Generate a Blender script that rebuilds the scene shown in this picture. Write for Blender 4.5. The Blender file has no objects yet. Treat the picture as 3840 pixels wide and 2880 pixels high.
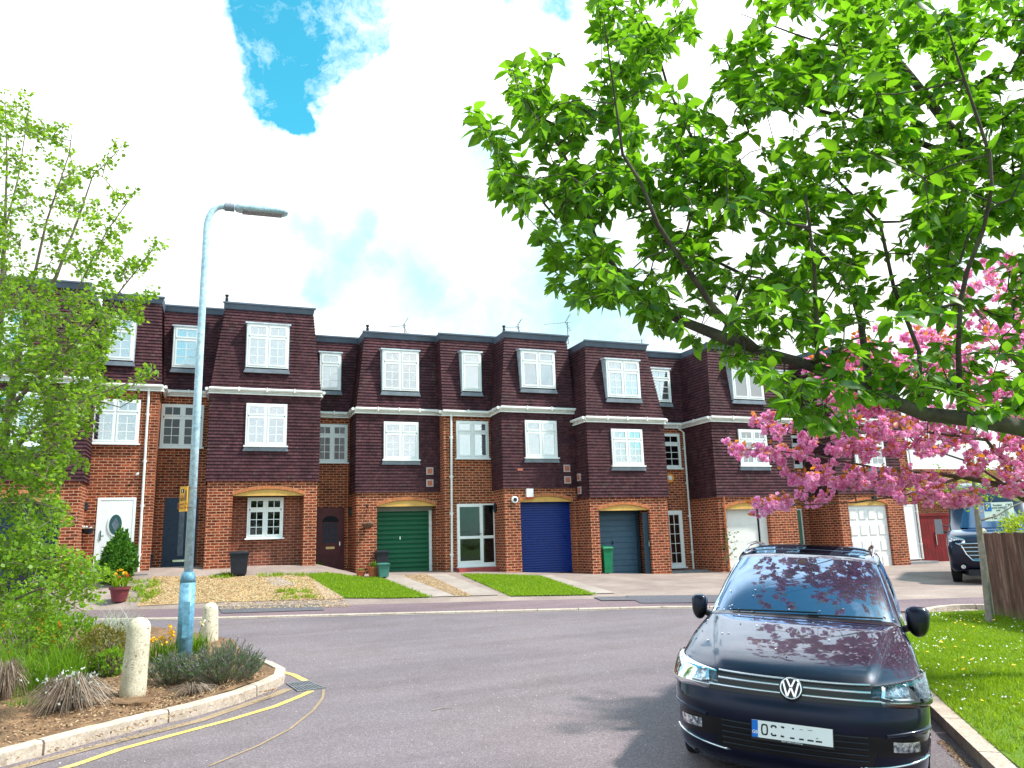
import bpy, math, random
import numpy as np
from mathutils import Vector
C = bpy.context.scene.collection
rnd = random.Random(7)
# ---------------------------------------------------------------- camera
PITCH, ROLL, YAW, FPX = math.radians(11.39), math.radians(-1.75), math.radians(21.43), 2880.0
EYE = np.array([0.0, 0.0, 1.78])
def _axes(p, r, y):
    f = np.array([math.sin(y)*math.cos(p), math.cos(y)*math.cos(p), math.sin(p)])
    rt = np.array([math.cos(y), -math.sin(y), 0.0]); up = np.cross(rt, f)
    return rt*math.cos(r)+up*math.sin(r), -rt*math.sin(r)+up*math.cos(r), f
RT, UP, FW = _axes(PITCH, ROLL, YAW)
from mathutils import Matrix
cam_d = bpy.data.cameras.new('camera'); cam = bpy.data.objects.new('camera', cam_d); C.objects.link(cam)
cam.matrix_world = Matrix(((RT[0], UP[0], -FW[0], EYE[0]), (RT[1], UP[1], -FW[1], EYE[1]), (RT[2], UP[2], -FW[2], EYE[2]), (0, 0, 0, 1)))
cam_d.sensor_width = 36; cam_d.lens = 36*FPX/3840; cam_d.clip_start = 0.05; cam_d.clip_end = 3000
bpy.context.scene.camera = cam
# ---------------------------------------------------------------- sun, exposure
SUN_EL = math.radians(55); SUN_AZ = math.radians(62)      # azimuth from -Y towards +X
sv = np.array([math.sin(SUN_AZ)*math.cos(SUN_EL), -math.cos(SUN_AZ)*math.cos(SUN_EL), math.sin(SUN_EL)])
sd = bpy.data.lights.new('sun', 'SUN'); sd.energy = 4.9; sd.angle = math.radians(4.0); sd.color = (1.0, 0.95, 0.87)
so = bpy.data.objects.new('sun', sd); C.objects.link(so)
so.rotation_euler = Vector(sv).to_track_quat('Z', 'Y').to_euler(); so.location = (20, -20, 40)
sc = bpy.context.scene
sc.view_settings.view_transform = 'Standard'; sc.view_settings.look = 'None'; sc.view_settings.gamma = 1
sc.view_settings.use_curve_mapping = False; sc.view_settings.exposure = 0.45
# ---------------------------------------------------------------- pixel helpers (pixels of the 2212 x 1659 view of the photo)
def ray(x, y): return FW + RT*(x/0.576-1920)/FPX - UP*(y/0.576-1440)/FPX
def onY(x, y, Y): d = ray(x, y); return EYE + d*(Y/d[1])
def onX(x, y, X): d = ray(x, y); return EYE + d*(X/d[0])
def onZ(x, y, Z): d = ray(x, y); return EYE + d*((Z-EYE[2])/d[2])
def onD(x, y, D): return EYE + ray(x, y)*D
def hdist(p): return p[0]*math.sin(YAW)+p[1]*math.cos(YAW)
def onH(x, y, h): d = ray(x, y); return EYE + d*(h/hdist(d))     # same distance along the ground
# ---------------------------------------------------------------- world: Nishita sky with clouds
w = bpy.data.worlds.new('World'); sc.world = w; w.use_nodes = True
nt = w.node_tree; nt.nodes.clear()
class NG:
    """tiny node-graph helper"""
    def __init__(s, nt): s.nt = nt; s.n = nt.nodes; s.l = nt.links
    def new(s, t, **kw):
        nd = s.n.new(t)
        for k, v in kw.items():
            if k.startswith('i_'): nd.inputs[k[2:].replace('_', ' ')].default_value = v
            else: setattr(nd, k, v)
        return nd
    def link(s, a, b): s.l.new(a, b)
    def math(s, op, a, b=None, c=None, clamp=False):
        nd = s.n.new('ShaderNodeMath'); nd.operation = op; nd.use_clamp = clamp
        for i, v in enumerate((a, b, c)):
            if v is None: continue
            if isinstance(v, (int, float)): nd.inputs[i].default_value = v
            else: s.l.new(v, nd.inputs[i])
        return nd.outputs[0]
    def vmath(s, op, a, b=None):
        nd = s.n.new('ShaderNodeVectorMath'); nd.operation = op
        for i, v in enumerate((a, b)):
            if v is None: continue
            if isinstance(v, (tuple, list)): nd.inputs[i].default_value = v
            else: s.l.new(v, nd.inputs[i])
        return nd
    def ramp(s, fac, stops, interp='LINEAR'):
        nd = s.n.new('ShaderNodeValToRGB'); cr = nd.color_ramp; cr.interpolation = interp
        while len(cr.elements) < len(stops): cr.elements.new(0.5)
        for e, (p, c) in zip(cr.elements, stops):
            e.position = p; e.color = (c, c, c, 1) if isinstance(c, (int, float)) else (c[0], c[1], c[2], 1)
        s.l.new(fac, nd.inputs[0]); return nd.outputs[0]
    def noise(s, vec, scale, detail=4, rough=0.55, dist=0.0):
        nd = s.new('ShaderNodeTexNoise'); nd.inputs['Scale'].default_value = scale; nd.inputs['Detail'].default_value = detail
        nd.inputs['Roughness'].default_value = rough; nd.inputs['Distortion'].default_value = dist
        if vec is not None: s.l.new(vec, nd.inputs['Vector'])
        return nd.outputs[0]
    def mix(s, fac, a, b, mode='MIX'):
        nd = s.n.new('ShaderNodeMix'); nd.data_type = 'RGBA'; nd.blend_type = mode
        for v, i in ((fac, 0), (a, 6), (b, 7)):
            if isinstance(v, (int, float)): nd.inputs[i].default_value = v
            elif isinstance(v, (tuple, list)): nd.inputs[i].default_value = (v[0], v[1], v[2], 1)
            else: s.l.new(v, nd.inputs[i])
        return nd.outputs[2]
g_ = NG(nt)
out = g_.new('ShaderNodeOutputWorld'); bg = g_.new('ShaderNodeBackground'); g_.link(bg.outputs[0], out.inputs[0])
sky = g_.new('ShaderNodeTexSky'); sky.sky_type = 'NISHITA'; sky.sun_disc = False
sky.sun_elevation = SUN_EL; sky.sun_rotation = math.pi - SUN_AZ; sky.altitude = 50; sky.dust_density = 0.6; sky.ozone_density = 1.5
tc = g_.new('ShaderNodeTexCoord'); dirv = tc.outputs['Generated']
wn = g_.new('ShaderNodeTexNoise'); wn.inputs['Scale'].default_value = 5.0; wn.inputs['Detail'].default_value = 6; wn.inputs['Roughness'].default_value = 0.62
g_.link(dirv, wn.inputs['Vector'])
off = g_.vmath('SCALE', g_.vmath('SUBTRACT', wn.outputs['Color'], (0.5, 0.5, 0.5)).outputs[0]); off.inputs['Scale'].default_value = 0.17
wd = g_.vmath('ADD', dirv, off.outputs[0]).outputs[0]
def blob(px, py, rpx, soft=0.8):
    c = ray(px, py); c = c/np.linalg.norm(c)
    dist = g_.vmath('DISTANCE', wd, tuple(c)).outputs['Value']; r = rpx/1670.0
    nd = g_.new('ShaderNodeMapRange', interpolation_type='SMOOTHSTEP')
    g_.link(dist, nd.inputs[0]); nd.inputs[1].default_value = r*(1+soft); nd.inputs[2].default_value = r*(1-soft)
    nd.inputs[3].default_value = 0; nd.inputs[4].default_value = 1; return nd.outputs[0]
gaps = [(600, -60, 120), (700, -60, 120), (640, 40, 115), (730, 30, 90), (620, 120, 80), (700, 110, 85), (620, 190, 60), (680, 200, 66), (655, 260, 48), (690, 295, 34), (1180, -10, 60), (1080, -30, 50)]
acc = None
for b_ in gaps:
    b_ = (b_[0], b_[1], b_[2]*0.9)
    v = blob(*b_)
    acc = v if acc is None else g_.math('ADD', acc, v)
thin = None
for b_ in [(690, 505, 50), (820, 515, 45), (690, 600, 45), (835, 605, 40), (770, 560, 55), (1150, 660, 190), (1330, 700, 130), (960, 640, 110), (1000, 560, 90), (1040, 330, 90)]:
    v = blob(b_[0], b_[1], b_[2], 0.75)
    thin = v if thin is None else g_.math('MAXIMUM', thin, v)
# cloud cover elsewhere in the dome
n1 = g_.noise(wd, 2.1, 7, 0.6); sep = g_.new('ShaderNodeSeparateXYZ'); g_.link(dirv, sep.inputs[0])
upf = g_.ramp(sep.outputs['Z'], [(0.0, 0.0), (0.30, 0.02), (0.62, 0.10), (0.75, 0.16), (1.0, 0.17)])
cov = g_.ramp(g_.math('SUBTRACT', n1, upf), [(0.36, 0.0), (0.47, 0.85), (0.6, 1.0)])
front = g_.new('ShaderNodeMapRange', interpolation_type='SMOOTHSTEP')
fc = ray(1106, 500); fc = fc/np.linalg.norm(fc)
g_.link(g_.vmath('DISTANCE', dirv, tuple(fc)).outputs['Value'], front.inputs[0])
front.inputs[1].default_value = 0.80; front.inputs[2].default_value = 0.60; front.inputs[3].default_value = 0; front.inputs[4].default_value = 1
cfront = g_.math('SUBTRACT', 1.0, g_.ramp(acc, [(0.05, 0.0), (0.45, 0.35), (1.0, 1.0)]), clamp=True)
cfront = g_.math('ADD', cfront, g_.ramp(g_.noise(wd, 9.0, 8, 0.68), [(0.46, 0.0), (0.68, 0.55)]), clamp=True)
cover = g_.math('ADD', g_.math('MULTIPLY', cov, g_.math('SUBTRACT', 1.0, front.outputs[0])), g_.math('MULTIPLY', cfront, front.outputs[0]), clamp=True)
bl = g_.mix(1.0, sky.outputs[0], (0.62, 2.75, 2.35), 'MULTIPLY')
cloudn = g_.noise(wd, 6.0, 6, 0.6)
ccol = g_.ramp(cloudn, [(0.3, (7.4, 8.8, 9.2)), (0.5, (11.2, 11.6, 11.6)), (0.62, (13.0, 13.0, 12.8))])
thinf = g_.math('MULTIPLY', g_.math('MULTIPLY', thin, front.outputs[0]), g_.ramp(cloudn, [(0.3, 1.0), (0.62, 0.45)]))
hib = g_.new('ShaderNodeVectorMath', operation='SCALE'); g_.link(ccol, hib.inputs[0]); g_.link(g_.ramp(sep.outputs['Z'], [(0.35, 1.0), (0.75, 2.0)]), hib.inputs['Scale'])
ccol2 = g_.mix(thinf, hib.outputs[0], (4.9, 8.6, 9.2))
g_.link(g_.mix(cover, bl, ccol2), bg.inputs[0]); bg.inputs[1].default_value = 0.092
# ---------------------------------------------------------------- mesh helpers
def tag(o, label=None, cat=None, group=None, kind=None):
    if label: o['label'] = label
    if cat: o['category'] = cat
    if group: o['group'] = group
    if kind: o['kind'] = kind
    return o
def empty(name, loc, label, cat, group=None):
    o = bpy.data.objects.new(name, None); C.objects.link(o); o.location = tuple(float(v) for v in loc); o.empty_display_size = 0.2
    bpy.context.view_layer.update(); return tag(o, label, cat, group)
class MB:
    def __init__(s): s.v = []; s.f = []
    def face(s, pts):
        i = len(s.v); s.v += [tuple(float(c) for c in p) for p in pts]; s.f.append(tuple(range(i, i+len(pts)))); return s
    def box(s, x0, x1, y0, y1, z0, z1):
        i = len(s.v); s.v += [(x, y, z) for z in (z0, z1) for y in (y0, y1) for x in (x0, x1)]
        s.f += [tuple(i+k for k in q) for q in ((0, 2, 3, 1), (4, 5, 7, 6), (0, 1, 5, 4), (2, 6, 7, 3), (0, 4, 6, 2), (1, 3, 7, 5))]; return s
    def hexa(s, p):   # 8 points: bottom ring 4, top ring 4
        i = len(s.v); s.v += [tuple(float(c) for c in q) for q in p]
        s.f += [tuple(i+k for k in q) for q in ((3, 2, 1, 0), (4, 5, 6, 7), (0, 1, 5, 4), (1, 2, 6, 5), (2, 3, 7, 6), (3, 0, 4, 7))]; return s
    def tube(s, pts, rad, n=8, caps=True):
        pts = [np.array(p, float) for p in pts]; rad = [rad]*len(pts) if isinstance(rad, (int, float)) else rad
        i0 = len(s.v); u = None
        for k, p in enumerate(pts):
            t = pts[min(k+1, len(pts)-1)]-pts[max(k-1, 0)]; t = t/(np.linalg.norm(t)+1e-9)
            if u is None: u = np.cross(t, (0, 0, 1.0) if abs(t[2]) < .9 else (1.0, 0, 0))
            u = u-t*np.dot(u, t); u = u/(np.linalg.norm(u)+1e-9); w_ = np.cross(t, u)
            for j in range(n):
                a = 2*math.pi*j/n; s.v.append(tuple(p+rad[k]*(u*math.cos(a)+w_*math.sin(a))))
        for k in range(len(pts)-1):
            for j in range(n):
                a = i0+k*n+j; b = i0+k*n+(j+1) % n; s.f.append((a, b, b+n, a+n))
        if caps: s.f.append(tuple(i0+j for j in range(n))[::-1]); s.f.append(tuple(i0+(len(pts)-1)*n+j for j in range(n)))
        return s
    def lathe(s, c, prof, n=24, axis=None):
        """prof: list of (r, h) along +Z from c"""
        i0 = len(s.v); c = np.array(c, float)
        ax = np.array(axis if axis is not None else (0, 0, 1.0), float); ax /= np.linalg.norm(ax)
        u = np.cross(ax, (0, 1.0, 0) if abs(ax[1]) < .9 else (1.0, 0, 0)); u /= np.linalg.norm(u); w_ = np.cross(ax, u)
        for r, h in prof:
            for j in range(n):
                a = 2*math.pi*j/n; s.v.append(tuple(c+ax*h+r*(u*math.cos(a)+w_*math.sin(a))))
        for k in range(len(prof)-1):
            for j in range(n):
                a = i0+k*n+j; b = i0+k*n+(j+1) % n; s.f.append((a, b, b+n, a+n))
        s.f.append(tuple(i0+j for j in range(n))[::-1]); s.f.append(tuple(i0+(len(prof)-1)*n+j for j in range(n)))
        return s
    def prism(s, poly, d):
        """poly: list of 3-D points, extruded by vector d"""
        i = len(s.v); n = len(poly); d = np.array(d, float)
        s.v += [tuple(np.array(p, float)) for p in poly]+[tuple(np.array(p, float)+d) for p in poly]
        s.f.append(tuple(range(i, i+n))[::-1]); s.f.append(tuple(range(i+n, i+2*n)))
        for k in range(n): a = i+k; b = i+(k+1) % n; s.f.append((a, b, b+n, a+n))
        return s
    def build(s, name, mat, parent=None, smooth=False, label=None):
        me = bpy.data.meshes.new(name); me.from_pydata(s.v, [], s.f); me.validate(); me.update()
        return link_mesh(name, me, mat, parent, smooth, label)
def link_mesh(name, me, mat, parent=None, smooth=False, label=None):
    if isinstance(mat, (list, tuple)):
        for m in mat: me.materials.append(m)
    elif mat: me.materials.append(mat)
    if smooth: me.polygons.foreach_set('use_smooth', [True]*len(me.polygons))
    o = bpy.data.objects.new(name, me); C.objects.link(o)
    if parent is not None:
        o.parent = parent; l = Vector((0, 0, 0)); q_ = parent
        while q_ is not None: l = l+q_.location; q_ = q_.parent
        if any(abs(v) > 1e-6 for v in l):
            me.transform(Matrix.Translation(-l))
    if label: o['label'] = label
    return o
def np_mesh(name, V, F, mat, parent=None, smooth=False, matidx=None):
    """V (n,3), F (m,k) arrays"""
    me = bpy.data.meshes.new(name); m, k = F.shape
    me.vertices.add(len(V)); me.vertices.foreach_set('co', V.astype(np.float32).ravel())
    me.loops.add(m*k); me.loops.foreach_set('vertex_index', F.astype(np.int32).ravel())
    me.polygons.add(m); me.polygons.foreach_set('loop_start', np.arange(0, m*k, k, dtype=np.int32))
    try: me.polygons.foreach_set('loop_total', np.full(m, k, dtype=np.int32))
    except Exception: pass
    if matidx is not None: me.polygons.foreach_set('material_index', matidx.astype(np.int32))
    me.update(calc_edges=True)
    return link_mesh(name, me, mat, parent, smooth)
# ---------------------------------------------------------------- material helpers
def newmat(name):
    m = bpy.data.materials.new(name); m.use_nodes = True; m.node_tree.nodes.clear(); return m, NG(m.node_tree)
def principled(g, col, rough=0.6, metal=0.0, spec=0.5, bump=None, bstr=0.3, coat=0.0, bdist=0.01):
    o = g.new('ShaderNodeOutputMaterial'); p = g.new('ShaderNodeBsdfPrincipled')
    if isinstance(col, (tuple, list)): p.inputs['Base Color'].default_value = (col[0], col[1], col[2], 1)
    else: g.link(col, p.inputs['Base Color'])
    if isinstance(rough, (int, float)): p.inputs['Roughness'].default_value = rough
    else: g.link(rough, p.inputs['Roughness'])
    p.inputs['Metallic'].default_value = metal; p.inputs['Specular IOR Level'].default_value = spec
    if coat: p.inputs['Coat Weight'].default_value = coat; p.inputs['Coat Roughness'].default_value = 0.03
    if bump is not None:
        b = g.new('ShaderNodeBump'); b.inputs['Strength'].default_value = bstr; b.inputs['Distance'].default_value = bdist
        g.link(bump, b.inputs['Height']); g.link(b.outputs[0], p.inputs['Normal'])
    g.link(p.outputs[0], o.inputs[0]); return p
def simple(name, col, rough=0.5, metal=0.0, spec=0.28, var=0.12, scale=6.0, coat=0.0):
    """a plain surface with slight wear and tone variation"""
    m, g = newmat(name); pos = g.new('ShaderNodeNewGeometry').outputs['Position']
    n = g.noise(pos, scale, 5, 0.6)
    lo = tuple(c*(1-var) for c in col); hi = tuple(min(1, c*(1+var)) for c in col)
    c = g.ramp(n, [(0.3, lo), (0.7, hi)])
    r = g.math('ADD', g.math('MULTIPLY', n, 0.2), rough-0.1)
    principled(g, c, r, metal, spec, coat=coat); return m
M = {}
def brick_mat(name, c1, c2, mortar, dark=0.35):
    m, g = newmat(name); pos = g.new('ShaderNodeNewGeometry').outputs['Position']
    sp = g.new('ShaderNodeSeparateXYZ'); g.link(pos, sp.inputs[0])
    cb = g.new('ShaderNodeCombineXYZ'); g.link(g.math('ADD', sp.outputs[0], sp.outputs[1]), cb.inputs[0]); g.link(sp.outputs[2], cb.inputs[1])
    bt = g.new('ShaderNodeTexBrick'); g.link(cb.outputs[0], bt.inputs['Vector'])
    bt.inputs['Scale'].default_value = 1; bt.inputs['Brick Width'].default_value = 0.235; bt.inputs['Row Height'].default_value = 0.084
    bt.inputs['Mortar Size'].default_value = 0.009; bt.inputs['Mortar Smooth'].default_value = 0.1; bt.inputs['Bias'].default_value = 0.0
    bt.inputs['Color1'].default_value = (*c1, 1); bt.inputs['Color2'].default_value = (*c2, 1); bt.inputs['Mortar'].default_value = (*mortar, 1)
    # each brick gets its own dark streak
    sc_ = g.new('ShaderNodeVectorMath', operation='MULTIPLY'); g.link(cb.outputs[0], sc_.inputs[0]); sc_.inputs[1].default_value = (4.25, 11.9, 1)
    n = g.noise(sc_.outputs[0], 1.3, 3, 0.7)
    streak = g.ramp(n, [(0.40, 1.0), (0.62, dark)])
    big = g.ramp(g.noise(pos, 0.6, 4, 0.6), [(0.3, 0.78), (0.7, 1.15)])
    col = g.mix(1.0, g.mix(g.math('SUBTRACT', 1.0, bt.outputs['Fac']), (1, 1, 1), streak, 'MIX'), bt.outputs['Color'], 'MULTIPLY')
    col = g.mix(1.0, col, big, 'MULTIPLY')
    mp = g.new('ShaderNodeMapping'); g.link(pos, mp.inputs[0]); mp.inputs['Scale'].default_value = (2.6, 2.6, .35)
    col = g.mix(1.0, col, g.ramp(g.noise(mp.outputs[0], 1.0, 5, .7), [(.35, 1.08), (.55, .95), (.72, .62)]), 'MULTIPLY')
    low = g.ramp(g.math('ADD', sp.outputs[2], g.math('MULTIPLY', g.noise(pos, 2.2, 4), .5)), [(.9, .55), (1.35, 1.0)]) if False else None
    principled(g, col, 0.85, spec=0.15, bump=g.math('MULTIPLY', bt.outputs['Fac'], -1.0), bstr=0.5, bdist=0.008); return m
def tile_mat(name, c1, c2, gap):
    m, g = newmat(name); pos = g.new('ShaderNodeNewGeometry').outputs['Position']
    sp = g.new('ShaderNodeSeparateXYZ'); g.link(pos, sp.inputs[0])
    cb = g.new('ShaderNodeCombineXYZ'); g.link(g.math('ADD', sp.outputs[0], sp.outputs[1]), cb.inputs[0]); g.link(sp.outputs[2], cb.inputs[1])
    bt = g.new('ShaderNodeTexBrick'); g.link(cb.outputs[0], bt.inputs['Vector'])
    bt.inputs['Scale'].default_value = 1; bt.inputs['Brick Width'].default_value = 0.17; bt.inputs['Row Height'].default_value = 0.104
    bt.inputs['Mortar Size'].default_value = 0.005; bt.inputs['Mortar Smooth'].default_value = 0.3
    bt.inputs['Color1'].default_value = (*c1, 1); bt.inputs['Color2'].default_value = (*c2, 1); bt.inputs['Mortar'].default_value = (*gap, 1)
    n = g.ramp(g.noise(pos, 9.0, 5, 0.7), [(0.3, 0.7), (0.72, 1.35)])
    col = g.mix(1.0, bt.outputs['Color'], n, 'MULTIPLY')
    mp = g.new('ShaderNodeMapping'); g.link(pos, mp.inputs[0]); mp.inputs['Scale'].default_value = (3.2, 3.2, .5)
    col = g.mix(1.0, col, g.ramp(g.noise(mp.outputs[0], 1.0, 5, .7), [(.3, 1.15), (.5, 1.0), (.72, .62)]), 'MULTIPLY')
    # lime bloom and moss patches
    bloom = g.ramp(g.noise(pos, 3.2, 7, 0.75), [(0.58, 0.0), (0.74, 0.55)])
    col = g.mix(bloom, col, (0.16, 0.15, 0.12))
    principled(g, col, 0.75, spec=0.15); return m
M['brick'] = brick_mat('brick', (0.44, 0.092, 0.042), (0.22, 0.042, 0.026), (0.58, 0.33, 0.20), 0.25)
M['arch_brick'] = simple('arch_brick', (0.50, 0.16, 0.06), 0.85, var=0.4, scale=14)
M['mortar'] = simple('mortar', (0.50, 0.36, 0.24), 0.9)
M['tile'] = tile_mat('clay_tile', (0.098, 0.036, 0.044), (0.056, 0.022, 0.030), (0.011, 0.007, 0.008))
M['upvc'] = simple('white_upvc', (0.82, 0.83, 0.84), 0.3, var=0.04)
M['gutter'] = simple('white_gutter', (0.80, 0.79, 0.77), 0.35, var=0.1)
M['lead'] = simple('lead_flashing', (0.20, 0.225, 0.27), 0.5, var=0.25, scale=3)
M['fascia'] = simple('roof_fascia', (0.10, 0.125, 0.175), 0.55, var=0.2, scale=2)
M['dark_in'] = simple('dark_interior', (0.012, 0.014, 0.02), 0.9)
M['curtain'] = simple('curtain_white', (0.70, 0.74, 0.76), 0.8, var=0.15)
M['yellow'] = simple('yellow_panel', (0.62, 0.36, 0.10), 0.6, var=0.12)
M['concrete'] = simple('concrete', (0.33, 0.28, 0.25), 0.9, var=0.25, scale=2.5)
def glass_mat(name, tint=(0.02, 0.03, 0.04), clear=0.93, refl=0.30):
    m, g = newmat(name); o = g.new('ShaderNodeOutputMaterial')
    gl = g.new('ShaderNodeBsdfGlossy'); gl.inputs['Roughness'].default_value = 0.015; gl.inputs['Color'].default_value = (0.95, 0.98, 1, 1)
    tr = g.new('ShaderNodeBsdfTransparent'); tr.inputs['Color'].default_value = (clear, clear*1.02, clear*1.04, 1)
    fr = g.new('ShaderNodeFresnel'); fr.inputs['IOR'].default_value = 1.7
    mx = g.new('ShaderNodeMixShader'); g.link(g.math('ADD', g.math('MULTIPLY', fr.outputs[0], 1.1), refl, clamp=True), mx.inputs[0])
    pos = g.new('ShaderNodeNewGeometry').outputs['Position']; b = g.new('ShaderNodeBump'); b.inputs['Strength'].default_value = 0.05
    g.link(g.noise(pos, 1.6, 2), b.inputs['Height']); g.link(b.outputs[0], gl.inputs['Normal'])
    g.link(tr.outputs[0], mx.inputs[1]); g.link(gl.outputs[0], mx.inputs[2]); g.link(mx.outputs[0], o.inputs[0]); return m
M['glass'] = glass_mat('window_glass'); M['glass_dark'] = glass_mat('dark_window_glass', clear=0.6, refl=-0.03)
# ================================================================ GROUND
def lerp(a, b, t): return a+(b-a)*t
def pw(x, tab):
    if x <= tab[0][0]: return tab[0][1]
    for (a, b), (c, d) in zip(tab, tab[1:]):
        if x <= c: return b+(d-b)*(x-a)/(c-a)
    return tab[-1][1]
FXY = np.array([math.sin(YAW), math.cos(YAW)])
def rz(X, Y):                                    # road height: rises gently away from the camera
    return 0.02*min(max(X*FXY[0]+Y*FXY[1]-5.0, 0.0), 13.0)
def march(px, py, fn, dz=0.0):
    d = ray(px, py); f = lambda t: (EYE+d*t)[2]-fn(*(EYE+d*t)[:2])-dz
    t = 3.0
    while t < 60 and f(t) > 0: t += 0.1
    lo, hi = t-0.1, t
    for _ in range(24):
        m = (lo+hi)/2
        if f(m) > 0: lo = m
        else: hi = m
    return EYE+d*hi
def onR(px, py, dz=0.0): return march(px, py, rz, dz)
KP = [onR(-350, 1350), onR(480, 1337), onR(760, 1330), onR(1480, 1313), onR(1760, 1316), onR(1960, 1326)]
KT = [(p[0], p[1]) for p in KP]; KT = [(-40, KT[0][1]+(KT[0][0]+40)*0.45)]+KT+[(KT[-1][0]+8, KT[-1][1]-3.2), (60, KT[-1][1]-14)]
def Yk(X): return pw(X, KT)
HB = [(-12, 1.30), (-1, 1.22), (3.2, 1.15), (4.4, 0.84), (8, 0.78), (11, 0.62), (14.4, 0.47), (16, 0.48), (24, 0.42), (32, 0.35)]
HY = [(-12, 26.0), (3.2, 25.0), (5, 25.07), (7.2, 24.5), (8.8, 23.5), (11.5, 22.6), (16, 22.2), (21, 21.5), (40, 21.5)]
PW = 1.75                                        # pavement width
def gz(X, Y):
    yk = Yk(X); yp = yk+PW*1.1; zk = rz(X, yk)+0.035; zp = zk+0.06
    if Y <= yp: return lerp(zk, zp, (Y-yk)/(yp-yk))
    t = min((Y-yp)/(pw(X, HY)-yp), 1.03); return lerp(zp, pw(X, HB), t)
def onG(px, py, dz=0.0): return march(px, py, gz, dz)
def grid_sheet(name, P, fn, nx, ny, mat, dz, parent=None):
    """P: four XY corners (a, b, c, d) -> bilinear grid draped on fn"""
    a, b, c, d = [np.array(p[:2], float) for p in P]; V = []; F = []
    for j in range(ny+1):
        for i in range(nx+1):
            u, v = i/nx, j/ny; q = lerp(lerp(a, b, u), lerp(d, c, u), v); V.append((q[0], q[1], fn(q[0], q[1])+dz))
    for j in range(ny):
        for i in range(nx): k = j*(nx+1)+i; F.append((k, k+1, k+nx+2, k+nx+1))
    return np_mesh(name, np.array(V), np.array(F), mat, parent, True)
def ground_mat(name, stops, scale=1.2, speck=None, rough=0.9, bump=0.3, fine=60.0, spots=None):
    m, g = newmat(name); pos = g.new('ShaderNodeNewGeometry').outputs['Position']
    c = g.ramp(g.noise(pos, scale, 7, 0.65), stops)
    f = g.noise(pos, fine, 3, 0.7)
    c = g.mix(1.0, c, g.ramp(f, [(0.3, 0.7), (0.7, 1.3)]), 'MULTIPLY')
    if speck:
        v = g.new('ShaderNodeTexVoronoi'); v.inputs['Scale'].default_value = speck[1]; g.link(pos, v.inputs['Vector'])
        c = g.mix(g.ramp(v.outputs['Distance'], [(0.10, 1.0), (0.2, 0.0)]), c, speck[0])
    if spots:
        for col, sc_, lo, hi, amt in spots:
            c = g.mix(g.ramp(g.noise(pos, sc_, 5, 0.6), [(lo, 0.0), (hi, amt)]), c, col)
    principled(g, c, rough, spec=0.3, bump=f, bstr=bump, bdist=0.01); return m
def asphalt(name, base, warm):
    m, g = newmat(name); pos = g.new('ShaderNodeNewGeometry').outputs['Position']
    c = g.ramp(g.noise(pos, 0.45, 6, 0.6), [(0.3, base), (0.7, warm)])
    vv = g.new('ShaderNodeTexVoronoi'); vv.inputs['Scale'].default_value = 120; g.link(pos, vv.inputs['Vector'])
    s2 = g.new('ShaderNodeSeparateColor'); g.link(vv.outputs['Color'], s2.inputs[0])
    c = g.mix(1.0, c, g.ramp(s2.outputs[0], [(0.0, 0.68), (0.55, 0.97), (0.85, 1.22), (1.0, 1.8)]), 'MULTIPLY')
    mp = g.new('ShaderNodeMapping'); g.link(pos, mp.inputs[0]); mp.inputs['Rotation'].default_value = (0, 0, math.radians(25)); mp.inputs['Scale'].default_value = (.12, 1.1, 1)
    c = g.mix(1.0, c, g.ramp(g.noise(mp.outputs[0], 1.0, 4, .6), [(.35, .88), (.55, 1.04), (.7, .94)]), 'MULTIPLY')
    v3 = g.new('ShaderNodeTexVoronoi'); v3.inputs['Scale'].default_value = 11; g.link(pos, v3.inputs['Vector'])
    c = g.mix(g.ramp(v3.outputs['Distance'], [(0.035, 0.8), (0.06, 0.0)]), c, (0.42, 0.36, 0.36))      # petals and grit
    st = g.ramp(g.noise(pos, 0.9, 7, 0.72), [(0.35, 1.10), (0.5, 1.0), (0.72, 0.74)])
    c = g.mix(1.0, c, st, 'MULTIPLY')
    ck = g.new('ShaderNodeTexVoronoi', feature='DISTANCE_TO_EDGE'); ck.inputs['Scale'].default_value = 0.35
    wv = g.vmath('ADD', pos, g.vmath('SCALE', pos).outputs[0]).outputs[0]
    g.link(pos, ck.inputs['Vector'])
    principled(g, c, 0.85, spec=0.35, bump=s2.outputs[1], bstr=0.5, bdist=0.006); return m
M['road'] = asphalt('asphalt_road', (0.158, 0.128, 0.146), (0.205, 0.162, 0.172))
M['pavement'] = asphalt('pavement_tarmac', (0.155, 0.105, 0.125), (0.23, 0.155, 0.165))
M['patch'] = asphalt('dark_tarmac', (0.10, 0.095, 0.115), (0.135, 0.12, 0.135))
M['kerb'] = ground_mat('kerb_stone', [(0.3, (0.42, 0.33, 0.27)), (0.7, (0.60, 0.49, 0.41))], 3, fine=40, spots=[((0.25, 0.18, 0.13), 7, 0.55, 0.75, 0.6)])
M['drive'] = ground_mat('drive_concrete', [(0.3, (0.21, 0.155, 0.14)), (0.5, (0.29, 0.215, 0.19)), (0.7, (0.37, 0.285, 0.25))], 0.8, fine=50, spots=[((0.22, 0.18, 0.14), 1.3, 0.55, 0.8, 0.6)])
M['slab'] = ground_mat('paving_slab', [(0.3, (0.29, 0.225, 0.20)), (0.7, (0.42, 0.34, 0.30))], 1.5, fine=40, spots=[((0.25, 0.22, 0.2), 2.5, 0.55, 0.8, 0.5)])
M['gravel'] = ground_mat('golden_gravel', [(0.3, (0.32, 0.19, 0.09)), (0.55, (0.46, 0.29, 0.14)), (0.75, (0.34, 0.24, 0.12))], 2, speck=((0.85, 0.65, 0.42), 28), fine=45, bump=0.8, spots=[((0.26, 0.34, 0.05), 0.9, 0.6, 0.72, 0.75)])
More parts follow.
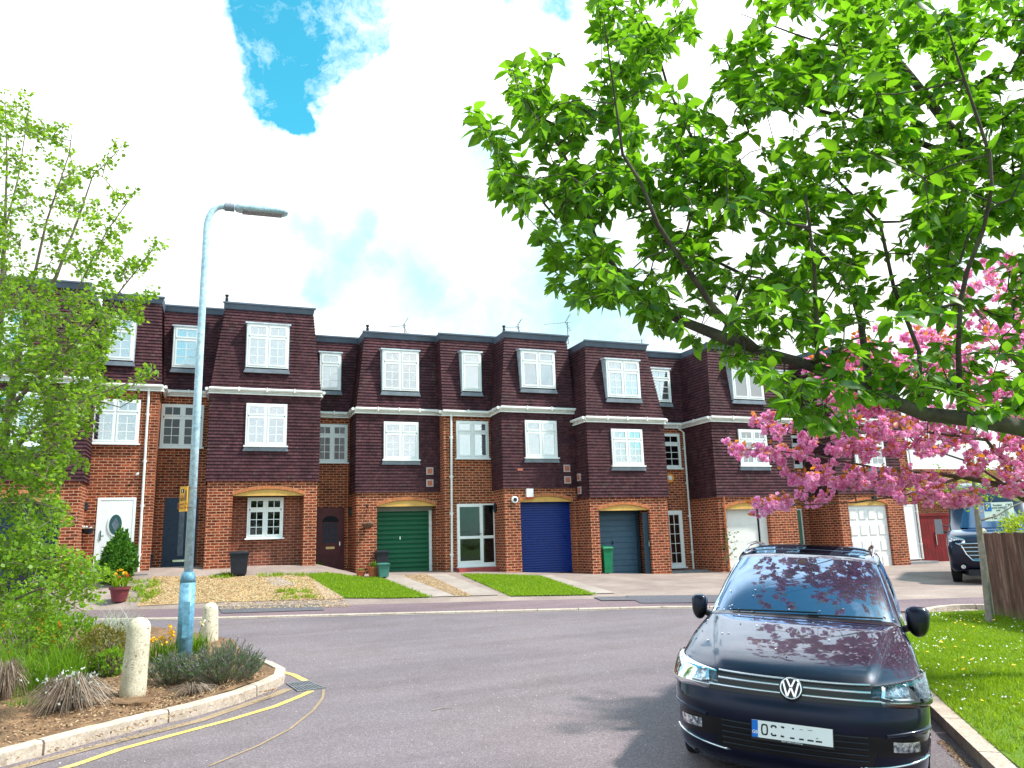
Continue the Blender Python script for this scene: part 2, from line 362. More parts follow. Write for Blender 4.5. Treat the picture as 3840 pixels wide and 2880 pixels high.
M['dirt'] = ground_mat('brown_gravel', [(0.3, (0.20, 0.12, 0.07)), (0.7, (0.38, 0.24, 0.14))], 3, fine=35, bump=0.8)
M['soil'] = ground_mat('bark_mulch_soil', [(0.25, (0.07, 0.038, 0.024)), (0.5, (0.18, 0.098, 0.052)), (0.75, (0.34, 0.205, 0.115))], 5, fine=38, bump=1.0, speck=((0.5, 0.33, 0.2), 34))
M['turf'] = ground_mat('turf', [(0.3, (0.075, 0.15, 0.010)), (0.7, (0.15, 0.24, 0.016))], 2, fine=50, bump=0.6)
M['pavers'] = ground_mat('block_pavers', [(0.3, (0.34, 0.22, 0.16)), (0.7, (0.50, 0.34, 0.24))], 5, fine=30)
# road: one sheet to the horizon
tag(grid_sheet('road', [(-700, -300), (700, -300), (700, 900), (-700, 900)], lambda x, y: 0, 2, 2, M['turf'], -0.35), kind='structure').name = 'ground'
def fan_road():
    V = []; F = []; n = 90; m = 90; xs = np.linspace(-60, 70, n+1); ys = np.linspace(-30, 60, m+1)
    for y in ys:
        for x in xs: V.append((x, y, rz(x, y)))
    for j in range(m):
        for i in range(n): k = j*(n+1)+i; F.append((k, k+1, k+n+2, k+n+1))
    return tag(np_mesh('road', np.array(V), np.array(F), M['road'], None, True), kind='structure')
fan_road()
# front yards, pavement
def yard_sheet(name, x0, x1, f0, f1, nx, ny, mat, dz):
    V = []; F = []
    for j in range(ny+1):
        for i in range(nx+1):
            X = lerp(x0, x1, i/nx); Y = lerp(f0(X), f1(X), j/ny); V.append((X, Y, gz(X, Y)+dz))
    for j in range(ny):
        for i in range(nx): k = j*(nx+1)+i; F.append((k, k+1, k+nx+2, k+nx+1))
    return tag(np_mesh(name, np.array(V), np.array(F), mat, None, True), kind='structure')
yard_sheet('forecourt', -16, 40, lambda X: Yk(X)+PW*1.1-0.02, lambda X: pw(X, HY)+5, 560, 70, M['drive'], 0)
yard_sheet('pavement', -30, 45, lambda X: Yk(X)+0.1, lambda X: Yk(X)+PW*1.1, 600, 8, M['pavement'], 0.004)
def strip(name, pts, width, h0, h1, mat, fn, solid=False, joints=0.0):
    """band along XY pts, to the left side; z from fn+h0 to fn+h1"""
    P = [np.array(p[:2], float) for p in pts]; res = [P[0]]
    for a, b in zip(P, P[1:]):
        L = np.linalg.norm(b-a); k = max(1, int(L/0.22)); res += [lerp(a, b, (i+1)/k) for i in range(k)]
    N = []
    for i, p in enumerate(res):
        t = res[min(i+1, len(res)-1)]-res[max(i-1, 0)]; t = t/np.linalg.norm(t); N.append(np.array((-t[1], t[0])))
    mb = MB()
    for i in range(len(res)-1):
        a, b = res[i], res[i+1]; a2, b2 = a+N[i]*width, b+N[i+1]*width
        za, zb = fn(*a), fn(*b)
        if not solid: mb.face([(*a, za+h1), (*b, zb+h1), (*b2, zb+h1), (*a2, za+h1)])
        else:
            c = 0.02
            if joints and i % int(joints) == 0: a = lerp(a, b, 0.06); a2 = lerp(a2, b2, 0.06)
            n0 = N[i]*c; n1 = N[i+1]*c
            mb.face([(*a, za+h0), (*b, zb+h0), (*b, zb+h1-c), (*a, za+h1-c)])
            mb.face([(*a, za+h1-c), (*b, zb+h1-c), (*(b+n1), zb+h1), (*(a+n0), za+h1)])
            mb.face([(*(a+n0), za+h1), (*(b+n1), zb+h1), (*b2, zb+h1), (*a2, za+h1)])
            mb.face([(*b2, zb+h0), (*a2, za+h0), (*a2, za+h1), (*b2, zb+h1)])
            mb.face([(*a, za+h0), (*a, za+h1-c), (*(a+n0), za+h1), (*a2, za+h1), (*a2, za+h0)])
            mb.face([(*b, zb+h0), (*b2, zb+h0), (*b2, zb+h1), (*(b+n1), zb+h1), (*b, zb+h1-c)])
    return mb.build(name, mat)
farpts = [(X, Yk(X)) for X in np.arange(-30, 40, 1.0)]
tag(strip('kerb', farpts, 0.13, -0.1, 0.042, M['kerb'], rz, True, 4), kind='structure')
# thin pale channel line at the foot of the far kerb
tag(strip('kerb_channel', [(X, Yk(X)-0.13) for X in np.arange(-30, 40, 1.0)], 0.11, 0, 0.005, M['slab'], rz), kind='structure')
def drape(name, pix, mat, dz, nx=24, ny=16, kind='structure'):
    return tag(grid_sheet(name, [onG(*p) for p in pix], gz, nx, ny, mat, dz+0.008), kind=kind)
# surfaces of the front yards (corner pixels of the photo, laid on the sloping yard)
drape('gravel_drive', [(296, 1310), (742, 1294), (668, 1243), (330, 1246)], M['gravel'], 0.006, 40, 16)
drape('slab_patch', [(596, 1268), (640, 1264), (600, 1247), (570, 1250)], M['slab'], 0.011)
drape('paver_path', [(700, 1295), (745, 1292), (690, 1243), (668, 1243)], M['pavers'], 0.011)
drape('paving_slab', [(905, 1291), (985, 1289), (865, 1243), (825, 1246)], M['slab'], 0.010)
drape('gravel_strip', [(985, 1289), (1022, 1288), (920, 1241), (868, 1244)], M['dirt'], 0.011)
drape('paving_slab', [(1022, 1288), (1078, 1286), (965, 1241), (920, 1241)], M['slab'], 0.010)
drape('paving_slab', [(1268, 1284), (1330, 1282), (1190, 1243), (1150, 1246)], M['slab'], 0.010)
drape('tarmac_patch', [(480, 1326), (700, 1319), (690, 1306), (470, 1312)], M['patch'], 0.009)
drape('tarmac_patch', [(1385, 1304), (1600, 1302), (1600, 1286), (1350, 1288)], M['patch'], 0.009)
drape('inspection_cover', [(1300, 1299), (1372, 1298), (1350, 1290), (1282, 1291)], M['patch'], 0.014)
drape('pale_forecourt', [(0, 1316), (150, 1306), (150, 1252), (0, 1262)], M['drive'], 0.010)
drape('lawn', [(745, 1293), (928, 1291), (820, 1249), (664, 1243)], M['turf'], 0.018)
drape('lawn', [(1105, 1289), (1282, 1286), (1165, 1247), (1000, 1243)], M['turf'], 0.018)
# ---------------- planting bed on the near left corner
bed_px = [(-260, 1712), (-90, 1676), (0, 1657), (90, 1633), (180, 1608), (300, 1577), (420, 1548), (520, 1518), (585, 1492), (612, 1478), (616, 1463), (592, 1450), (560, 1440)]
bed = [onR(*p)[:2] for p in bed_px]
tag(strip('kerb', bed, 0.12, -0.1, 0.125, M['kerb'], rz, True, 4), kind='structure')
back_px = [(500, 1398), (430, 1378), (300, 1366), (120, 1362), (-260, 1360)]
back = [onR(*p)[:2] for p in back_px]
def bed_mesh():
    # inner polygon filled by a fine grid, point-in-polygon test
    inner = []
    for i, p in enumerate(bed):
        t = bed[min(i+1, len(bed)-1)]-bed[max(i-1, 0)]; t = t/np.linalg.norm(t); inner.append(p+0.115*np.array((-t[1], t[0])))
    poly = inner+back
    import mathutils
    tri = mathutils.geometry.tessellate_polygon([[Vector((p[0], p[1], 0)) for p in poly]])
    import bmesh
    bm = bmesh.new(); vs = [bm.verts.new((p[0], p[1], 0)) for p in poly]
    for t in tri: bm.faces.new([vs[i] for i in t])
    bmesh.ops.subdivide_edges(bm, edges=bm.edges[:], cuts=5, use_grid_fill=True)
    bmesh.ops.triangulate(bm, faces=bm.faces[:])
    bmesh.ops.subdivide_edges(bm, edges=bm.edges[:], cuts=2, use_grid_fill=True)
    from mathutils import noise as mn
    for v in bm.verts: v.co.z = rz(v.co.x, v.co.y)+0.085+0.06*(mn.noise(Vector((v.co.x*1.3, v.co.y*1.3, 0)))+0.4)+0.012*mn.noise(Vector((v.co.x*9, v.co.y*9, 3)))
    me = bpy.data.meshes.new('soil'); bm.to_mesh(me); bm.free()
    return tag(link_mesh('planting_bed_soil', me, M['soil'], None, True), kind='structure')
bed_mesh()
def bz(x, y): return rz(x, y)+0.12
def onB(px, py, dz=0.0): return march(px, py, bz, dz)
# yellow lines
M['yellow_paint'] = ground_mat('yellow_paint', [(0.3, (0.62, 0.40, 0.10)), (0.7, (0.80, 0.56, 0.18))], 6, fine=60, spots=[((0.2, 0.15, 0.14), 14, 0.58, 0.68, 0.7)])
M['worn'] = ground_mat('worn_line', [(0.3, (0.27, 0.19, 0.12)), (0.7, (0.36, 0.25, 0.16))], 8, fine=60)
yl = [(60, 1686), (167, 1655), (267, 1620), (400, 1584), (500, 1557), (600, 1527), (650, 1507), (680, 1493)]
tag(strip('yellow_line', [onR(*p) for p in yl], 0.085, 0, 0.005, M['yellow_paint'], rz), kind='structure')
tag(strip('yellow_line', [onR(*p) for p in [(667, 1470), (640, 1457), (600, 1447), (552, 1440)]], 0.085, 0, 0.005, M['yellow_paint'], rz), kind='structure')
tag(strip('road_seam', [onR(*p) for p in [(455, 1656), (560, 1612), (630, 1575), (680, 1535), (700, 1508), (702, 1490)]], 0.03, 0, 0.005, M['worn'], rz), kind='structure')
tag(strip('gutter_dirt', [onR(*p) for p in [(0, 1665), (180, 1616), (420, 1556), (585, 1500), (612, 1488)]], -0.13, 0, 0.004, M['worn'], rz), kind='structure')
# drain grate (a thing)
M['iron'] = simple('cast_iron', (0.22, 0.22, 0.24), 0.55, metal=0.3, var=0.3, scale=20)
gq = [onR(*p, 0.008) for p in [(617, 1476), (643, 1494), (704, 1485), (667, 1470)]]
gc = sum(gq)/4; gr = empty('drain_grate', gc, 'rusty black iron drain grate in the road beside the kerb corner', 'drain grate')
mb = MB(); mb.prism([p-np.array((0, 0, .02)) for p in gq], (0, 0, 0.012)); mb.build('frame', M['dark_in'], gr)
mb = MB()
for i in range(9):
    t = (i+0.15)/9; t2 = t+0.055
    a = lerp(gq[0], gq[3], t); b = lerp(gq[0], gq[3], t2); c = lerp(gq[1], gq[2], t2); d = lerp(gq[1], gq[2], t)
    mb.prism([a-np.array((0, 0, .006)), b-np.array((0, 0, .006)), c-np.array((0, 0, .006)), d-np.array((0, 0, .006))], (0, 0, 0.012))
for t, t2 in ((0, .05), (.46, .5), (.95, 1)):
    a = lerp(gq[0], gq[1], t); b = lerp(gq[0], gq[1], t2); c = lerp(gq[3], gq[2], t2); d = lerp(gq[3], gq[2], t)
    mb.prism([a-np.array((0, 0, .0075)), b-np.array((0, 0, .0075)), c-np.array((0, 0, .0075)), d-np.array((0, 0, .0075))], (0, 0, 0.012))
mb.build('bars', M['iron'], gr)
# ---------------- lawn beside the car
ka, kb = onR(2126, 1662)[:2], onR(2016, 1552)[:2]; kd = (kb-ka)/np.linalg.norm(kb-ka)
lend = onR(1975, 1342)[:2]
def bez(a, b, c, n): return [(1-t)**2*a+2*t*(1-t)*b+t*t*c for t in [i/n for i in range(n+1)]]
LK = [ka-kd*9, ka, kb]+bez(kb, kb+kd*3.0, lend, 10)[1:]
LK += bez(lend, lend+(lend-LK[-2])*2.5, lend+(lend-LK[-2])*1.0+np.array((1.6, -0.3)), 6)[1:]
tag(strip('kerb', LK, -0.13, -0.1, 0.12, M['kerb'], rz, True, 4), kind='structure')
def lz(x, y): return rz(x, y)+0.125
def off_right(P, o):
    out = []
    for i, p in enumerate(P):
        t = P[min(i+1, len(P)-1)]-P[max(i-1, 0)]; t = t/np.linalg.norm(t); out.append(p+o*np.array((t[1], -t[0])))
    return out
LW = off_right(LK, 0.125); LWn = 13
lawn_far = [onR(2260, 1337)[:2], onR(2130, 1337)[:2]]
A0 = LW[0]+np.array((12, -8.0)); A1 = lawn_far[0]+np.array((3.0, -1.0))
def lawn_grid(name, rows, far, dz, mat, nx=26):
    V = []; F = []
    for p, q in zip(rows, far):
        for i in range(nx+1): u = lerp(p, q, i/nx); V.append((u[0], u[1], lz(*u)+dz))
    for j in range(len(rows)-1):
        for i in range(nx): k = j*(nx+1)+i; F.append((k, k+1, k+nx+2, k+nx+1))
    return tag(np_mesh(name, np.array(V), np.array(F), mat, None, True), kind='structure')
LWs = LW[:13]; FAR = [lerp(A0, A1, min(1.0, i/11)) for i in range(13)]; FAR[12] = lerp(A1, LW[12], .2)
lawn_grid('lawn', LWs, FAR, 0, M['turf'])
lawn_grid('verge', FAR, [q+np.array((30, -22.0)) for q in FAR], -0.002, M['turf'])
# ================================================================ TERRACED HOUSES
def S(x, y, Y): return onY(x*0.576, y*0.576, Y)           # full-size photo pixels on a facade plane
YB = 33.0
def courses(mb, a0, a1, b0, b1, nrm, gauge=0.104):
    a0, a1, b0, b1, nrm = [np.array(p, float) for p in (a0, a1, b0, b1, nrm)]
    n = max(1, int(round(np.linalg.norm(b0-a0)/gauge))); nrm = nrm/np.linalg.norm(nrm)
    for i in range(n):
        l0, r0 = lerp(a0, b0, i/n), lerp(a1, b1, i/n); l1, r1 = lerp(a0, b0, (i+1)/n), lerp(a1, b1, (i+1)/n)
        e = (r0-l0); L = np.linalg.norm(e)+1e-6; e = e/L*0.004
        j = [0.032, 0.032]
        l0p, r0p = l0+nrm*j[0]-e*7, r0+nrm*j[1]+e*7
        l1p, r1p = l1+nrm*0.005, r1+nrm*0.005
        mb.face([l0p, r0p, r1p, l1p]); mb.face([l0-nrm*.01, r0-nrm*.01, r0p, l0p])
def mansard(house, x0, x1, Y, ze, zr, il, ir, yb=YB, left=True, right=True, tb=0.30):
    """sloping tiled top storey from eave ze to roof zr; il/ir side insets; lead fascia and flat roof"""
    mb = MB(); f0 = Y-0.05; f1 = Y+tb; zt = zr-0.20
    A, B, Cc, D = (x0-.03, f0, ze), (x1+.03, f0, ze), (x1-ir, f1, zt), (x0+il, f1, zt)
    courses(mb, A, B, D, Cc, (0, -1, 0.1))
    if left: courses(mb, (x0-.03, yb, ze), A, (x0+il, yb, zt), D, (-1, 0, 0.1))
    if right: courses(mb, B, (x1+.03, yb, ze), Cc, (x1-ir, yb, zt), (1, 0, 0.1))
    mb.face([A, B, (x1+.03, yb, ze), (x0-.03, yb, ze)])
    mb.build('mansard_tiles', M['tile'], house)
    fb = MB(); fb.hexa([(x0+il-.02, f1-.03, zt), (x1-ir+.02, f1-.03, zt), (x1-ir+.02, yb, zt), (x0+il-.02, yb, zt), (x0+il-.06, f1-.09, zr), (x1-ir+.06, f1-.09, zr), (x1-ir+.06, yb, zr), (x0+il-.06, yb, zr)])
    fb.box(x0+il-.09, x1-ir+.09, f1-.12, f1-.04, zr-.035, zr+.012)
    fb.build('roof', M['fascia'], house)
def gutter(house, pts, r=0.06):
    """white gutter and soffit board following XYZ points along the eave"""
    mb = MB(); pts = [np.array(p, float) for p in pts]
    for a, b in zip(pts, pts[1:]):
        d = (b-a)/np.linalg.norm(b-a); n = np.array((d[1], -d[0], 0))      # outward for left-to-right runs
        a2, b2 = a-d*0.03, b+d*0.03
        def bar(o0, o1, h0, h1): mb.hexa([a2+n*o1+(0, 0, h0), b2+n*o1+(0, 0, h0), b2+n*o0+(0, 0, h0), a2+n*o0+(0, 0, h0), a2+n*o1+(0, 0, h1), b2+n*o1+(0, 0, h1), b2+n*o0+(0, 0, h1), a2+n*o0+(0, 0, h1)])
        bar(0.03, 0.045, -0.14, -0.005)
        mb.tube([a2+n*0.10+(0, 0, -.045), b2+n*0.10+(0, 0, -.045)], 0.05, 10)
        k = int(np.linalg.norm(b-a)/0.9)
        for i in range(1, k+1):
            q = lerp(a, b, i/(k+1))+n*0.10; mb.box(q[0]-.02, q[0]+.02, q[1]-.066, q[1]+.03, q[2]-.112, q[2]+.02)
        bar(0.02, 0.07, -0.195, -0.155)
    mb.build('gutter', M['gutter'], house)
def curtain_mesh(x0, x1, z0, z1, y, amp=0.012, waves=None, swag=False):
    n = 40; V = []; F = []; waves = waves or (x1-x0)/0.07
    for i in range(n+1):
        t = i/n; x = lerp(x0, x1, t); yy = y+amp*math.sin(t*waves*2*math.pi)
        zb = z0 if not swag else lerp(z0, z1, 0.45*(math.sin(t*math.pi*2)**2))
        V += [(x, yy, zb), (x, yy, z1)]
    for i in range(n): F.append((2*i, 2*i+2, 2*i+3, 2*i+1))
    mb = MB(); mb.v = V; mb.f = F; return mb
def window(house, X0, X1, Z0, Z1, Y, cols=2, top=0.26, nx=2, nt=1, nb=3, curtain='full', apron=True, sill=True, cmat=None, out=0.07, name='window', fw=0.055, color=None):
    m = color or M['upvc']; w = MB(); y0 = Y-out; y1 = Y+0.06
    def fr(a, b, c, d, t, ya, yb):
        w.box(a, a+t, ya, yb, c, d); w.box(b-t, b, ya, yb, c, d); w.box(a+t, b-t, ya, yb, c, c+t); w.box(a+t, b-t, ya, yb, d-t, d)
    fr(X0, X1, Z0, Z1, fw, y0, y1)
    cw = (X1-X0-2*fw)/cols; panes = []
    for i in range(cols):
        a = X0+fw+i*cw; b = a+cw
        if i: w.box(a-.03, a+.03, y0+.004, y1, Z0+fw, Z1-fw)
        zt = Z1-fw-(Z1-Z0)*top
        rows = [(Z0+fw, zt-.025, nb), (zt+.025, Z1-fw, nt)] if top > 0 else [(Z0+fw, Z1-fw, nb)]
        if top > 0: w.box(a+.03, b-.03, y0+.006, y1, zt-.025, zt+.025)
        for (c, d, nr) in rows:
            e = .022; aa, bb, cc, dd = a+(.03 if i else 0)+.002, b-(.03 if i < cols-1 else 0)-.002, c+.002, d-.002
            fr(aa, bb, cc, dd, .045, y0-.012, y0+.03)
            ia, ib, ic, id_ = aa+.045, bb-.045, cc+.045, dd-.045; panes.append((ia, ib, ic, id_))
            for k in range(1, nx): x = lerp(ia, ib, k/nx); w.box(x-.010, x+.010, y0+.002, y0+.02, ic, id_)
            for k in range(1, nr): z = lerp(ic, id_, k/nr); w.box(ia, ib, y0+.003, y0+.019, z-.010, z+.010)
    W = w.build(name, m, house)
    p = MB()
    for (a, b, c, d) in panes: p.box(a-.01, b+.01, y0+.010, y0+.016, c-.01, d+.01)
    p.build('pane', M['glass_dark' if curtain in ('none', 'sides') else 'glass'], W)
    MB().box(X0+fw*.5, X1-fw*.5, Y+.02, Y+.05, Z0+.02, Z1-.02).build('room_shadow', M['dark_in'], W) if False else None
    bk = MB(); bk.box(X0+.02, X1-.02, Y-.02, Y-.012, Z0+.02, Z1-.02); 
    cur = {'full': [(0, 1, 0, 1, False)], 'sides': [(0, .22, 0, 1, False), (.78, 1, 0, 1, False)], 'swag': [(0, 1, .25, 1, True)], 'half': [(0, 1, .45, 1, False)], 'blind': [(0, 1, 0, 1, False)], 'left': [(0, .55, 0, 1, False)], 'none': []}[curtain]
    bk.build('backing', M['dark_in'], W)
    if cur:
        cm = MB()
        for (a, b, c, d, sw) in cur:
            q = curtain_mesh(lerp(X0+.06, X1-.06, a), lerp(X0+.06, X1-.06, b), lerp(Z0+.06, Z1-.06, c), lerp(Z0+.06, Z1-.06, d), Y-.034, 0.001 if curtain == 'blind' else 0.010, None, sw)
            o = len(cm.v); cm.v += q.v; cm.f += [tuple(i+o for i in f) for f in q.f]
        cm.build('curtain', cmat or M['curtain'], W, True)
    if sill:
        s = MB(); s.box(X0-.05, X1+.05, y0-.05, Y+.01, Z0-.045, Z0); s.build('sill', m, W)
    if apron:
        s = MB(); s.hexa([(X0-.07, Y-.075, Z0-.17), (X1+.07, Y-.075, Z0-.17), (X1+.07, Y, Z0-.17), (X0-.07, Y, Z0-.17), (X0-.02, y0-.01, Z0-.045), (X1+.02, y0-.01, Z0-.045), (X1+.02, Y, Z0-.045), (X0-.02, Y, Z0-.045)])
        s.build('lead_apron', M['lead'], W)
    return W
def wpx(house, box, Y, **kw):
    """window from its box in photo pixels (x0, x1, y0, y1) on the plane Y"""
    x0, x1, y0, y1 = box; ym = (y0+y1)/2; xm = (x0+x1)/2
    X0, X1 = S(x0, ym, Y)[0], S(x1, ym, Y)[0]; Z1, Z0 = S(xm, y0, Y)[2], S(xm, y1, Y)[2]
    return window(house, X0, X1, Z0, Z1, Y, **kw)
def dormer(house, box, Y, tilt=0.11, **kw):
    """window in the mansard: vertical, with lead cheeks and cap standing off the sloping tiles"""
    x0, x1, y0, y1 = box; ym = (y0+y1)/2; xm = (x0+x1)/2; Yw = Y-0.03
    X0, X1 = S(x0, ym, Yw)[0], S(x1, ym, Yw)[0]; Z1, Z0 = S(xm, y0, Yw)[2], S(xm, y1, Yw)[2]
    W = window(house, X0, X1, Z0, Z1-.05, Yw, sill=False, **kw)
    ch = MB()
    for a, b in ((X0-.02, X0-.002), (X1+.002, X1+.02)): ch.hexa([(a, Yw-.05, Z0-.03), (b, Yw-.05, Z0-.03), (b, Yw+.5, Z0-.03), (a, Yw+.5, Z0-.03), (a, Yw-.05, Z1), (b, Yw-.05, Z1), (b, Yw+.5, Z1+.05), (a, Yw+.5, Z1+.05)])
    ch.hexa([(X0-.06, Yw-.10, Z1-.05), (X1+.06, Yw-.10, Z1-.05), (X1+.06, Yw+.5, Z1), (X0-.06, Yw+.5, Z1), (X0-.06, Yw-.09, Z1), (X1+.06, Yw-.09, Z1), (X1+.06, Yw+.5, Z1+.07), (X0-.06, Yw+.5, Z1+.07)])
    ch.build('lead_surround', M['lead_pale'], W)
    return W
def brickwall(house, x0, x1, Y, z0, z1, left=True, right=True, yb=YB):
    mb = MB(); mb.face([(x0, Y, z0), (x1, Y, z0), (x1, Y, z1), (x0, Y, z1)])
    if left: mb.face([(x0, yb, z0), (x0, Y, z0), (x0, Y, z1), (x0, yb, z1)])
    if right: mb.face([(x1, Y, z0), (x1, yb, z0), (x1, yb, z1), (x1, Y, z1)])
    return mb.build('brick_wall', M['brick'], house)
def bay_ground(house, x0, x1, Y, zg, zt, ox0, ox1, zo, rise=0.2, depth=0.55, yb=YB, left=True, right=True):
    mb = MB(); n = 22
    mb.face([(x0, Y, zg), (ox0, Y, zg), (ox0, Y, zt), (x0, Y, zt)]); mb.face([(ox1, Y, zg), (x1, Y, zg), (x1, Y, zt), (ox1, Y, zt)])
    L = (ox1-ox0)/2; R = (L*L+rise*rise)/(2*rise); cx = (ox0+ox1)/2; cz = zo+rise-R; a0 = math.asin(L/R)
    arc = [(cx+R*math.sin(lerp(-a0, a0, i/n)), cz+R*math.cos(lerp(-a0, a0, i/n))) for i in range(n+1)]
    for (xa, za), (xb, zb) in zip(arc, arc[1:]): mb.face([(xa, Y, za), (xb, Y, zb), (xb, Y, zt), (xa, Y, zt)])
    mb.face([(ox0, Y+depth, zg), (ox0, Y+depth, zo+rise), (ox0, Y, zo), (ox0, Y, zg)]); mb.face([(ox1, Y, zg), (ox1, Y, zo), (ox1, Y+depth, zo+rise), (ox1, Y+depth, zg)])
    if left: mb.face([(x0, yb, zg), (x0, Y, zg), (x0, Y, zt), (x0, yb, zt)])
    if right: mb.face([(x1, Y, zg), (x1, yb, zg), (x1, yb, zt), (x1, Y, zt)])
    mb.build('brick_wall', M['brick'], house)
    # header of upright bricks round the arch
    ar = MB(); k = int(2*a0*R/0.082); mo = MB()
    for i in range(k):
        t0 = lerp(-a0, a0, (i+.08)/k); t1 = lerp(-a0, a0, (i+.92)/k); r0, r1 = R+.005, R+.105
        q = [(cx+r*math.sin(t), Y-.012, cz+r*math.cos(t)) for r, t in ((r0, t0), (r0, t1), (r1, t1), (r1, t0))]
        ar.prism(q, (0, .03, 0))
    A = ar.build('brick_arch', M['arch_brick'], house)
    for i in range(n):
        t0, t1 = lerp(-a0, a0, i/n), lerp(-a0, a0, (i+1)/n)
        mo.face([(cx+(R+.001)*math.sin(t0), Y-.005, cz+(R+.001)*math.cos(t0)), (cx+(R+.001)*math.sin(t1), Y-.005, cz+(R+.001)*math.cos(t1)), (cx+(R+.108)*math.sin(t1), Y-.005, cz+(R+.108)*math.cos(t1)), (cx+(R+.108)*math.sin(t0), Y-.005, cz+(R+.108)*math.cos(t0))])
    mo.build('mortar', M['mortar'], A)
    # yellow board filling the head of the arch, and the boarded soffit behind it
    yp = MB()
    for (xa, za), (xb, zb) in zip(arc, arc[1:]): yp.prism([(xa, Y+.03, zo-.015), (xb, Y+.03, zo-.015), (xb, Y+.03, zb-.002), (xa, Y+.03, za-.002)], (0, .02, 0))
    yp.build('arch_panel', M['yellow'], house)
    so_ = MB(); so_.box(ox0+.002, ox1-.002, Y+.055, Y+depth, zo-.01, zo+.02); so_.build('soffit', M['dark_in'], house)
def tiled_front(house, x0, x1, Y, z0, z1, left=True, right=True, yb=YB):
    mb = MB(); y = Y-.03
    courses(mb, (x0-.03, y, z0), (x1+.03, y, z0), (x0-.03, y, z1), (x1+.03, y, z1), (0, -1, 0))
    if left: courses(mb, (x0-.03, yb, z0), (x0-.03, y, z0), (x0-.03, yb, z1), (x0-.03, y, z1), (-1, 0, 0))
    if right: courses(mb, (x1+.03, y, z0), (x1+.03, yb, z0), (x1+.03, y, z1), (x1+.03, yb, z1), (1, 0, 0))
    mb.box(x0-.022, x1+.022, y+.008, yb-.02, z0+.002, z1-.002)
    mb.face([(x0-.03, y, z0-.003), (x1+.03, y, z0-.003), (x1+.03, yb, z0-.003), (x0-.03, yb, z0-.003)])
    mb.build('hung_tiles', M['tile'], house)
def slats(name, house, x0, x1, z0, z1, Y, mat, pitch=0.1, d=0.03, lip=0.35):
    mb = MB(); n = int(round((z1-z0)/pitch)); p = (z1-z0)/n
    prof = [(0.0, 0.0), (0.12, d), (1-lip, d*.75), (1-lip*.35, 0.0), (1.0, 0.0)]
    for i in range(n):
        for (t0, d0), (t1, d1) in zip(prof, prof[1:]):
            za, zb = z0+(i+t0)*p, z0+(i+t1)*p
            mb.face([(x0, Y-d0, za), (x1, Y-d0, za), (x1, Y-d1, zb), (x0, Y-d1, zb)])
    return mb.build(name, mat, house)
def pipe(house, pts, mat=None, r=0.036, name='drainpipe', clips=True):
    mb = MB(); mb.tube(pts, r, 10)
    if clips:
        a, b = np.array(pts[-2], float), np.array(pts[-1], float)
        for t in (.12, .38, .62, .88): q = lerp(a, b, t); mb.box(q[0]-.055, q[0]+.055, q[1]-.01, q[1]+.06, q[2]-.03, q[2]+.03)
    return mb.build(name, mat or M['gutter'], house, False)
M['cur_refl_blue'] = simple('blue_reflection_curtain', (0.16, 0.42, 0.62), 0.8, var=.2); M['cur_refl_pale'] = simple('pale_reflection_blind', (0.50, 0.82, 0.86), 0.8, var=.15, scale=3); M['cur_refl_cyan'] = simple('cyan_reflection_blind', (0.10, 0.52, 0.66), 0.8, var=.2); M['cur_grey'] = simple('grey_net_curtain', (0.34, 0.46, 0.50), 0.8, var=.3, scale=9)  # reflected sky is put into the blue, pale and cyan curtain colours
def base_house(label, x, Y, z):
    return empty('terraced_house', (x, Y, z), label, 'house', 'brick and tile terraced houses in the row')
M['lead_pale'] = simple('pale_lead', (0.42, 0.46, 0.52), 0.5, var=0.25, scale=5)
M['green'] = simple('green_paint', (0.002, 0.10, 0.042), 0.35, var=0.12)
M['blue'] = simple('blue_paint', (0.004, 0.026, 0.185), 0.3, var=0.12)
M['slate'] = simple('slate_paint', (0.05, 0.10, 0.155), 0.45, var=0.1)
M['slate_dark'] = simple('slate_dark_paint', (0.022, 0.045, 0.07), 0.4, var=0.1)
M['white_door'] = simple('white_garage_paint', (0.74, 0.72, 0.70), 0.4, var=0.05)
M['navy'] = simple('navy_door', (0.018, 0.035, 0.075), 0.3, var=0.15)
M['maroon'] = simple('maroon_wood', (0.085, 0.014, 0.020), 0.35, var=0.3)
M['brass'] = simple('brass', (0.6, 0.42, 0.2), 0.35, metal=0.8)
M['chrome'] = simple('chrome', (0.75, 0.77, 0.8), 0.12, metal=1.0, var=0.03)
M['sage'] = simple('sage_green_door', (0.10, 0.22, 0.15), 0.4)
M['redstep'] = simple('red_step_paint', (0.33, 0.06, 0.06), 0.6, var=0.25)
M['step'] = simple('grey_step', (0.22, 0.21, 0.22), 0.8, var=0.2)
M['redgate'] = simple('red_wood', (0.15, 0.006, 0.008), 0.6, var=0.35, scale=3)
M['black'] = simple('black_plastic', (0.018, 0.020, 0.028), 0.4, var=0.2)
M['stone'] = simple('air_brick', (0.45, 0.14, 0.09), 0.8)
M['vent_white'] = simple('vent_frame', (0.5, 0.45, 0.45), 0.6)
M['frosted'] = simple('frosted_glass', (0.12, 0.15, 0.2), 0.25, var=0.3, scale=8)
def airbrick(house, px, py, Y):
    p = S(px, py, Y); v = MB(); v.box(p[0]-.12, p[0]+.12, Y-.065, Y-.02, p[2]-.12, p[2]+.12); o = v.build('air_vent', M['vent_white'], house)
    q = MB(); q.box(p[0]-.085, p[0]+.085, Y-.075, Y-.05, p[2]-.085, p[2]+.085); q.build('grille', M['stone'], o)
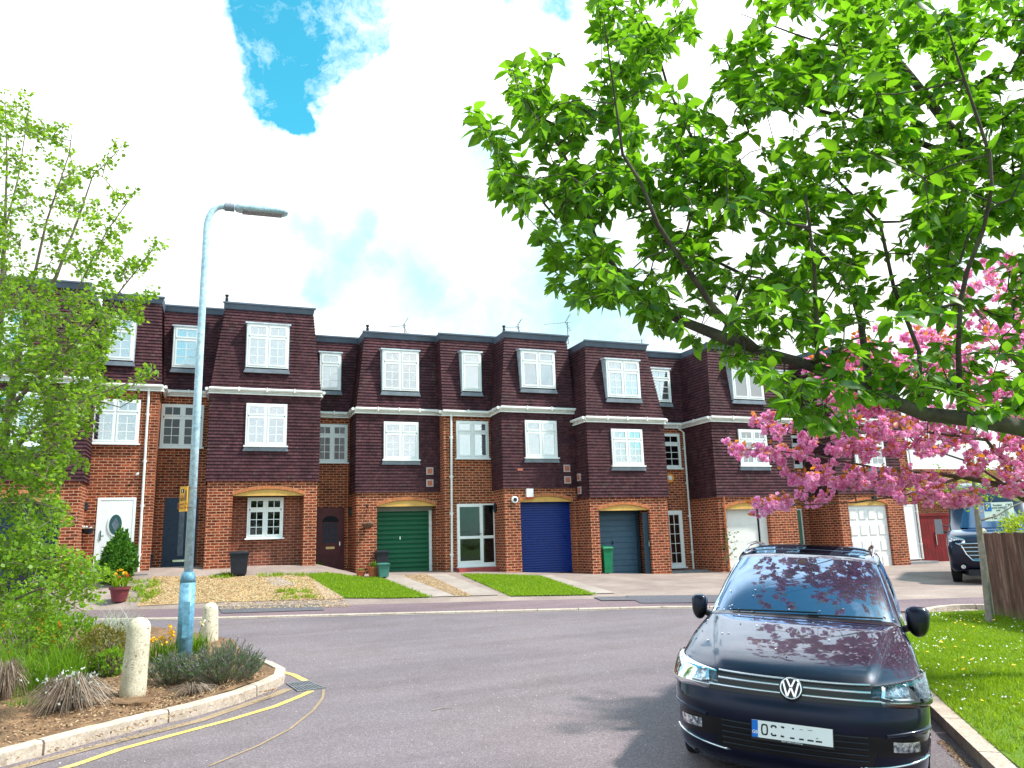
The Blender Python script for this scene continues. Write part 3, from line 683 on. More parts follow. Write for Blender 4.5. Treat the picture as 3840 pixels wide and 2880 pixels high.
# ---- section planes
Y0, Y1, Y2, Y3, Y4, Y5, Y6, Y7, Y8, Y9, Y10, Y11, Y12, Y13 = 24.1, 25.2, 26.3, 25.0, 26.2, 25.07, 24.55, 23.53, 22.6, 23.7, 22.0, 23.1, 21.5, 22.6
X0b = S(318, 1650, Y0)[0]; X0a = X0b-3.3; X1b = S(600, 1460, Y1)[0]
X3a, X3b = S(778, 1804, Y3)[0], S(1190, 1805, Y3)[0]
X5a, X5b = S(1337, 1846, Y5)[0], S(1650, 1847, Y5)[0]
X6b = S(1843, 1548, Y6)[0]; X7b = S(2162, 1833, Y7)[0]; X8b = S(2501, 1866.5, Y8)[0]
X10a, X10b = S(2689, 1859, Y10)[0], S(2984, 1874, Y10)[0]
X12a = 20.75; X12b = S(3387, 1890, Y12)[0]; X13b = X12b+1.75
def zat(px, py, Y): return S(px, py, Y)[2]
# ================= house A (far left)
ea = zat(300, 1416, Y0); ea1 = zat(520, 1443, Y1); ra = zat(600, 1120, Y1+.4)
hA = base_house('leftmost terraced house behind the leafy tree, white front door with an oval pane', X0b, Y1, gz(X0b, Y1))
gb = zat(440, 2150, Y1)
bay_ground(hA, X0a, X0b, Y0, 0.7, zat(250, 1805, Y0), X0a+.45, X0b-.45, zat(250, 1880, Y0), .2, .5)
MB().box(X0a+.45, X0b-.45, Y0+.5, Y0+.56, 0.7, zat(250, 1880, Y0)).build('garage_door', M['slate_dark'], hA)
tiled_front(hA, X0a, X0b, Y0, zat(250, 1805, Y0), ea)
mansard(hA, X0a, X0b, Y0, ea, ea+(ra-ea1), .25, .25)
wpx(hA, (-40, 160, 1470, 1670), Y0, nx=2); dormer(hA, (-60, 110, 1160, 1345), Y0, curtain='full')
brickwall(hA, X0b, X1b, Y1, 0.7, ea1, left=False)
mansard(hA, X0b, X1b, Y1, ea1, ra, 0, .12, left=False)
gutter(hA, [(X0a, Y0-.04, ea), (X0b+.03, Y0-.04, ea)]); gutter(hA, [(X0b+.03, Y1-.04, ea1), (X1b+.06, Y1-.04, ea1), (X1b+.06, Y2-.1, ea1)])
dormer(hA, (405, 506, 1186, 1352), Y1, cols=1, curtain='full')
wpx(hA, (342, 524, 1498, 1663), Y1, curtain='swag', apron=False, cmat=M['cur_grey'])
pipe(hA, [(S(559, 1450, Y1)[0], Y1-.1, ea1-.06), (S(559, 1470, Y1)[0], Y1-.06, ea1-.25), (S(541, 1800, Y1)[0], Y1-.06, 1.0)])
def door_box(house, px0, px1, py0, py1, Y, frame, fmat, dmat, out=0.02):
    """frame plus leaf; returns leaf object and its rectangle"""
    X0, X1 = S(px0, (py0+py1)/2, Y)[0], S(px1, (py0+py1)/2, Y)[0]; Z1, Z0 = S((px0+px1)/2, py0, Y)[2], S((px0+px1)/2, py1, Y)[2]
    f = MB(); f.box(X0, X0+frame, Y-out, Y+.02, Z0, Z1); f.box(X1-frame, X1, Y-out, Y+.02, Z0, Z1); f.box(X0+frame, X1-frame, Y-out, Y+.02, Z1-frame, Z1)
    f.box(X0-.02, X1+.02, Y-out-.03, Y+.02, Z0-.04, Z0)
    d = MB(); a, b, c, e = X0+frame, X1-frame, Z0+.01, Z1-frame; d.box(a, b, Y-out+.012, Y-out+.05, c, e)
    D = d.build('front_door', dmat, house); f.build('door_frame', fmat, D)
    return D, a, b, c, e, Y-out+.012
D, a, b, c, e, y = door_box(hA, 357, 503, 1866, 2150, Y1, .07, M['upvc'], M['upvc'])
cx, cz = (a+b)/2, lerp(c, e, .66)
def ellipse(cx, cz, rx, rz_, y, n=28): return [(cx+rx*math.cos(t*2*math.pi/n), y, cz+rz_*math.sin(t*2*math.pi/n)) for t in range(n)]
MB().prism(ellipse(cx, cz, .21, .34, y-.025), (0, .03, 0)).build('pane_surround', M['upvc'], D)
MB().prism(ellipse(cx, cz, .165, .285, y-.032), (0, .01, 0)).build('oval_pane', simple('dark_green_pane', (0.02, 0.07, 0.08), 0.1), D)
MB().prism([(cx, y-.035, cz+.2), (cx-.1, y-.035, cz), (cx, y-.035, cz-.2), (cx+.1, y-.035, cz)], (0, .004, 0)).prism([(cx, y-.039, cz+.05), (cx-.04, y-.039, cz), (cx, y-.039, cz-.05), (cx+.04, y-.039, cz)], (0, .003, 0)).build('leaded_diamond', M['frosted'], D)
mb = MB(); mb.box(a+.055, a+.075, y-.03, y, lerp(c, e, .45), lerp(c, e, .58)); mb.box(a+.06, a+.15, y-.05, y-.035, lerp(c, e, .50), lerp(c, e, .512)); mb.build('handle', M['black'], D)
MB().box(cx-.13, cx+.13, y-.01, y, lerp(c, e, .41), lerp(c, e, .435)).build('letterbox', M['chrome'], D)
mb = MB()
for q in (.08, .36):
    for (p0, p1) in ((a+.12, cx-.04), (cx+.04, b-.12)): mb.box(p0, p1, y-.012, y, lerp(c, e, q), lerp(c, e, q+.25 if q < .1 else q+.0))
mb.build('lower_panel', M['upvc'], D)
p = S(330, 1905, Y1); mb = MB(); mb.lathe((p[0]-.05, Y1-.14, p[2]-.1), [(.03, 0), (.07, .05), (.07, .2), (.09, .22), (.02, .28)], 8); mb.box(p[0]-.06, p[0]-.04, Y1-.14, Y1, p[2]+.05, p[2]+.08); mb.build('wall_lantern', M['black'], hA)
p = S(518, 1776, Y1); mb = MB(); mb.tube([(p[0], Y1, p[2]), (p[0]-.03, Y1-.13, p[2]-.04)], .035, 8); mb.build('security_camera', M['upvc'], hA)
MB().box(X0b+.02, X1b, Y1-.5, Y1, 0.8, gb-.03).build('doorstep', M['step'], hA)
# ================= house B (navy door + infilled bay)
eb2 = zat(680, 1466, Y2); rb2 = zat(680, 1153, Y2+.4); eb3 = zat(995, 1461, Y3); rb3 = zat(1000, 1150, Y3+.4); tb3 = zat(983, 1804.6, Y3); g3 = zat(985, 2142, Y3)
hB = base_house('tall terraced house behind the street lamp, navy door, bricked-in arch with white window', X3a, Y3, gz(X3a, Y3))
brickwall(hB, X1b, X3a+.02, Y2, 0.8, eb2, False, False); mansard(hB, X1b-.3, X3a+.3, Y2, eb2, rb2, 0, 0, left=False, right=False)
gutter(hB, [(X1b+.1, Y2-.04, eb2), (X3a-.02, Y2-.04, eb2)])
dormer(hB, (650, 748, 1222, 1380), Y2, cols=1, curtain='full'); wpx(hB, (603, 762, 1518, 1678), Y2, curtain='none', apron=False)
D, a, b, c, e, y = door_box(hB, 612, 738, 1866, 2130, Y2, .05, M['navy'], M['navy'])
MB().box(lerp(a, b, .44), lerp(a, b, .62), y-.012, y, lerp(c, e, .17), lerp(c, e, .92)).build('pane', M['frosted'], D)
mb = MB(); mb.box(lerp(a, b, .3), lerp(a, b, .8), y-.02, y, lerp(c, e, .085), lerp(c, e, .115)); mb.box(a, b, y-.03, y, c, c+.035); mb.build('letterbox', M['chrome'], D)
MB().box(X1b, X3a+.03, Y2-1.2, Y2, 0.8, zat(670, 2134, Y2)-.045).build('doorstep', M['step'], hB)
zo = zat(1000, 1857, Y3); ox0, ox1 = S(870, 1950, Y3)[0], S(1138, 1950, Y3)[0]
bay_ground(hB, X3a, X3b, Y3, 0.7, tb3, ox0, ox1, zo, .19, .55)
mb = MB(); mb.face([(ox0-.1, Y3+.5, .7), (ox1+.1, Y3+.5, .7), (ox1+.1, Y3+.5, zo+.3), (ox0-.1, Y3+.5, zo+.3)]); mb.build('infill_wall', brick_mat('infill_brick', (0.34, 0.095, 0.055), (0.22, 0.055, 0.04), (0.42, 0.24, 0.17), .5), hB)
wpx(hB, (926, 1061, 1866, 2017), Y3+.5, curtain='none', apron=False, nb=3)
tiled_front(hB, X3a, X3b, Y3, tb3, eb3); mansard(hB, X3a, X3b, Y3, eb3, rb3, .3, .22)
gutter(hB, [(X3a-.05, Y2-.1, eb3), (X3a-.05, Y3-.04, eb3), (X3b+.05, Y3-.04, eb3), (X3b+.05, Y4-.1, eb3)])
dormer(hB, (925, 1082, 1213, 1381), Y3, curtain='full', cmat=M['cur_refl_pale']); wpx(hB, (921, 1075, 1515, 1672), Y3-.03, curtain='blind', cmat=M['cur_refl_blue'])
def vent_pipe(house, px, py, Y, h=.28):
    p = S(px, py, Y); mb = MB(); mb.lathe((p[0], Y, p[2]-.2), [(.05, 0), (.05, .2+h*.6), (.035, .2+h*.62), (.035, .2+h*.8), (.06, .2+h*.82), (.06, .2+h)], 10); mb.build('vent_pipe', M['black'], house)
vent_pipe(hB, 850, 1136, Y3+1.2)
# ================= house C (maroon door + green garage)
ec4 = zat(1260, 1547, Y4); rc4 = zat(1260, 1267, Y4+.4); ec5 = zat(1490, 1534, Y5); rc5 = zat(1501, 1256, Y5+.4); tb5 = zat(1490, 1846, Y5)
hC = base_house('terraced house with a green garage door under its arch and a maroon front door', X5a, Y5, gz(X5a, Y5))
brickwall(hC, X3b-.02, X5a+.02, Y4, .6, ec4, False, False); mansard(hC, X3b-.3, X5a+.3, Y4, ec4, rc4, 0, 0, left=False, right=False)
gutter(hC, [(X3b+.07, Y4-.04, ec4), (X5a-.04, Y4-.04, ec4), (X5a-.05, Y5-.04, ec5), (X5b-.02, Y5-.04, ec5)])
dormer(hC, (1199, 1277, 1320, 1463), Y4, cols=1, curtain='full'); wpx(hC, (1186, 1302, 1592, 1734), Y4, curtain='sides', apron=False)
D, a, b, c, e, y = door_box(hC, 1186, 1290, 1904, 2148, Y4, .06, M['maroon'], M['maroon'])
n = 14; fan = [(lerp(a, b, .5)+.27*math.cos(math.pi*i/n), y-.008, lerp(c, e, .80)+.2*math.sin(math.pi*i/n)) for i in range(n+1)]
MB().prism(fan, (0, .02, 0)).build('fanlight', M['dark_in'], D)
mb = MB()
for i in range(3):
    for j in range(4): mb.box(lerp(a, b, .5)-.25+i*.17, lerp(a, b, .5)-.25+i*.17+.155, y-.010, y, lerp(c, e, .47)+j*.165, lerp(c, e, .47)+j*.165+.15)
mb.build('pane', M['frosted'], D) if False else mb.build('pane', simple('dark_pane', (0.02, 0.03, 0.05), 0.15), D)
mb = MB(); mb.box(lerp(a, b, .5)-.14, lerp(a, b, .5)+.14, y-.014, y, lerp(c, e, .37), lerp(c, e, .405)); mb.build('letterbox', M['brass'], D)
mb = MB()
for p0, p1 in ((.14, .46), (.54, .86)): mb.box(lerp(a, b, p0), lerp(a, b, p1), y-.014, y, lerp(c, e, .1), lerp(c, e, .32))
mb.build('lower_panel', M['maroon'], D)
MB().box(b-.1, b-.07, y-.03, y, lerp(c, e, .42), lerp(c, e, .48)).build('handle', M['chrome'], D)
p = S(1312, 1920, Y4); mb = MB(); mb.lathe((p[0], Y4-.16, p[2]-.15), [(.03, 0), (.07, .05), (.08, .22), (.1, .24), (.02, .32)], 8); mb.box(p[0]-.015, p[0]+.015, Y4-.16, Y4, p[2]+.1, p[2]+.13); mb.build('wall_lantern', M['black'], hC)
pipe(hC, [(S(1303, 1740, Y4)[0], Y4-.04, S(1303, 1740, Y4)[2]), (S(1303, 2120, Y4)[0], Y4-.04, S(1303, 2120, Y4)[2])], M['arch_brick'], .018, 'cable_conduit', False)
MB().box(X3b, X5a, Y4-.7, Y4, .6, zat(1240, 2152, Y4)-.045).build('doorstep', M['step'], hC)
zo = zat(1525, 1897, Y5); ox0, ox1 = S(1413, 2000, Y5)[0], S(1637, 2000, Y5)[0]
bay_ground(hC, X5a, X5b, Y5, .5, tb5, ox0, ox1, zo, .19, .5, right=False)
yg = Y5+.5; zg = .6; jx = S(1608, 2000, yg)[0]
MB().box(ox0, ox1+.02, yg-.01, yg+.05, zat(1500, 1915, yg)-.02, zo+.05).build('garage_lintel', simple('grey_lintel', (.25, .26, .25), .6), hC)
mb = MB(); mb.box(jx, jx+.09, yg-.05, yg+.05, zg, zat(1500, 1915, yg)); mb.build('garage_frame', M['upvc'], hC)
MB().box(jx+.09, ox1+.05, yg, yg+.05, zg, zo).build('jamb_wall', M['brick'], hC)
G = slats('garage_door', hC, ox0, jx, gz(6, 25)-.02, zat(1500, 1915, yg)-.02, yg+.02, M['green'], .152, .03, .3)
p = S(1499, 2018, yg); MB().box(p[0]-.015, p[0]+.015, yg-.05, yg, p[2]-.05, p[2]+.05).build('handle', M['chrome'], G)
tiled_front(hC, X5a, X5b, Y5, tb5, ec5, right=False); mansard(hC, X5a, X5b, Y5, ec5, rc5, .28, 0, right=False)
dormer(hC, (1433, 1568, 1311, 1466), Y5, curtain='full', cmat=M['cur_grey']); wpx(hC, (1438, 1568, 1583, 1724), Y5-.03, curtain='full', cmat=M['cur_refl_blue'])
airbrick(hC, 1610, 1767, Y5); airbrick(hC, 1610, 1812, Y5); vent_pipe(hC, 1378, 1248, Y5+1)
# ================= house D (white glazed door + blue garage)
ed6 = zat(1750, 1542, Y6); rd6 = zat(1755, 1262, Y6+.4); ed7 = zat(2010, 1529, Y7); rd7 = zat(2020, 1257, Y7+.4); tb7 = zat(2023, 1831, Y7)
hD = base_house('terraced house with a royal blue garage door and a white glazed door over red step', X6b, Y7, gz(X6b, Y7))
brickwall(hD, X5b, X6b+.02, Y6, .5, ed6, True, False); mansard(hD, X5b, X6b+.3, Y6, ed6, rd6, 0, 0, right=False)
gutter(hD, [(X5b, Y5-.04, ec5), (X5b-.02, Y6-.04, ed6), (X6b-.04, Y6-.04, ed6), (X6b-.05, Y7-.04, ed7), (X7b+.02, Y7-.04, ed7)])
dormer(hD, (1731, 1802, 1318, 1468), Y6, cols=1, nx=1, nb=1, curtain='blind', cmat=M['cur_refl_pale']); wpx(hD, (1710, 1830, 1580, 1719), Y6, nx=1, nb=1, curtain='full', apron=False)
pipe(hD, [(S(1690, 1545, Y6)[0], Y6-.1, ed6-.06), (S(1690, 1560, Y6)[0], Y6-.06, ed6-.3), (S(1693, 2150, Y6)[0], Y6-.06, S(1693, 2152, Y6)[2])])
# glazed door with side light
X0, X1 = S(1714, 2000, Y6)[0], S(1856, 2000, Y6)[0]; Z1, Z0 = zat(1785, 1889, Y6), zat(1785, 2122, Y6); y = Y6-.03
xm = lerp(X0, X1, .645); zm = lerp(Z0, Z1, .455)
d = MB(); d.box(X0, X0+.09, y, Y6+.02, Z0, Z1); d.box(xm-.065, xm+.045, y-.004, Y6+.02, Z0, Z1); d.box(X1-.05, X1, y, Y6+.02, Z0, Z1)
d.box(X0+.09, xm-.065, y, Y6+.02, Z1-.10, Z1); d.box(xm+.045, X1-.05, y, Y6+.02, Z1-.05, Z1); d.box(X0+.09, xm-.065, y, Y6+.02, Z0, Z0+.17); d.box(xm+.045, X1-.05, y, Y6+.02, Z0, Z0+.10)
d.box(X0+.09, xm-.065, y+.002, Y6+.02, zm-.04, zm+.05); d.box(xm+.045, X1-.05, y+.002, Y6+.02, zm-.04, zm+.05); d.box(X0-.03, X1+.03, y-.05, Y6, Z0-.04, Z0)
D = d.build('front_door', M['upvc'], hD)
q = MB(); q.box(X0+.08, xm-.06, Y6-.015, Y6-.009, Z0+.1, Z1-.05); q.box(xm+.04, X1-.04, Y6-.015, Y6-.009, Z0+.05, Z1-.04); q.build('pane', M['glass_dark'], D)
q = MB(); q.box(X0+.05, X1-.03, Y6-.004, Y6+.01, Z0+.05, Z1-.03); q.build('backing', simple('hall_shade', (.09, .11, .13), .8, var=.4, scale=2), D)
MB().box(xm-.15, xm-.03, y-.05, y-.02, zm+.10, zm+.12).build('handle', M['black'], D)
mb = MB(); mb.box(X0-.08, X1+.35, Y6-.42, Y6, .5, Z0-.045); mb.build('doorstep', M['redstep'], hD)
p = S(1865, 1905, Y6); mb = MB(); mb.lathe((X6b-.05, Y6-.25, p[2]-.16), [(.03, 0), (.06, .05), (.07, .2), (.09, .22), (.02, .3)], 8); mb.box(X6b-.07, X6b+.01, Y6-.26, Y6-.24, p[2]+.08, p[2]+.11); mb.build('wall_lantern', M['black'], hD)
zo = zat(2050, 1880, Y7); ox0, ox1 = S(1955, 2000, Y7)[0], S(2152, 2000, Y7)[0]
bay_ground(hD, X6b, X7b, Y7, .4, tb7, ox0, ox1, zo, .17, .3)
slats('garage_door', hD, ox0, ox1, gz(10, 23.5)-.03, zo+.02, Y7+.26, M['blue'], .077, .02, .3)
tiled_front(hD, X6b, X7b, Y7, tb7, ed7); mansard(hD, X6b, X7b, Y7, ed7, rd7, .28, 0)
W = dormer(hD, (1952, 2078, 1313, 1456), Y7, nx=1, nb=1, curtain='blind', cmat=M['cur_refl_cyan']); wpx(hD, (1968, 2086, 1578, 1716), Y7-.03, nx=1, nb=1, curtain='full', cmat=M['cur_grey'])
airbrick(hD, 2123, 1757, Y7); airbrick(hD, 2126, 1800, Y7); vent_pipe(hD, 1890, 1250, Y7+1)
MB().box(S(1948, 1760, Y7)[0]-.09, S(1948, 1760, Y7)[0]+.09, Y7-.07, Y7-.04, zat(1948, 1766, Y7), zat(1948, 1757, Y7)).build('patch_tile', M['stone'], hD)
p = S(1984, 1848, Y7); mb = MB(); mb.box(p[0]-.12, p[0]+.12, Y7-.09, Y7, p[2]-.14, p[2]+.13); o = mb.build('alarm_box', M['upvc'], hD)
MB().box(p[0]-.11, p[0]+.11, Y7-.085, Y7-.005, p[2]-.19, p[2]-.142).build('beacon', simple('red_plastic', (.5, .03, .03), .4), o)
p = S(1929, 1874, Y7); mb = MB(); mb.lathe((p[0], Y7, p[2]), [(.115, 0), (.115, .05), (.10, .07), (.06, .075)], 20, (0, -1, 0)); o = mb.build('clock', M['upvc'], hD); mb = MB(); mb.lathe((p[0], Y7-.07, p[2]), [(.065, 0), (.065, .012)], 16, (0, -1, 0)); mb.build('face', M['black'], o)
# ================= house E (grey garage + white many-paned door)
ee8 = zat(2346, 1567, Y8); re8 = zat(2318, 1289, Y8+.4); tb8 = zat(2356, 1865, Y8); ee9 = zat(2520, 1588, Y9); re9 = zat(2495, 1326, Y9+.4)
hE = base_house('terraced house with a slate grey garage door in a deep arch, orange alarm box', X8b, Y8, gz(X8b, Y8))
zo = zat(2344, 1912, Y8); ox0, ox1 = S(2250, 2000, Y8)[0], S(2440, 2000, Y8)[0]
bay_ground(hE, X7b+.002, X8b, Y8, .2, tb8, ox0, ox1, zo, .17, .95)
yg = Y8+.6; xg = S(2392, 2000, yg)[0]
G = slats('garage_door', hE, ox0, xg-.06, .4, zo-.12, yg+.03, M['slate'], .19, .016, .2)
MB().box(ox0, ox1, yg+.02, yg+.07, zo-.12, zo+.02).build('garage_lintel', M['slate_dark'], hE)
p = S(2297, 2035, yg); MB().box(p[0]-.02, p[0]+.02, yg-.03, yg, p[2]-.05, p[2]+.05).build('handle', M['black'], G)
mb = MB(); mb.box(xg-.06, xg+.04, yg-.03, yg+.08, .3, zo-.10); mb.box(xg+.04, ox1, yg+.2, yg+.25, .3, zo); mb.build('garage_frame', M['slate_dark'], hE)
xs = S(2412, 2000, Y8+.12)[0]; mb = MB(); mb.box(xs, ox1-.02, Y8+.1, Y8+.15, .4, zo-.1); D2 = mb.build('side_door', M['slate_dark'], hE)
p = S(2431, 2040, Y8+.1); mb = MB(); mb.tube([(p[0], Y8+.1, p[2]+.1), (p[0], Y8+.04, p[2]+.08), (p[0], Y8+.04, p[2]-.08), (p[0], Y8+.1, p[2]-.1)], .012, 6); mb.build('handle', M['chrome'], D2)
tiled_front(hE, X7b+.035, X8b, Y8, tb8, ee8); mansard(hE, X7b+.03, X8b, Y8, ee8, re8, .25, .28)
gutter(hE, [(X7b-.02, Y7-.1, ee8), (X7b-.02, Y8-.04, ee8), (X8b+.06, Y8-.04, ee8), (X8b+.06, Y9-.1, ee8)])
dormer(hE, (2272, 2395, 1347, 1492), Y8, curtain='full', cmat=M['cur_refl_pale']); wpx(hE, (2292, 2408, 1610, 1746), Y8-.03, curtain='half', cmat=M['cur_grey'])
for q in ((2174, 1790), (2176, 1839)):
    p = onX(q[0]*.576, q[1]*.576, X7b); v = MB(); v.box(X7b-.045, X7b+.02, p[1]-.12, p[1]+.12, p[2]-.12, p[2]+.12); o = v.build('air_vent', M['vent_white'], hE)
    v = MB(); v.box(X7b-.055, X7b-.02, p[1]-.085, p[1]+.085, p[2]-.085, p[2]+.085); v.build('grille', M['stone'], o)
brickwall(hE, X8b-.02, X10a+.02, Y9, .2, ee9, False, False); mansard(hE, X8b-.3, X10a+.3, Y9, ee9, re9, 0, 0, left=False, right=False)
dormer(hE, (2432, 2510, 1380, 1508), Y9, cols=1, curtain='full'); wpx(hE, (2478, 2548, 1627, 1756), Y9, cols=1, nb=3, curtain='none', apron=False)
X0, X1 = S(2478, 2020, Y9)[0], S(2560, 2020, Y9)[0]; Z1, Z0 = zat(2535, 1915, Y9), zat(2540, 2126, Y9)
D = window(hE, X0, X1, Z0, Z1, Y9, cols=1, top=0, nx=3, nb=5, curtain='none', apron=False, name='front_door', fw=.10)
p = S(2508, 1793, Y9); mb = MB(); mb.prism([(p[0]+.17*math.cos(t*math.pi/4+.39), Y9-.07, p[2]+.17*math.sin(t*math.pi/4+.39)) for t in range(8)], (0, .07, 0)); o = mb.build('alarm_box', simple('orange_plastic', (.85, .33, .05), .45), hE)
mb = MB(); mb.lathe((p[0], Y9-.07, p[2]), [(.09, 0), (.08, .03), (.03, .04)], 16, (0, -1, 0)); mb.build('cover', M['upvc'], o)
MB().box(X8b, X10a, Y9-.9, Y9, .2, Z0-.1).build('doorstep', M['step'], hE)
# ================= house F (white garage doors, green door)
ef = zat(2818, 1567, Y10); rf = zat(2670, 1291, Y10+.4); tbf = zat(2840, 1862, Y10); ef11 = zat(2990, 1588, Y11); rf11 = zat(2945, 1337, Y11+.4)
hF = base_house('terraced house behind the parked car roof, plain white garage doors and sage green door', X10a, Y10, gz(X10a, Y10))
zo = zat(2812, 1907, Y10); ox0, ox1 = S(2728, 2000, Y10)[0], S(2893, 2000, Y10)[0]
bay_ground(hF, X10a, X10b, Y10, .1, tbf, ox0, ox1, zo, .2, .5)
yg = Y10+.25; xg = S(2846, 2000, yg)[0]
mb = MB(); zz = np.linspace(.3, zo+.02, 5)
for i in range(4): mb.box(ox0, xg-.03, yg, yg+.04, zz[i]+.006, zz[i+1]-.006); mb.box(ox0+.001, xg-.031, yg+.01, yg+.035, zz[i]-.006, zz[i]+.006)
mb.build('garage_door', M['white_door'], hF)
mb = MB(); mb.box(xg-.03, xg+.03, yg+.03, yg+.08, .2, zo); mb.build('door_gap', M['dark_in'], hF)
mb = MB(); mb.box(xg+.03, ox1, yg-.06, yg-.02, .3, lerp(.3, zo, .88)); mb.box(xg+.03, ox1, yg-.055, yg-.02, lerp(.3, zo, .885), zo); mb.build('side_door', M['white_door'], hF)
tiled_front(hF, X10a, X10b, Y10, tbf, ef); mansard(hF, X10a, X10b, Y10, ef, rf, .3, .28)
gutter(hF, [(X8b+.07, Y9-.04, ee9), (X10a-.06, Y9-.04, ee9), (X10a-.05, Y10-.04, ef), (X10b+.06, Y10-.04, ef), (X10b+.06, Y11-.1, ef)])
pp = [S(2537, 1590, Y9-.12), S(2540, 1603, Y9-.12), S(2556, 1622, Y9-.1), S(2596, 2134, Y9-.1)]; pp = [pp[0], pp[1], (X10a-.07, Y9-.1, pp[2][2]), (X10a-.07, Y9-.1, pp[3][2])]
pipe(hF, pp)
pb = S(2714, 1870, Y10-.05); pipe(hF, [(pb[0], Y10-.05, tbf), (pb[0], Y10-.05, .3)], M['arch_brick'], .03)
dormer(hF, (2742, 2855, 1354, 1498), Y10, nx=1, nb=1, curtain='blind'); wpx(hF, (2770, 2874, 1612, 1746), Y10-.03, curtain='half')
airbrick(hF, 0, 0, Y10) if False else None
for q in ((2634, 1786), (2639, 1836)):
    p = onX(q[0]*.576, q[1]*.576, X10a); v = MB(); v.box(X10a-.045, X10a+.02, p[1]-.12, p[1]+.12, p[2]-.12, p[2]+.12); v.build('air_vent', M['tile'], hF)
brickwall(hF, X10b-.02, X12a+.02, Y11, .1, ef11, False, False); mansard(hF, X10b-.3, X12a+.3, Y11, ef11, rf11, 0, 0, left=False, right=False)
dormer(hF, (2905, 2964, 1390, 1516), Y11, cols=1, curtain='none'); wpx(hF, (2940, 3000, 1634, 1752), Y11, cols=1, curtain='half', apron=False)
D, a, b, c, e, y = door_box(hF, 2960, 3014, 1908, 2110, Y11, .05, M['upvc'], M['sage'])
gutter(hF, [(X10b+.07, Y11-.04, ef11), (X12a-.05, Y11-.04, ef11)])
# ================= house G (white panelled garage)
eg = ef11+.0; rg = rf; tbg = zat(3180, 1852, Y12)
eg = zat(3250, 1573, Y12)
hG = base_house('last terraced house beside the red gate, white panelled garage door under pink blossom', X12a, Y12, gz(X12a, Y12))
zo = zat(3268, 1893, Y12); ox0, ox1 = S(3192, 2000, Y12)[0], S(3342, 2000, Y12)[0]
bay_ground(hG, X12a, X12b, Y12, .1, tbg, ox0, ox1, zo, .19, .25)
yg = Y12+.12; mb = MB(); mb.box(ox0, ox1, yg, yg+.04, .28, zo+.02); G = mb.build('garage_door', M['upvc'], hG)
for j in range(4):
    for i in range(4):
        xa, xb = lerp(ox0, ox1, .05+i*.235), lerp(ox0, ox1, .05+i*.235+.185); za, zb = lerp(.28, zo, .05+j*.24), lerp(.28, zo, .05+j*.24+.17)
        q = MB(); q.hexa([(xa, yg, za), (xb, yg, za), (xb, yg, zb), (xa, yg, zb), (xa+.035, yg-.022, za+.035), (xb-.035, yg-.022, za+.035), (xb-.035, yg-.022, zb-.035), (xa+.035, yg-.022, zb-.035)]); q.build('panel', M['white_door'], G)
p = S(3274, 1868, Y12); mb = MB(); mb.box(p[0]-.08, p[0]+.08, Y12-.1, Y12, p[2]-.1, p[2]+.06); mb.build('floodlight', M['black'], hG)
tiled_front(hG, X12a, X12b, Y12, tbg, eg); mansard(hG, X12a, X12b, Y12, eg, rg, .3, .28)
gutter(hG, [(X12a-.05, Y11-.1, eg), (X12a-.05, Y12-.04, eg), (X12b+.06, Y12-.04, eg), (X12b+.06, Y13-.1, eg)])
dormer(hG, (3190, 3300, 1375, 1505), Y12, curtain='full'); wpx(hG, (3200, 3310, 1630, 1750), Y12-.03, curtain='full')
brickwall(hG, X12b-.02, X13b, Y13, .1, eg-.05, False, True); mansard(hG, X12b-.3, X13b, Y13, eg-.05, rg-.1, 0, .2, left=False)
D, a, b, c, e, y = door_box(hG, 3388, 3440, 1892, 2094, Y13, .06, M['upvc'], M['upvc'])
xp = S(3432, 1900, Y13)[0]; pipe(hG, [(xp, Y13-.1, eg-.1), (xp, Y13-.06, eg-.4), (S(3457, 2096, Y13)[0], Y13-.06, S(3457, 2096, Y13)[2])])
MB().box(X12b, X13b-.02, Y13-.8, Y13, .1, zat(3450, 2102, Y13)).build('doorstep', M['step'], hG)
# ================= TV aerials on the roofs
M['alu'] = simple('aerial_metal', (.25, .25, .28), .5, metal=.6)
def aerial(house, base, tip, boom_l, boom_r, Y, n, refl=True, name='tv_aerial'):
    """base/tip of the mast and ends of the boom in photo pixels on the plane Y"""
    b, t, l, r = [S(*q, Y) for q in (base, tip, boom_l, boom_r)]; mb = MB(); mb.tube([b-(0, 0, .3), t], .018, 6); mb.tube([l, r], .012, 5)
    for i in range(n):
        q = lerp(l, r, i/(n-1)); h = .07+.05*i/n; mb.tube([q-(0, .14, h*.5), q+(0, .14, h*.5)], .007, 4)
    if refl:
        q = lerp(l, r, .86)
        for s in (-1, 1):
            for k in range(4): mb.tube([q+(.03+.05*k, -.16, s*(.06+.08*k)), q+(.03+.05*k, .16, s*(.06+.08*k))], .007, 4)
            mb.tube([q, q+(.2, 0, s*.34)], .01, 4)
    mb.build(name, M['alu'], house)
aerial(hC, (1518, 1252), (1518, 1215), (1457, 1226), (1520, 1221), Y5+2.5, 7)
aerial(hD, (1947, 1250), (1945, 1222), (1890, 1228), (1946, 1226), Y7+2, 7)
aerial(hD, (2130, 1262), (2127, 1208), (2044, 1216), (2133, 1208), Y7+2, 11)
aerial(hE, (2408, 1295), (2406, 1272), (2332, 1277), (2412, 1274), Y8+2, 9, False)
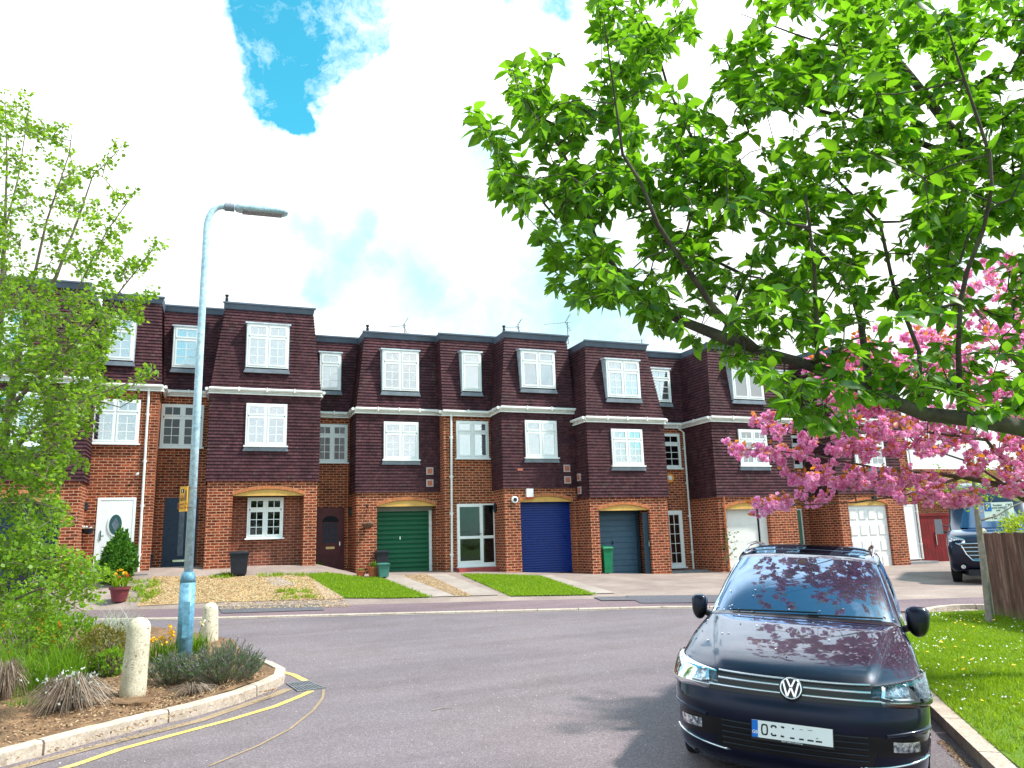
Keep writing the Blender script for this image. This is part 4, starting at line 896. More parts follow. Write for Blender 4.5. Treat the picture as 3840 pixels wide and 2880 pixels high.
# ================================================================ STREET THINGS
M['lamp_paint'] = ground_mat('pale_blue_paint', [(0.3, (0.40, 0.56, 0.68)), (0.7, (0.56, 0.70, 0.80))], 1.5, fine=14, rough=.4, bump=.1, spots=[((.16, .18, .20), 9, .62, .72, .6)])
M['lamp_base'] = ground_mat('blue_base_paint', [(0.3, (0.09, 0.24, 0.36)), (0.7, (0.16, 0.34, 0.47))], 2, fine=16, rough=.4, bump=.1, spots=[((.03, .05, .08), 7, .6, .72, .6)])
M['bollard'] = ground_mat('bollard_concrete', [(0.3, (0.52, 0.44, 0.33)), (0.7, (0.72, 0.64, 0.50))], 2.5, fine=55, spots=[((0.13, 0.09, 0.07), 19, 0.58, 0.66, 0.75), ((.30, .22, .13), 4, .55, .75, .5)])
def lamp():
    b = onB(397, 1424, -.02); D = hdist(b)
    t = onH(446, 494, D); lean = np.array((t[0]-b[0], t[1]-b[1]))
    L = empty('street_lamp', b, 'pale blue street lamp with a bent arm rising from the planting bed', 'street lamp')
    H = onH(446, 494, D)[2]-b[2]
    def at(z): return np.array((b[0]+lean[0]*z/H, b[1]+lean[1]*z/H, b[2]+z))
    zc = onH(404, 1240, D)[2]-b[2]
    mb = MB(); mb.tube([at(-.15), at(zc-.12)], .108, 24); mb.tube([at(zc-.12), at(zc-.03), at(zc+.03)], [.108, .10, .074], 24); mb.build('base_column', M['lamp_base'], L, True)
    a_ = YAW-math.radians(24); hd = np.array((math.cos(a_), -math.sin(a_), 0))
    rt = 0.0; pts = [at(zc), at(H*.6), at(H)]
    rad = [.062, .056, .050]; r = .36
    for i in range(1, 9):
        a = i/8*math.radians(88); pts.append(at(H)+np.array((0, 0, 1))*r*1.15*math.sin(a)+hd*r*.62*(1-math.cos(a))); rad.append(.049)
    e = pts[-1]; tdir = hd*math.cos(math.radians(2))+np.array((0, 0, 1))*math.sin(math.radians(2)); pts.append(e+tdir*.08); rad.append(.049)
    mb = MB(); mb.tube(pts, rad, 20); mb.build('pole', M['lamp_paint'], L, True)
    e = pts[-1]; mb = MB(); mb.tube([e-tdir*.04, e+tdir*.11], .066, 16)
    for k in (0, .05): mb.tube([e+tdir*k+(0, 0, .04), e+tdir*(k-.01)+(0, 0, .10)], .007, 5)
    mb.build('bracket', M['lead'], L)
    s = np.cross(tdir, (0, 0, 1.0)); s /= np.linalg.norm(s); u = np.cross(s, tdir); h = empty  # lantern body
    V = []; c0 = e+tdir*.12; n = 14; prof = []
    sec = [(0, .05, .035), (.03, .10, .06), (.10, .115, .068), (.62, .13, .06), (.76, .12, .055), (.83, .08, .035)]
    mb = MB()
    rings = []
    for (x, hw, hh) in sec:
        ring = []
        for k in range(16):
            a = 2*math.pi*k/16; ca, sa = math.cos(a), math.sin(a)
            ring.append(c0+tdir*x+s*hw*math.copysign(abs(ca)**.6, ca)+u*(hh*math.copysign(abs(sa)**.7, sa) if sa > 0 else .8*hh*math.copysign(abs(sa)**.5, sa)))
        rings.append(ring)
    i0 = 0
    for ring in rings: mb.v += [tuple(p) for p in ring]
    for j in range(len(rings)-1):
        for k in range(16): a = j*16+k; b2 = j*16+(k+1) % 16; mb.f.append((a, b2, b2+16, a+16))
    mb.f.append(tuple(range(16))[::-1]); mb.f.append(tuple(range(16*(len(rings)-1), 16*len(rings))))
    hd_ = mb.build('lantern', M['lamp_paint'], L, True)
    lens = MB(); a = c0+tdir*.12-u*.040; b3 = c0+tdir*.74-u*.036
    lens.hexa([a-s*.088-u*.025, a+s*.088-u*.025, b3+s*.085-u*.022, b3-s*.085-u*.022, a-s*.095+u*.012, a+s*.095+u*.012, b3+s*.092+u*.012, b3-s*.092+u*.012])
    lens.build('lens', simple('grimy_lens', (0.28, 0.30, 0.34), 0.25, var=.25, scale=12), hd_)
    c = c0+tdir*.16+u*.05; mb = MB(); mb.lathe(c, [(.03, 0), (.03, .03), (.015, .045)], 10, u); mb.build('photocell', M['black'], hd_)
    # access door and bands
    z = .55; q = at(z); mb = MB(); nrm = EYE-q; nrm[2] = 0; nrm /= np.linalg.norm(nrm); sd_ = np.cross(nrm, (0, 0, 1.0))
    mb.hexa([q+nrm*.112-sd_*.045-(0, 0, .25), q+nrm*.112+sd_*.045-(0, 0, .25), q+nrm*.06+sd_*.045-(0, 0, .25), q+nrm*.06-sd_*.045-(0, 0, .25), q+nrm*.112-sd_*.045+(0, 0, .25), q+nrm*.112+sd_*.045+(0, 0, .25), q+nrm*.06+sd_*.045+(0, 0, .25), q+nrm*.06-sd_*.045+(0, 0, .25)])
    mb.build('access_door', M['lamp_base'], L)
    # yellow notice
    zt, zb = onH(402, 1051, D)[2]-b[2], onH(402, 1105, D)[2]-b[2]
    pm = at((zt+zb)/2)
    sx = np.array((math.cos(YAW+.6), -math.sin(YAW+.6), 0)); w_ = .19
    nn = np.array((-sx[1], sx[0], 0)); nn = nn if nn@(EYE-pm) > 0 else -nn
    c = pm-RT*.055*np.array((1, 1, 0))*1.9+nn*.02
    Sg = empty('notice_sign', c, 'small yellow notice with black and faded lettering strapped to the street lamp', 'sign')
    def plate(name, x0, x1, z0, z1, off, th, mat, par):
        A = c+sx*x0+nn*off; Bq = c+sx*x1+nn*off
        m_ = MB(); m_.prism([(A[0], A[1], c[2]+z0), (Bq[0], Bq[1], c[2]+z0), (Bq[0], Bq[1], c[2]+z1), (A[0], A[1], c[2]+z1)], nn*th); return m_.build(name, mat, par)
    hh = (zt-zb)/2; ye = simple('sign_yellow', (0.85, 0.42, 0.03), .45, var=.08); dk = simple('sign_ink', (.03, .02, .02), .5); rd = simple('sign_faded', (.45, .13, .04), .5)
    PB = plate('sign_plate', -w_/2, w_/2, -hh, hh, 0, .012, ye, Sg)
    plate('lock_symbol', -.06, .012, hh*.48, hh*.80, .0125, .002, dk, Sg)
    plate('lock_mark', -.032, -.018, hh*.52, hh*.74, .015, .002, M['upvc'], Sg)
    pp = [(c+sx*(.058+.022*math.cos(t*math.pi/9))+nn*.013+(0, 0, hh*.28+.085*math.sin(t*math.pi/9))) for t in range(18)]
    MB().prism(pp, nn*.002).build('oval_mark', simple('sign_grey', (.25, .13, .12), .5), Sg)
    sign_text(Sg, 'COLD', c+sx*-.03+nn*.0135+(0, 0, hh*.17), sx, .048, rd); sign_text(Sg, 'THEFT', c+sx*-.03+nn*.0135+(0, 0, -hh*.06), sx, .045, dk)
    sign_text(Sg, 'Report 101', c+nn*.0135+(0, 0, -hh*.40), sx, .042, rd); sign_text(Sg, 'Crime Zone', c+nn*.0135+(0, 0, -hh*.68), sx, .042, rd)
    for z in (hh*.85, -hh*.7):
        q = at((zt+zb)/2+z); mb = MB(); mb.lathe(q-(0, 0, .01), [(.062, 0), (.062, .02)], 18); mb.build('strap', M['alu'], L)
def sign_text(parent, txt, pos, xdir, size, mat, depth=.001, name='lettering', updir=(0, 0, 1)):
    cu = bpy.data.curves.new(name, 'FONT'); cu.body = txt; cu.size = size*1.35; cu.align_x = 'CENTER'; cu.align_y = 'CENTER'; cu.extrude = depth; cu.offset = size*.02
    tmp = bpy.data.objects.new('tmp', cu); C.objects.link(tmp); bpy.context.view_layer.update()
    me = bpy.data.meshes.new_from_object(tmp.evaluated_get(bpy.context.evaluated_depsgraph_get())); bpy.data.objects.remove(tmp)
    X = Vector(xdir).normalized(); Z = Vector(updir).normalized(); Nn = X.cross(Z)
    mt = Matrix(((X[0], Z[0], Nn[0], pos[0]), (X[1], Z[1], Nn[1], pos[1]), (X[2], Z[2], Nn[2], pos[2]), (0, 0, 0, 1))); me.transform(mt)
    return link_mesh(name, me, mat, parent)
lamp()
def bollard(px, py, top, label, w_px, lean=(0, 0)):
    b = onB(px, py, -.03); D = hdist(b); t = onH(top[0], top[1], D); r = w_px/2*D/1670
    ax = t-b; ax = ax/np.linalg.norm(ax); h = np.linalg.norm(t-b)
    mb = MB(); prof = [(r*1.12, -.15), (r*1.12, h*.1), (r*1.05, h*.5), (r, h-r*.95)]+[(r*math.cos(a)*.99, h-r*.95+r*.95*math.sin(a)) for a in (.3, .6, .9, 1.2, 1.45)]
    mb.lathe(b, prof, 28, ax); o = mb.build('bollard', M['bollard'], None, True)
    return tag(o, label, 'bollard', 'concrete bollards in the planting bed')
bollard(286, 1505, (303, 1333), 'nearer speckled cream concrete bollard standing beside the lavender', 45)
bollard(452, 1388, (455, 1301), 'farther cream concrete bollard standing just behind the street lamp', 31)
def crumb():   # broken cement collar round the near bollard
    b = onB(288, 1515); from mathutils import noise as mn; mb = MB(); n = 22
    pts = [(b[0]+(.2+.06*mn.noise(Vector((i*.9, 0, 0))))*math.cos(i/n*6.283), b[1]+(.2+.06*mn.noise(Vector((i*.9, 0, 0))))*math.sin(i/n*6.283), b[2]-.06) for i in range(n)]
    mb.prism(pts, (0, 0, .075)); tag(mb.build('cement_collar', M['soil'], None), 'crumbling cement collar at the foot of the nearer bollard', 'cement')
crumb()
# ---- pots and bins at the houses
M['terracotta'] = simple('terracotta', (0.42, 0.12, 0.055), .8, var=.2, scale=9)
M['plum_pot'] = simple('plum_glazed_pot', (0.17, 0.035, 0.045), .45, var=.2)
M['earth'] = simple('earth', (.06, .035, .02), .9, var=.3, scale=20)
def scatter_leaves(name, parent, centers, rads, size, mat, per, seed, aspect=.5, droop=0):
    pass
def pot(px, py, r, h, mat, label, name='plant_pot'):
    b = onG(px, py, .01); P = empty(name, b, label, 'plant pot')
    mb = MB(); mb.lathe(b, [(r*.7, 0), (r*.95, h*.82), (r*1.08, h*.83), (r*1.08, h), (r*.95, h), (r*.93, h*.93)], 22); mb.build('pot', mat, P)
    mb = MB(); mb.lathe(b+(0, 0, h*.9), [(r*.94, 0), (r*.9, .01), (r*.3, .025)], 18); mb.build('soil', M['earth'], P)
    return P, b
P1, b1 = pot(807, 1246, .19, .30, M['terracotta'], 'taller terracotta pot with a leafy plant beside the green garage'); POT1 = (P1, b1+(0, 0, .3))
P2, b2 = pot(779, 1245, .15, .17, M['terracotta'], 'small shallow terracotta pot at the left foot of the brick pier'); POT2 = (P2, b2+(0, 0, .17))
P3, b3 = pot(257, 1299, .24, .36, M['plum_pot'], 'plum coloured glazed pot of orange and red tulips beside the gravel drive'); POT3 = (P3, b3+(0, 0, .36))
M['teal_bin'] = simple('teal_green_plastic', (0.05, 0.17, 0.14), .5, var=.15); M['green_bin'] = simple('green_plastic', (0.008, 0.16, 0.07), .45, var=.15)
def bin_box(px, py, w_, d_, h, mat, label, lid=None, Y=None, name='waste_bin', wheels=True, rot=0):
    b = onG(px, py, .01) if Y is None else np.array((*onY(px, py, Y)[:2], gz(*onY(px, py, Y)[:2])))
    B = empty(name, b, label, 'bin'); x, y, z = b
    mb = MB(); t = .82; mb.hexa([(x-w_*t/2, y-d_*t/2, z+.03), (x+w_*t/2, y-d_*t/2, z+.03), (x+w_*t/2, y+d_*t/2, z+.03), (x-w_*t/2, y+d_*t/2, z+.03), (x-w_/2, y-d_/2, z+h*.9), (x+w_/2, y-d_/2, z+h*.9), (x+w_/2, y+d_/2, z+h*.9), (x-w_/2, y+d_/2, z+h*.9)])
    mb.box(x-w_/2-.02, x+w_/2+.02, y-d_/2-.02, y+d_/2+.02, z+h*.87, z+h*.905); mb.build('bin_body', mat, B)
    mb = MB(); mb.hexa([(x-w_/2-.03, y-d_/2-.04, z+h*.91), (x+w_/2+.03, y-d_/2-.04, z+h*.91), (x+w_/2+.03, y+d_/2+.02, z+h*.91), (x-w_/2-.03, y+d_/2+.02, z+h*.91), (x-w_/2+.02, y-d_/2+.02, z+h*.965), (x+w_/2-.02, y-d_/2+.02, z+h*.965), (x+w_/2-.02, y+d_/2, z+h), (x-w_/2+.02, y+d_/2, z+h)])
    mb.build('lid', lid or mat, B)
    mb = MB(); mb.tube([(x-w_*.3, y+d_/2+.03, z+h*.93), (x+w_*.3, y+d_/2+.03, z+h*.93)], .015, 6); mb.build('handle', M['black'], B)
    if wheels:
        for s in (-1, 1): mb = MB(); mb.lathe((x+s*w_*.36, y+d_*.36, z+.06), [(.07, 0), (.07, .04)], 12, (s, 0, 0)); mb.build('wheel', M['black'], B)
    return B
bin_box(515, 1243, .50, .45, .68, M['black'], 'black plastic dustbin standing on the gravel drive against the brick pier', wheels=False)
bin_box(824, 1238, .38, .35, .72, M['black'], 'small black bin behind the teal caddy in front of the green garage')
bin_box(828, 1248, .33, .3, .44, M['teal_bin'], 'teal green recycling caddy standing beside the terracotta pots', wheels=False)
bin_box(1310, 1243, .34, .42, .88, M['green_bin'], 'tall green wheelie bin inside the arch of the slate grey garage', Y=Y8+.28)
bin_box(60, 1254, 1.1, .6, .95, M['black'], 'wide black bin in front of the leftmost house, behind the leafy tree', Y=24.0)
bin_box(312, 1238, .42, .4, .42, M['black'], 'small black crate box beside the white drainpipe', Y=Y2-.6, wheels=False)
M['bluepot'] = simple('dark_blue_pot', (.01, .03, .09), .3)
p = S(1200, 2150, Y4-.3); P5 = empty('plant_pot', (p[0], p[1], p[2]), 'dark blue pot on the step of the maroon door', 'plant pot'); mb = MB(); mb.lathe(p, [(.12, 0), (.17, .05), (.2, .2), (.17, .2)], 16); mb.build('pot', M['bluepot'], P5); POT5 = (P5, p+(0, 0, .2))
# hanging basket on the pier
p = S(1378, 1967, Y5-.22); HBk = empty('hanging_basket', p, 'brown hanging basket of trailing plants on the pier by the green garage', 'hanging basket')
mb = MB(); mb.lathe(p-(0, 0, .13), [(.04, 0), (.13, .03), (.18, .10), (.2, .15)], 16); mb.build('basket', simple('coir', (.13, .07, .05), .9), HBk); HBk_pos = p+np.column_stack([np.cos(np.arange(40.))*.15, np.sin(np.arange(40.))*.12, np.zeros(40)])
mb = MB(); mb.tube([(p[0], Y5, p[2]+.55), (p[0], Y5-.1, p[2]+.62), (p[0], Y5-.24, p[2]+.56)], .012, 6); mb.tube([(p[0], Y5, p[2]+.35), (p[0], Y5-.15, p[2]+.58)], .010, 5)
for s in (-1, 1): mb.tube([(p[0], Y5-.22, p[2]+.56), (p[0]+s*.17, Y5-.22, p[2]+.02)], .005, 4)
mb.build('bracket', M['black'], HBk)
# wall basket on house A
p = onX(325*.576, 1985*.576, X0b); p = np.array((X0b+.14, Y1-.25, S(325, 1985, Y1-.25)[2])); WB = empty('wall_basket', p, 'black wall basket with white flowers beside the white oval-paned door', 'wall basket')
mb = MB(); mb.lathe(p-(0, 0, .14), [(.05, 0), (.13, .05), (.17, .16), (.15, .16)], 14); mb.build('basket', M['black'], WB)
# ---- parking sign on its post
Ds = 14.2; pc = onD(2158, 1105, Ds)
SG = empty('parking_sign', (pc[0], pc[1], rz(pc[0], pc[1])), 'white and blue parking sign on a grey post behind the fence', 'sign')
ex = np.array((math.cos(YAW), -math.sin(YAW), 0)); ey = np.array((math.sin(YAW), math.cos(YAW), 0))
def facing(name, c, x0, x1, z0, z1, off, th, mat, par):
    A = c+ex*x0-ey*off; B_ = c+ex*x1-ey*off; m_ = MB(); m_.prism([(A[0], A[1], c[2]+z0), (B_[0], B_[1], c[2]+z0), (B_[0], B_[1], c[2]+z1), (A[0], A[1], c[2]+z1)], -ey*th); return m_.build(name, mat, par)
facing('sign_plate', pc, -.28, .27, -.17, .17, 0, .012, M['upvc'], SG)
pb = facing('parking_symbol', pc, -.27, -.14, .01, .16, .013, .002, simple('sign_blue', (.02, .16, .55), .4), SG)
sign_text(SG, 'P', pc+ex*-.205-ey*.0165+(0, 0, .085), ex, .1, M['upvc'])
sign_text(SG, 'Resident\npermit holders\nonly', pc+ex*-.02-ey*.0135+(0, 0, .07), ex, .035, M['black']); sign_text(SG, 'Mon - Fri\n9 am - 7 pm', pc+ex*-.03-ey*.0135+(0, 0, -.09), ex, .04, M['black']); sign_text(SG, 'CPZ', pc+ex*.19-ey*.0135+(0, 0, .11), ex, .05, M['black'])
pq = pc+ex*.13; mb = MB(); mb.tube([(pq[0], pq[1], -.1), (pq[0], pq[1], pc[2]+.1)], .04, 12); mb.build('post', simple('grey_post', (.45, .5, .52), .5), SG)
# ---- wooden fence at the right
M['fence'] = None
def fence_mat():
    m, g = newmat('weathered_fence_wood'); pos = g.new('ShaderNodeNewGeometry'); mp = g.new('ShaderNodeMapping'); g.link(pos.outputs['Position'], mp.inputs[0]); mp.inputs['Scale'].default_value = (14, 14, 1.6)
    n = g.noise(mp.outputs[0], 1.0, 6, .7, .6); c = g.ramp(n, [(.25, (.06, .022, .020)), (.5, (.14, .066, .054)), (.75, (.33, .225, .18))])
    isl = g.ramp(pos.outputs['Random Per Island'], [(0, .65), (1, 1.35)]); c = g.mix(1.0, c, isl, 'MULTIPLY')
    sp = g.new('ShaderNodeSeparateXYZ'); g.link(pos.outputs['Position'], sp.inputs[0])
    c = g.mix(g.ramp(g.math('ADD', sp.outputs[2], g.math('MULTIPLY', n, .3)), [(.4, .75), (.62, 0)]), c, (.16, .20, .04))
    principled(g, c, .85, bump=n, bstr=.5); return m
M['fence'] = fence_mat()
Fb0, Fb1 = onR(2153, 1335, .1), onR(2235, 1349, .1); fd = (Fb1-Fb0); fd[2] = 0; fl = 3.6; fd = fd/np.linalg.norm(fd)
D0 = hdist(Fb0); ztop = onH(2130, 1143, D0)[2]
def fence():
    Fn = empty('wooden_fence', Fb0, 'weathered brown vertical board fence with a rounded concrete post by the sapling', 'fence')
    nn = np.array((-fd[1], fd[0], 0)); nn = nn if nn@(EYE-Fb0) > 0 else -nn; hgt = ztop-Fb0[2]
    ax = np.array((0, 0, 1.0)); mb = MB()
    a = Fb0-fd*.06; w_ = .055; pts = [a-fd*w_-nn*w_, a+fd*w_-nn*w_, a+fd*w_+nn*w_, a-fd*w_+nn*w_]
    top = [p+(0, 0, hgt-.03) for p in pts]; mb.hexa([p-(0, 0, .2) for p in pts]+top); mb.hexa(top+[lerp(p, a+(0, 0, hgt-.03), .35)+(0, 0, .05) for p in top] if False else top+[lerp(p, a+(0, 0, hgt-.03), .4)+(0, 0, .045) for p in top]); mb.build('concrete_post', M['bollard'], Fn)
    mb = MB(); k = int(fl/.105)
    for i in range(k):
        s0 = i*.105; j = .012*(i % 2); q = Fb0+fd*s0; h = hgt-.06+rnd.uniform(-.012, .012); w2 = .115
        P = [q+nn*(j+.018), q+fd*w2+nn*(j+.008), q+fd*w2+nn*(j-.004), q+nn*(j-.004)]
        mb.hexa([p+(0, 0, -.05) for p in P]+[p+(0, 0, h) for p in P])
    mb.build('boards', M['fence'], Fn)
    mb = MB()
    for z in (.25, hgt*.55, hgt-.25): mb.hexa([Fb0-nn*.03+(0, 0, z), Fb0+fd*fl-nn*.03+(0, 0, z), Fb0+fd*fl-nn*.07+(0, 0, z), Fb0-nn*.07+(0, 0, z), Fb0-nn*.03+(0, 0, z+.07), Fb0+fd*fl-nn*.03+(0, 0, z+.07), Fb0+fd*fl-nn*.07+(0, 0, z+.07), Fb0-nn*.07+(0, 0, z+.07)])
    mb.build('rail', M['fence'], Fn)
fence()
# ---- red gate, brick outbuilding and pale roof on the right
Yg = 22.9; gx0, gx1 = onY(1987, 1170, Yg)[0], onY(2200, 1170, Yg)[0]; gzt, gzb = onY(1990, 1112, Yg)[2], onY(1990, 1221, Yg)[2]
RG = empty('red_gate', ((gx0+gx1)/2, Yg, gzb), 'dark red wooden double gate beside the last house of the row', 'gate')
n = 28
mb = MB()
for i in range(n): a, b = lerp(gx0, gx0+5.2, i/n), lerp(gx0, gx0+5.2, (i+.96)/n); mb.box(a, b, Yg, Yg+.03+.004*(i % 2), gzb-.2, gzt)
mb.build('boards', M['redgate'], RG); mb = MB()
for z in (gzt-.05, ): mb.box(gx0-.05, gx0+5.25, Yg-.04, Yg+.06, z, z+.09)
mb.build('top_rail', M['redgate'], RG); xm = gx0+.85; MB().box(xm-.015, xm+.015, Yg-.05, Yg, gzb+.75, gzb+1.25).build('handle', M['chrome'], RG)
OB = empty('brick_outbuilding', (gx0+4, 27, .4), 'brick building with a dark eave behind the red gate', 'building')
mb = MB(); mb.box(gx0-2, gx0+9, 25.5, 30, 0, 4.3); mb.build('brick_wall', M['brick'], OB); mb = MB(); mb.box(gx0-2, gx0+9.2, 25.1, 30, 3.2, 3.35); mb.box(gx0-2, gx0+9.2, 25.05, 25.1, 3.1, 3.4); mb.build('eave_board', M['black'], OB)
Yr = 31; q0, q1 = onY(2080, 1085, Yr), onY(2215, 1060, Yr); WH = empty('pale_roofed_house', (q0[0]+6, Yr, .3), 'distant house with pale grey striped roof seen above the dark van', 'house')
M['pale_roof'] = simple('pale_roof_sheet', (.52, .54, .60), .6, var=.1)
mb = MB(); mb.box(q0[0]-1, q0[0]+12, Yr, Yr+8, 0, q0[2]); mb.build('wall', simple('render_white', (.7, .68, .66), .8), WH)
mb = MB(); nr = 9; zt_ = q0[2]+2.2
for i in range(nr): mb.hexa([(q0[0]-1.3, Yr-.4+i*.42, q0[2]+i*.24-.02), (q0[0]+12.3, Yr-.4+i*.42, q0[2]+i*.24-.02), (q0[0]+12.3, Yr+.1+i*.42, q0[2]+i*.24+.24), (q0[0]-1.3, Yr+.1+i*.42, q0[2]+i*.24+.24), (q0[0]-1.3, Yr-.4+i*.42, q0[2]+i*.24+.06), (q0[0]+12.3, Yr-.4+i*.42, q0[2]+i*.24+.06), (q0[0]+12.3, Yr+.1+i*.42, q0[2]+i*.24+.3), (q0[0]-1.3, Yr+.1+i*.42, q0[2]+i*.24+.3)])
mb.build('roof', M['pale_roof'], WH)
# ================================================================ PARKED CAR
CX, CY, CH = 3.83, 4.686, 0.791
cs_, cc_ = math.sin(CH), math.cos(CH)
CZ, CR = -0.065, 0.063
def cw(l, y, z):
    l, y, z = l*.985, y*.966, z*1.02; y2 = y*math.cos(CR)+z*math.sin(CR); z2 = z*math.cos(CR)-y*math.sin(CR)
    return np.array((CX+l*cs_+y2*cc_, CY+l*cc_-y2*cs_, z2+CZ))
ST = np.array([ # l at centre, l at corner, half width, z centre, z edge, squareness
 (.17, .60, .82, .14, .14, 2.6), (.07, .52, .88, .22, .22, 2.6), (.03, .47, .90, .34, .35, 2.6), (.00, .44, .912, .47, .48, 2.5),
 (.00, .43, .918, .575, .585, 2.5), (.035, .43, .915, .65, .66, 2.5), (.055, .46, .905, .73, .74, 2.5), (.085, .54, .885, .795, .845, 2.4),
 (.25, .72, .87, .885, .915, 2.4), (.52, .90, .855, .965, .97, 2.5), (.84, 1.08, .83, 1.035, 1.02, 2.6), (1.12, 1.28, .80, 1.09, 1.065, 2.8)])
def cub(tab, s):
    n = len(tab)-1; s = min(max(s, 0), n); i = min(int(s), n-1); t = s-i
    p0, p1, p2, p3 = tab[max(i-1, 0)], tab[i], tab[i+1], tab[min(i+2, n)]
    return .5*((2*p1)+(-p0+p2)*t+(2*p0-5*p1+4*p2-p3)*t*t+(-p0+3*p1-3*p2+p3)*t**3)
def FP(a, s):
    """point of the front and bonnet in car space: a -1..1 across, s station"""
    l0, lc, hw, zc, ze, n = cub(ST, s); th = min(max(a, -1), 1)*math.pi/2; e = 2/n
    S_, C_ = abs(math.sin(th))**e, abs(math.cos(th))**e
    z = ze+(zc-ze)*C_
    return np.array((lc-(lc-l0)*C_, math.copysign(hw*S_, a), z))
def FPw(a, s, off=0.0):
    p = FP(a, s)
    if off:
        u = FP(a+.01, s)-FP(a-.01, s) if abs(a) < .985 else FP(a, s)-FP(a-.02*np.sign(a), s); 
        if abs(a) >= .985: u = u*np.sign(a)
        v = FP(a, min(s+.05, 11))-FP(a, max(s-.05, 0)); n = np.cross(v, u); n = n/(np.linalg.norm(n)+1e-9)
        if n[0] > 0 and n[2] < .2: n = -n
        if n[2] < -.3: n = -n
        p = p+n*off
    return cw(*p)
# BUILD
def ycrease(s): return lerp(.50, .70, min(max((s-7)/4, 0), 1))
_FP0 = FP
def FP(a, s):
    p = _FP0(a, s)
    if s > 6.9:
        w_ = min((s-6.9)/.6, 1)*min((11.05-s)/.8, 1); k = min(max((abs(p[1])-ycrease(s))/.07, 0), 1); k = k*k*(3-2*k)
        p = p+np.array((0, 0, w_*(.012*(1-k)-.008*k)))
    return p
def A(y, s):
    hw, n = cub(ST, s)[2], cub(ST, s)[5]; return math.copysign(math.asin(min(abs(y)/hw, 1)**(n/2))/(math.pi/2), y)
def paint_mat(name, base, refl, tint, rough=.03, flake=True):
    m, g = newmat(name); o = g.new('ShaderNodeOutputMaterial'); p = g.new('ShaderNodeBsdfPrincipled')
    pos = g.new('ShaderNodeNewGeometry').outputs['Position']; n = g.noise(pos, 5, 4)
    g.link(g.ramp(n, [(.3, tuple(c*.8 for c in base)), (.7, tuple(c*1.25 for c in base))]), p.inputs['Base Color']); p.inputs['Roughness'].default_value = .35; p.inputs['Metallic'].default_value = .4 if flake else 0
    gl = g.new('ShaderNodeBsdfGlossy'); gl.inputs['Roughness'].default_value = rough; gl.inputs['Color'].default_value = (*tint, 1)
    fr = g.new('ShaderNodeFresnel'); fr.inputs['IOR'].default_value = 1.75; mx = g.new('ShaderNodeMixShader')
    g.link(g.math('ADD', g.math('MULTIPLY', fr.outputs[0], 1.9), refl-.12, clamp=True), mx.inputs[0]); g.link(p.outputs[0], mx.inputs[1]); g.link(gl.outputs[0], mx.inputs[2]); g.link(mx.outputs[0], o.inputs[0]); return m
M['paint'] = paint_mat('dark_blue_car_paint', (.003, .005, .022), -.02, (.74, .84, 1.0))
M['cglass'] = paint_mat('dark_windscreen', (.002, .006, .018), .20, (.42, .66, 1.0), .012, False)
M['cblack'] = paint_mat('gloss_black_trim', (.002, .002, .003), -.05, (.6, .65, .8), .15, False)
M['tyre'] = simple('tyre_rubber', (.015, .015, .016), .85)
M['lampglass'] = glass_mat('headlamp_glass', clear=.96, refl=.0)
M['amber'] = simple('amber_lens', (.45, .13, .03), .3)
M['mottle'] = None
def mott():
    m, g = newmat('headlamp_reflector'); pos = g.new('ShaderNodeNewGeometry').outputs['Position']; n = g.noise(pos, 30, 5, .7); c = g.ramp(n, [(.36, (.06, .07, .10)), (.48, (.36, .42, .50)), (.58, (.98, .99, 1))])
    principled(g, c, .22, metal=.85, bump=n, bstr=.6); return m
M['mottle'] = mott(); M['lamphouse'] = simple('lamp_housing', (.10, .12, .15), .3, metal=.5, var=.3, scale=18)
CAR = empty('parked_car', cw(2.2, 0, 0), 'dark blue people carrier parked facing the camera beside the lawn kerb', 'car')
def gridmesh(name, rows, mat, parent, smooth=True, flip=False):
    V = []; F = []; n = len(rows[0])
    for r in rows: V += [tuple(p) for p in r]
    for j in range(len(rows)-1):
        for i in range(n-1):
            k = j*n+i; F.append((k, k+n, k+n+1, k+1) if flip else (k, k+1, k+n+1, k+n))
    return np_mesh(name, np.array(V, float), np.array(F), mat, parent, smooth)
def ell(l): return [l, 0, 0]
# shoulder / belt line and roof edge in car space
EDGE = [FP(1.0, s) for s in np.linspace(7, 11, 17)]
TAB_T = [(p[0], p[1], p[2]) for p in EDGE]+[(1.9, .815, 1.075), (2.8, .84, 1.09), (3.7, .82, 1.11), (4.2, .76, 1.13), (4.42, .70, 1.14)]
def T(l):
    if l <= TAB_T[0][0]: return np.array(TAB_T[0])
    for p, q in zip(TAB_T, TAB_T[1:]):
        if l <= q[0]: return lerp(np.array(p), np.array(q), (l-p[0])/(q[0]-p[0]))
    return np.array(TAB_T[-1])
TAB_R = [(2.14, .665, 1.49), (2.5, .68, 1.535), (3.2, .675, 1.55), (3.9, .65, 1.53), (4.25, .61, 1.49)]
def Rf(l):
    if l <= TAB_R[0][0]: return np.array(TAB_R[0])
    for p, q in zip(TAB_R, TAB_R[1:]):
        if l <= q[0]: return lerp(np.array(p), np.array(q), (l-p[0])/(q[0]-p[0]))
    return np.array(TAB_R[-1])
av = np.linspace(-1, 1, 81)
gridmesh('bonnet_and_bumper', [[cw(*FP(a, s)) for a in av] for s in np.linspace(0, 11, 100)], M['paint'], CAR)
WX, WR = .88, .355
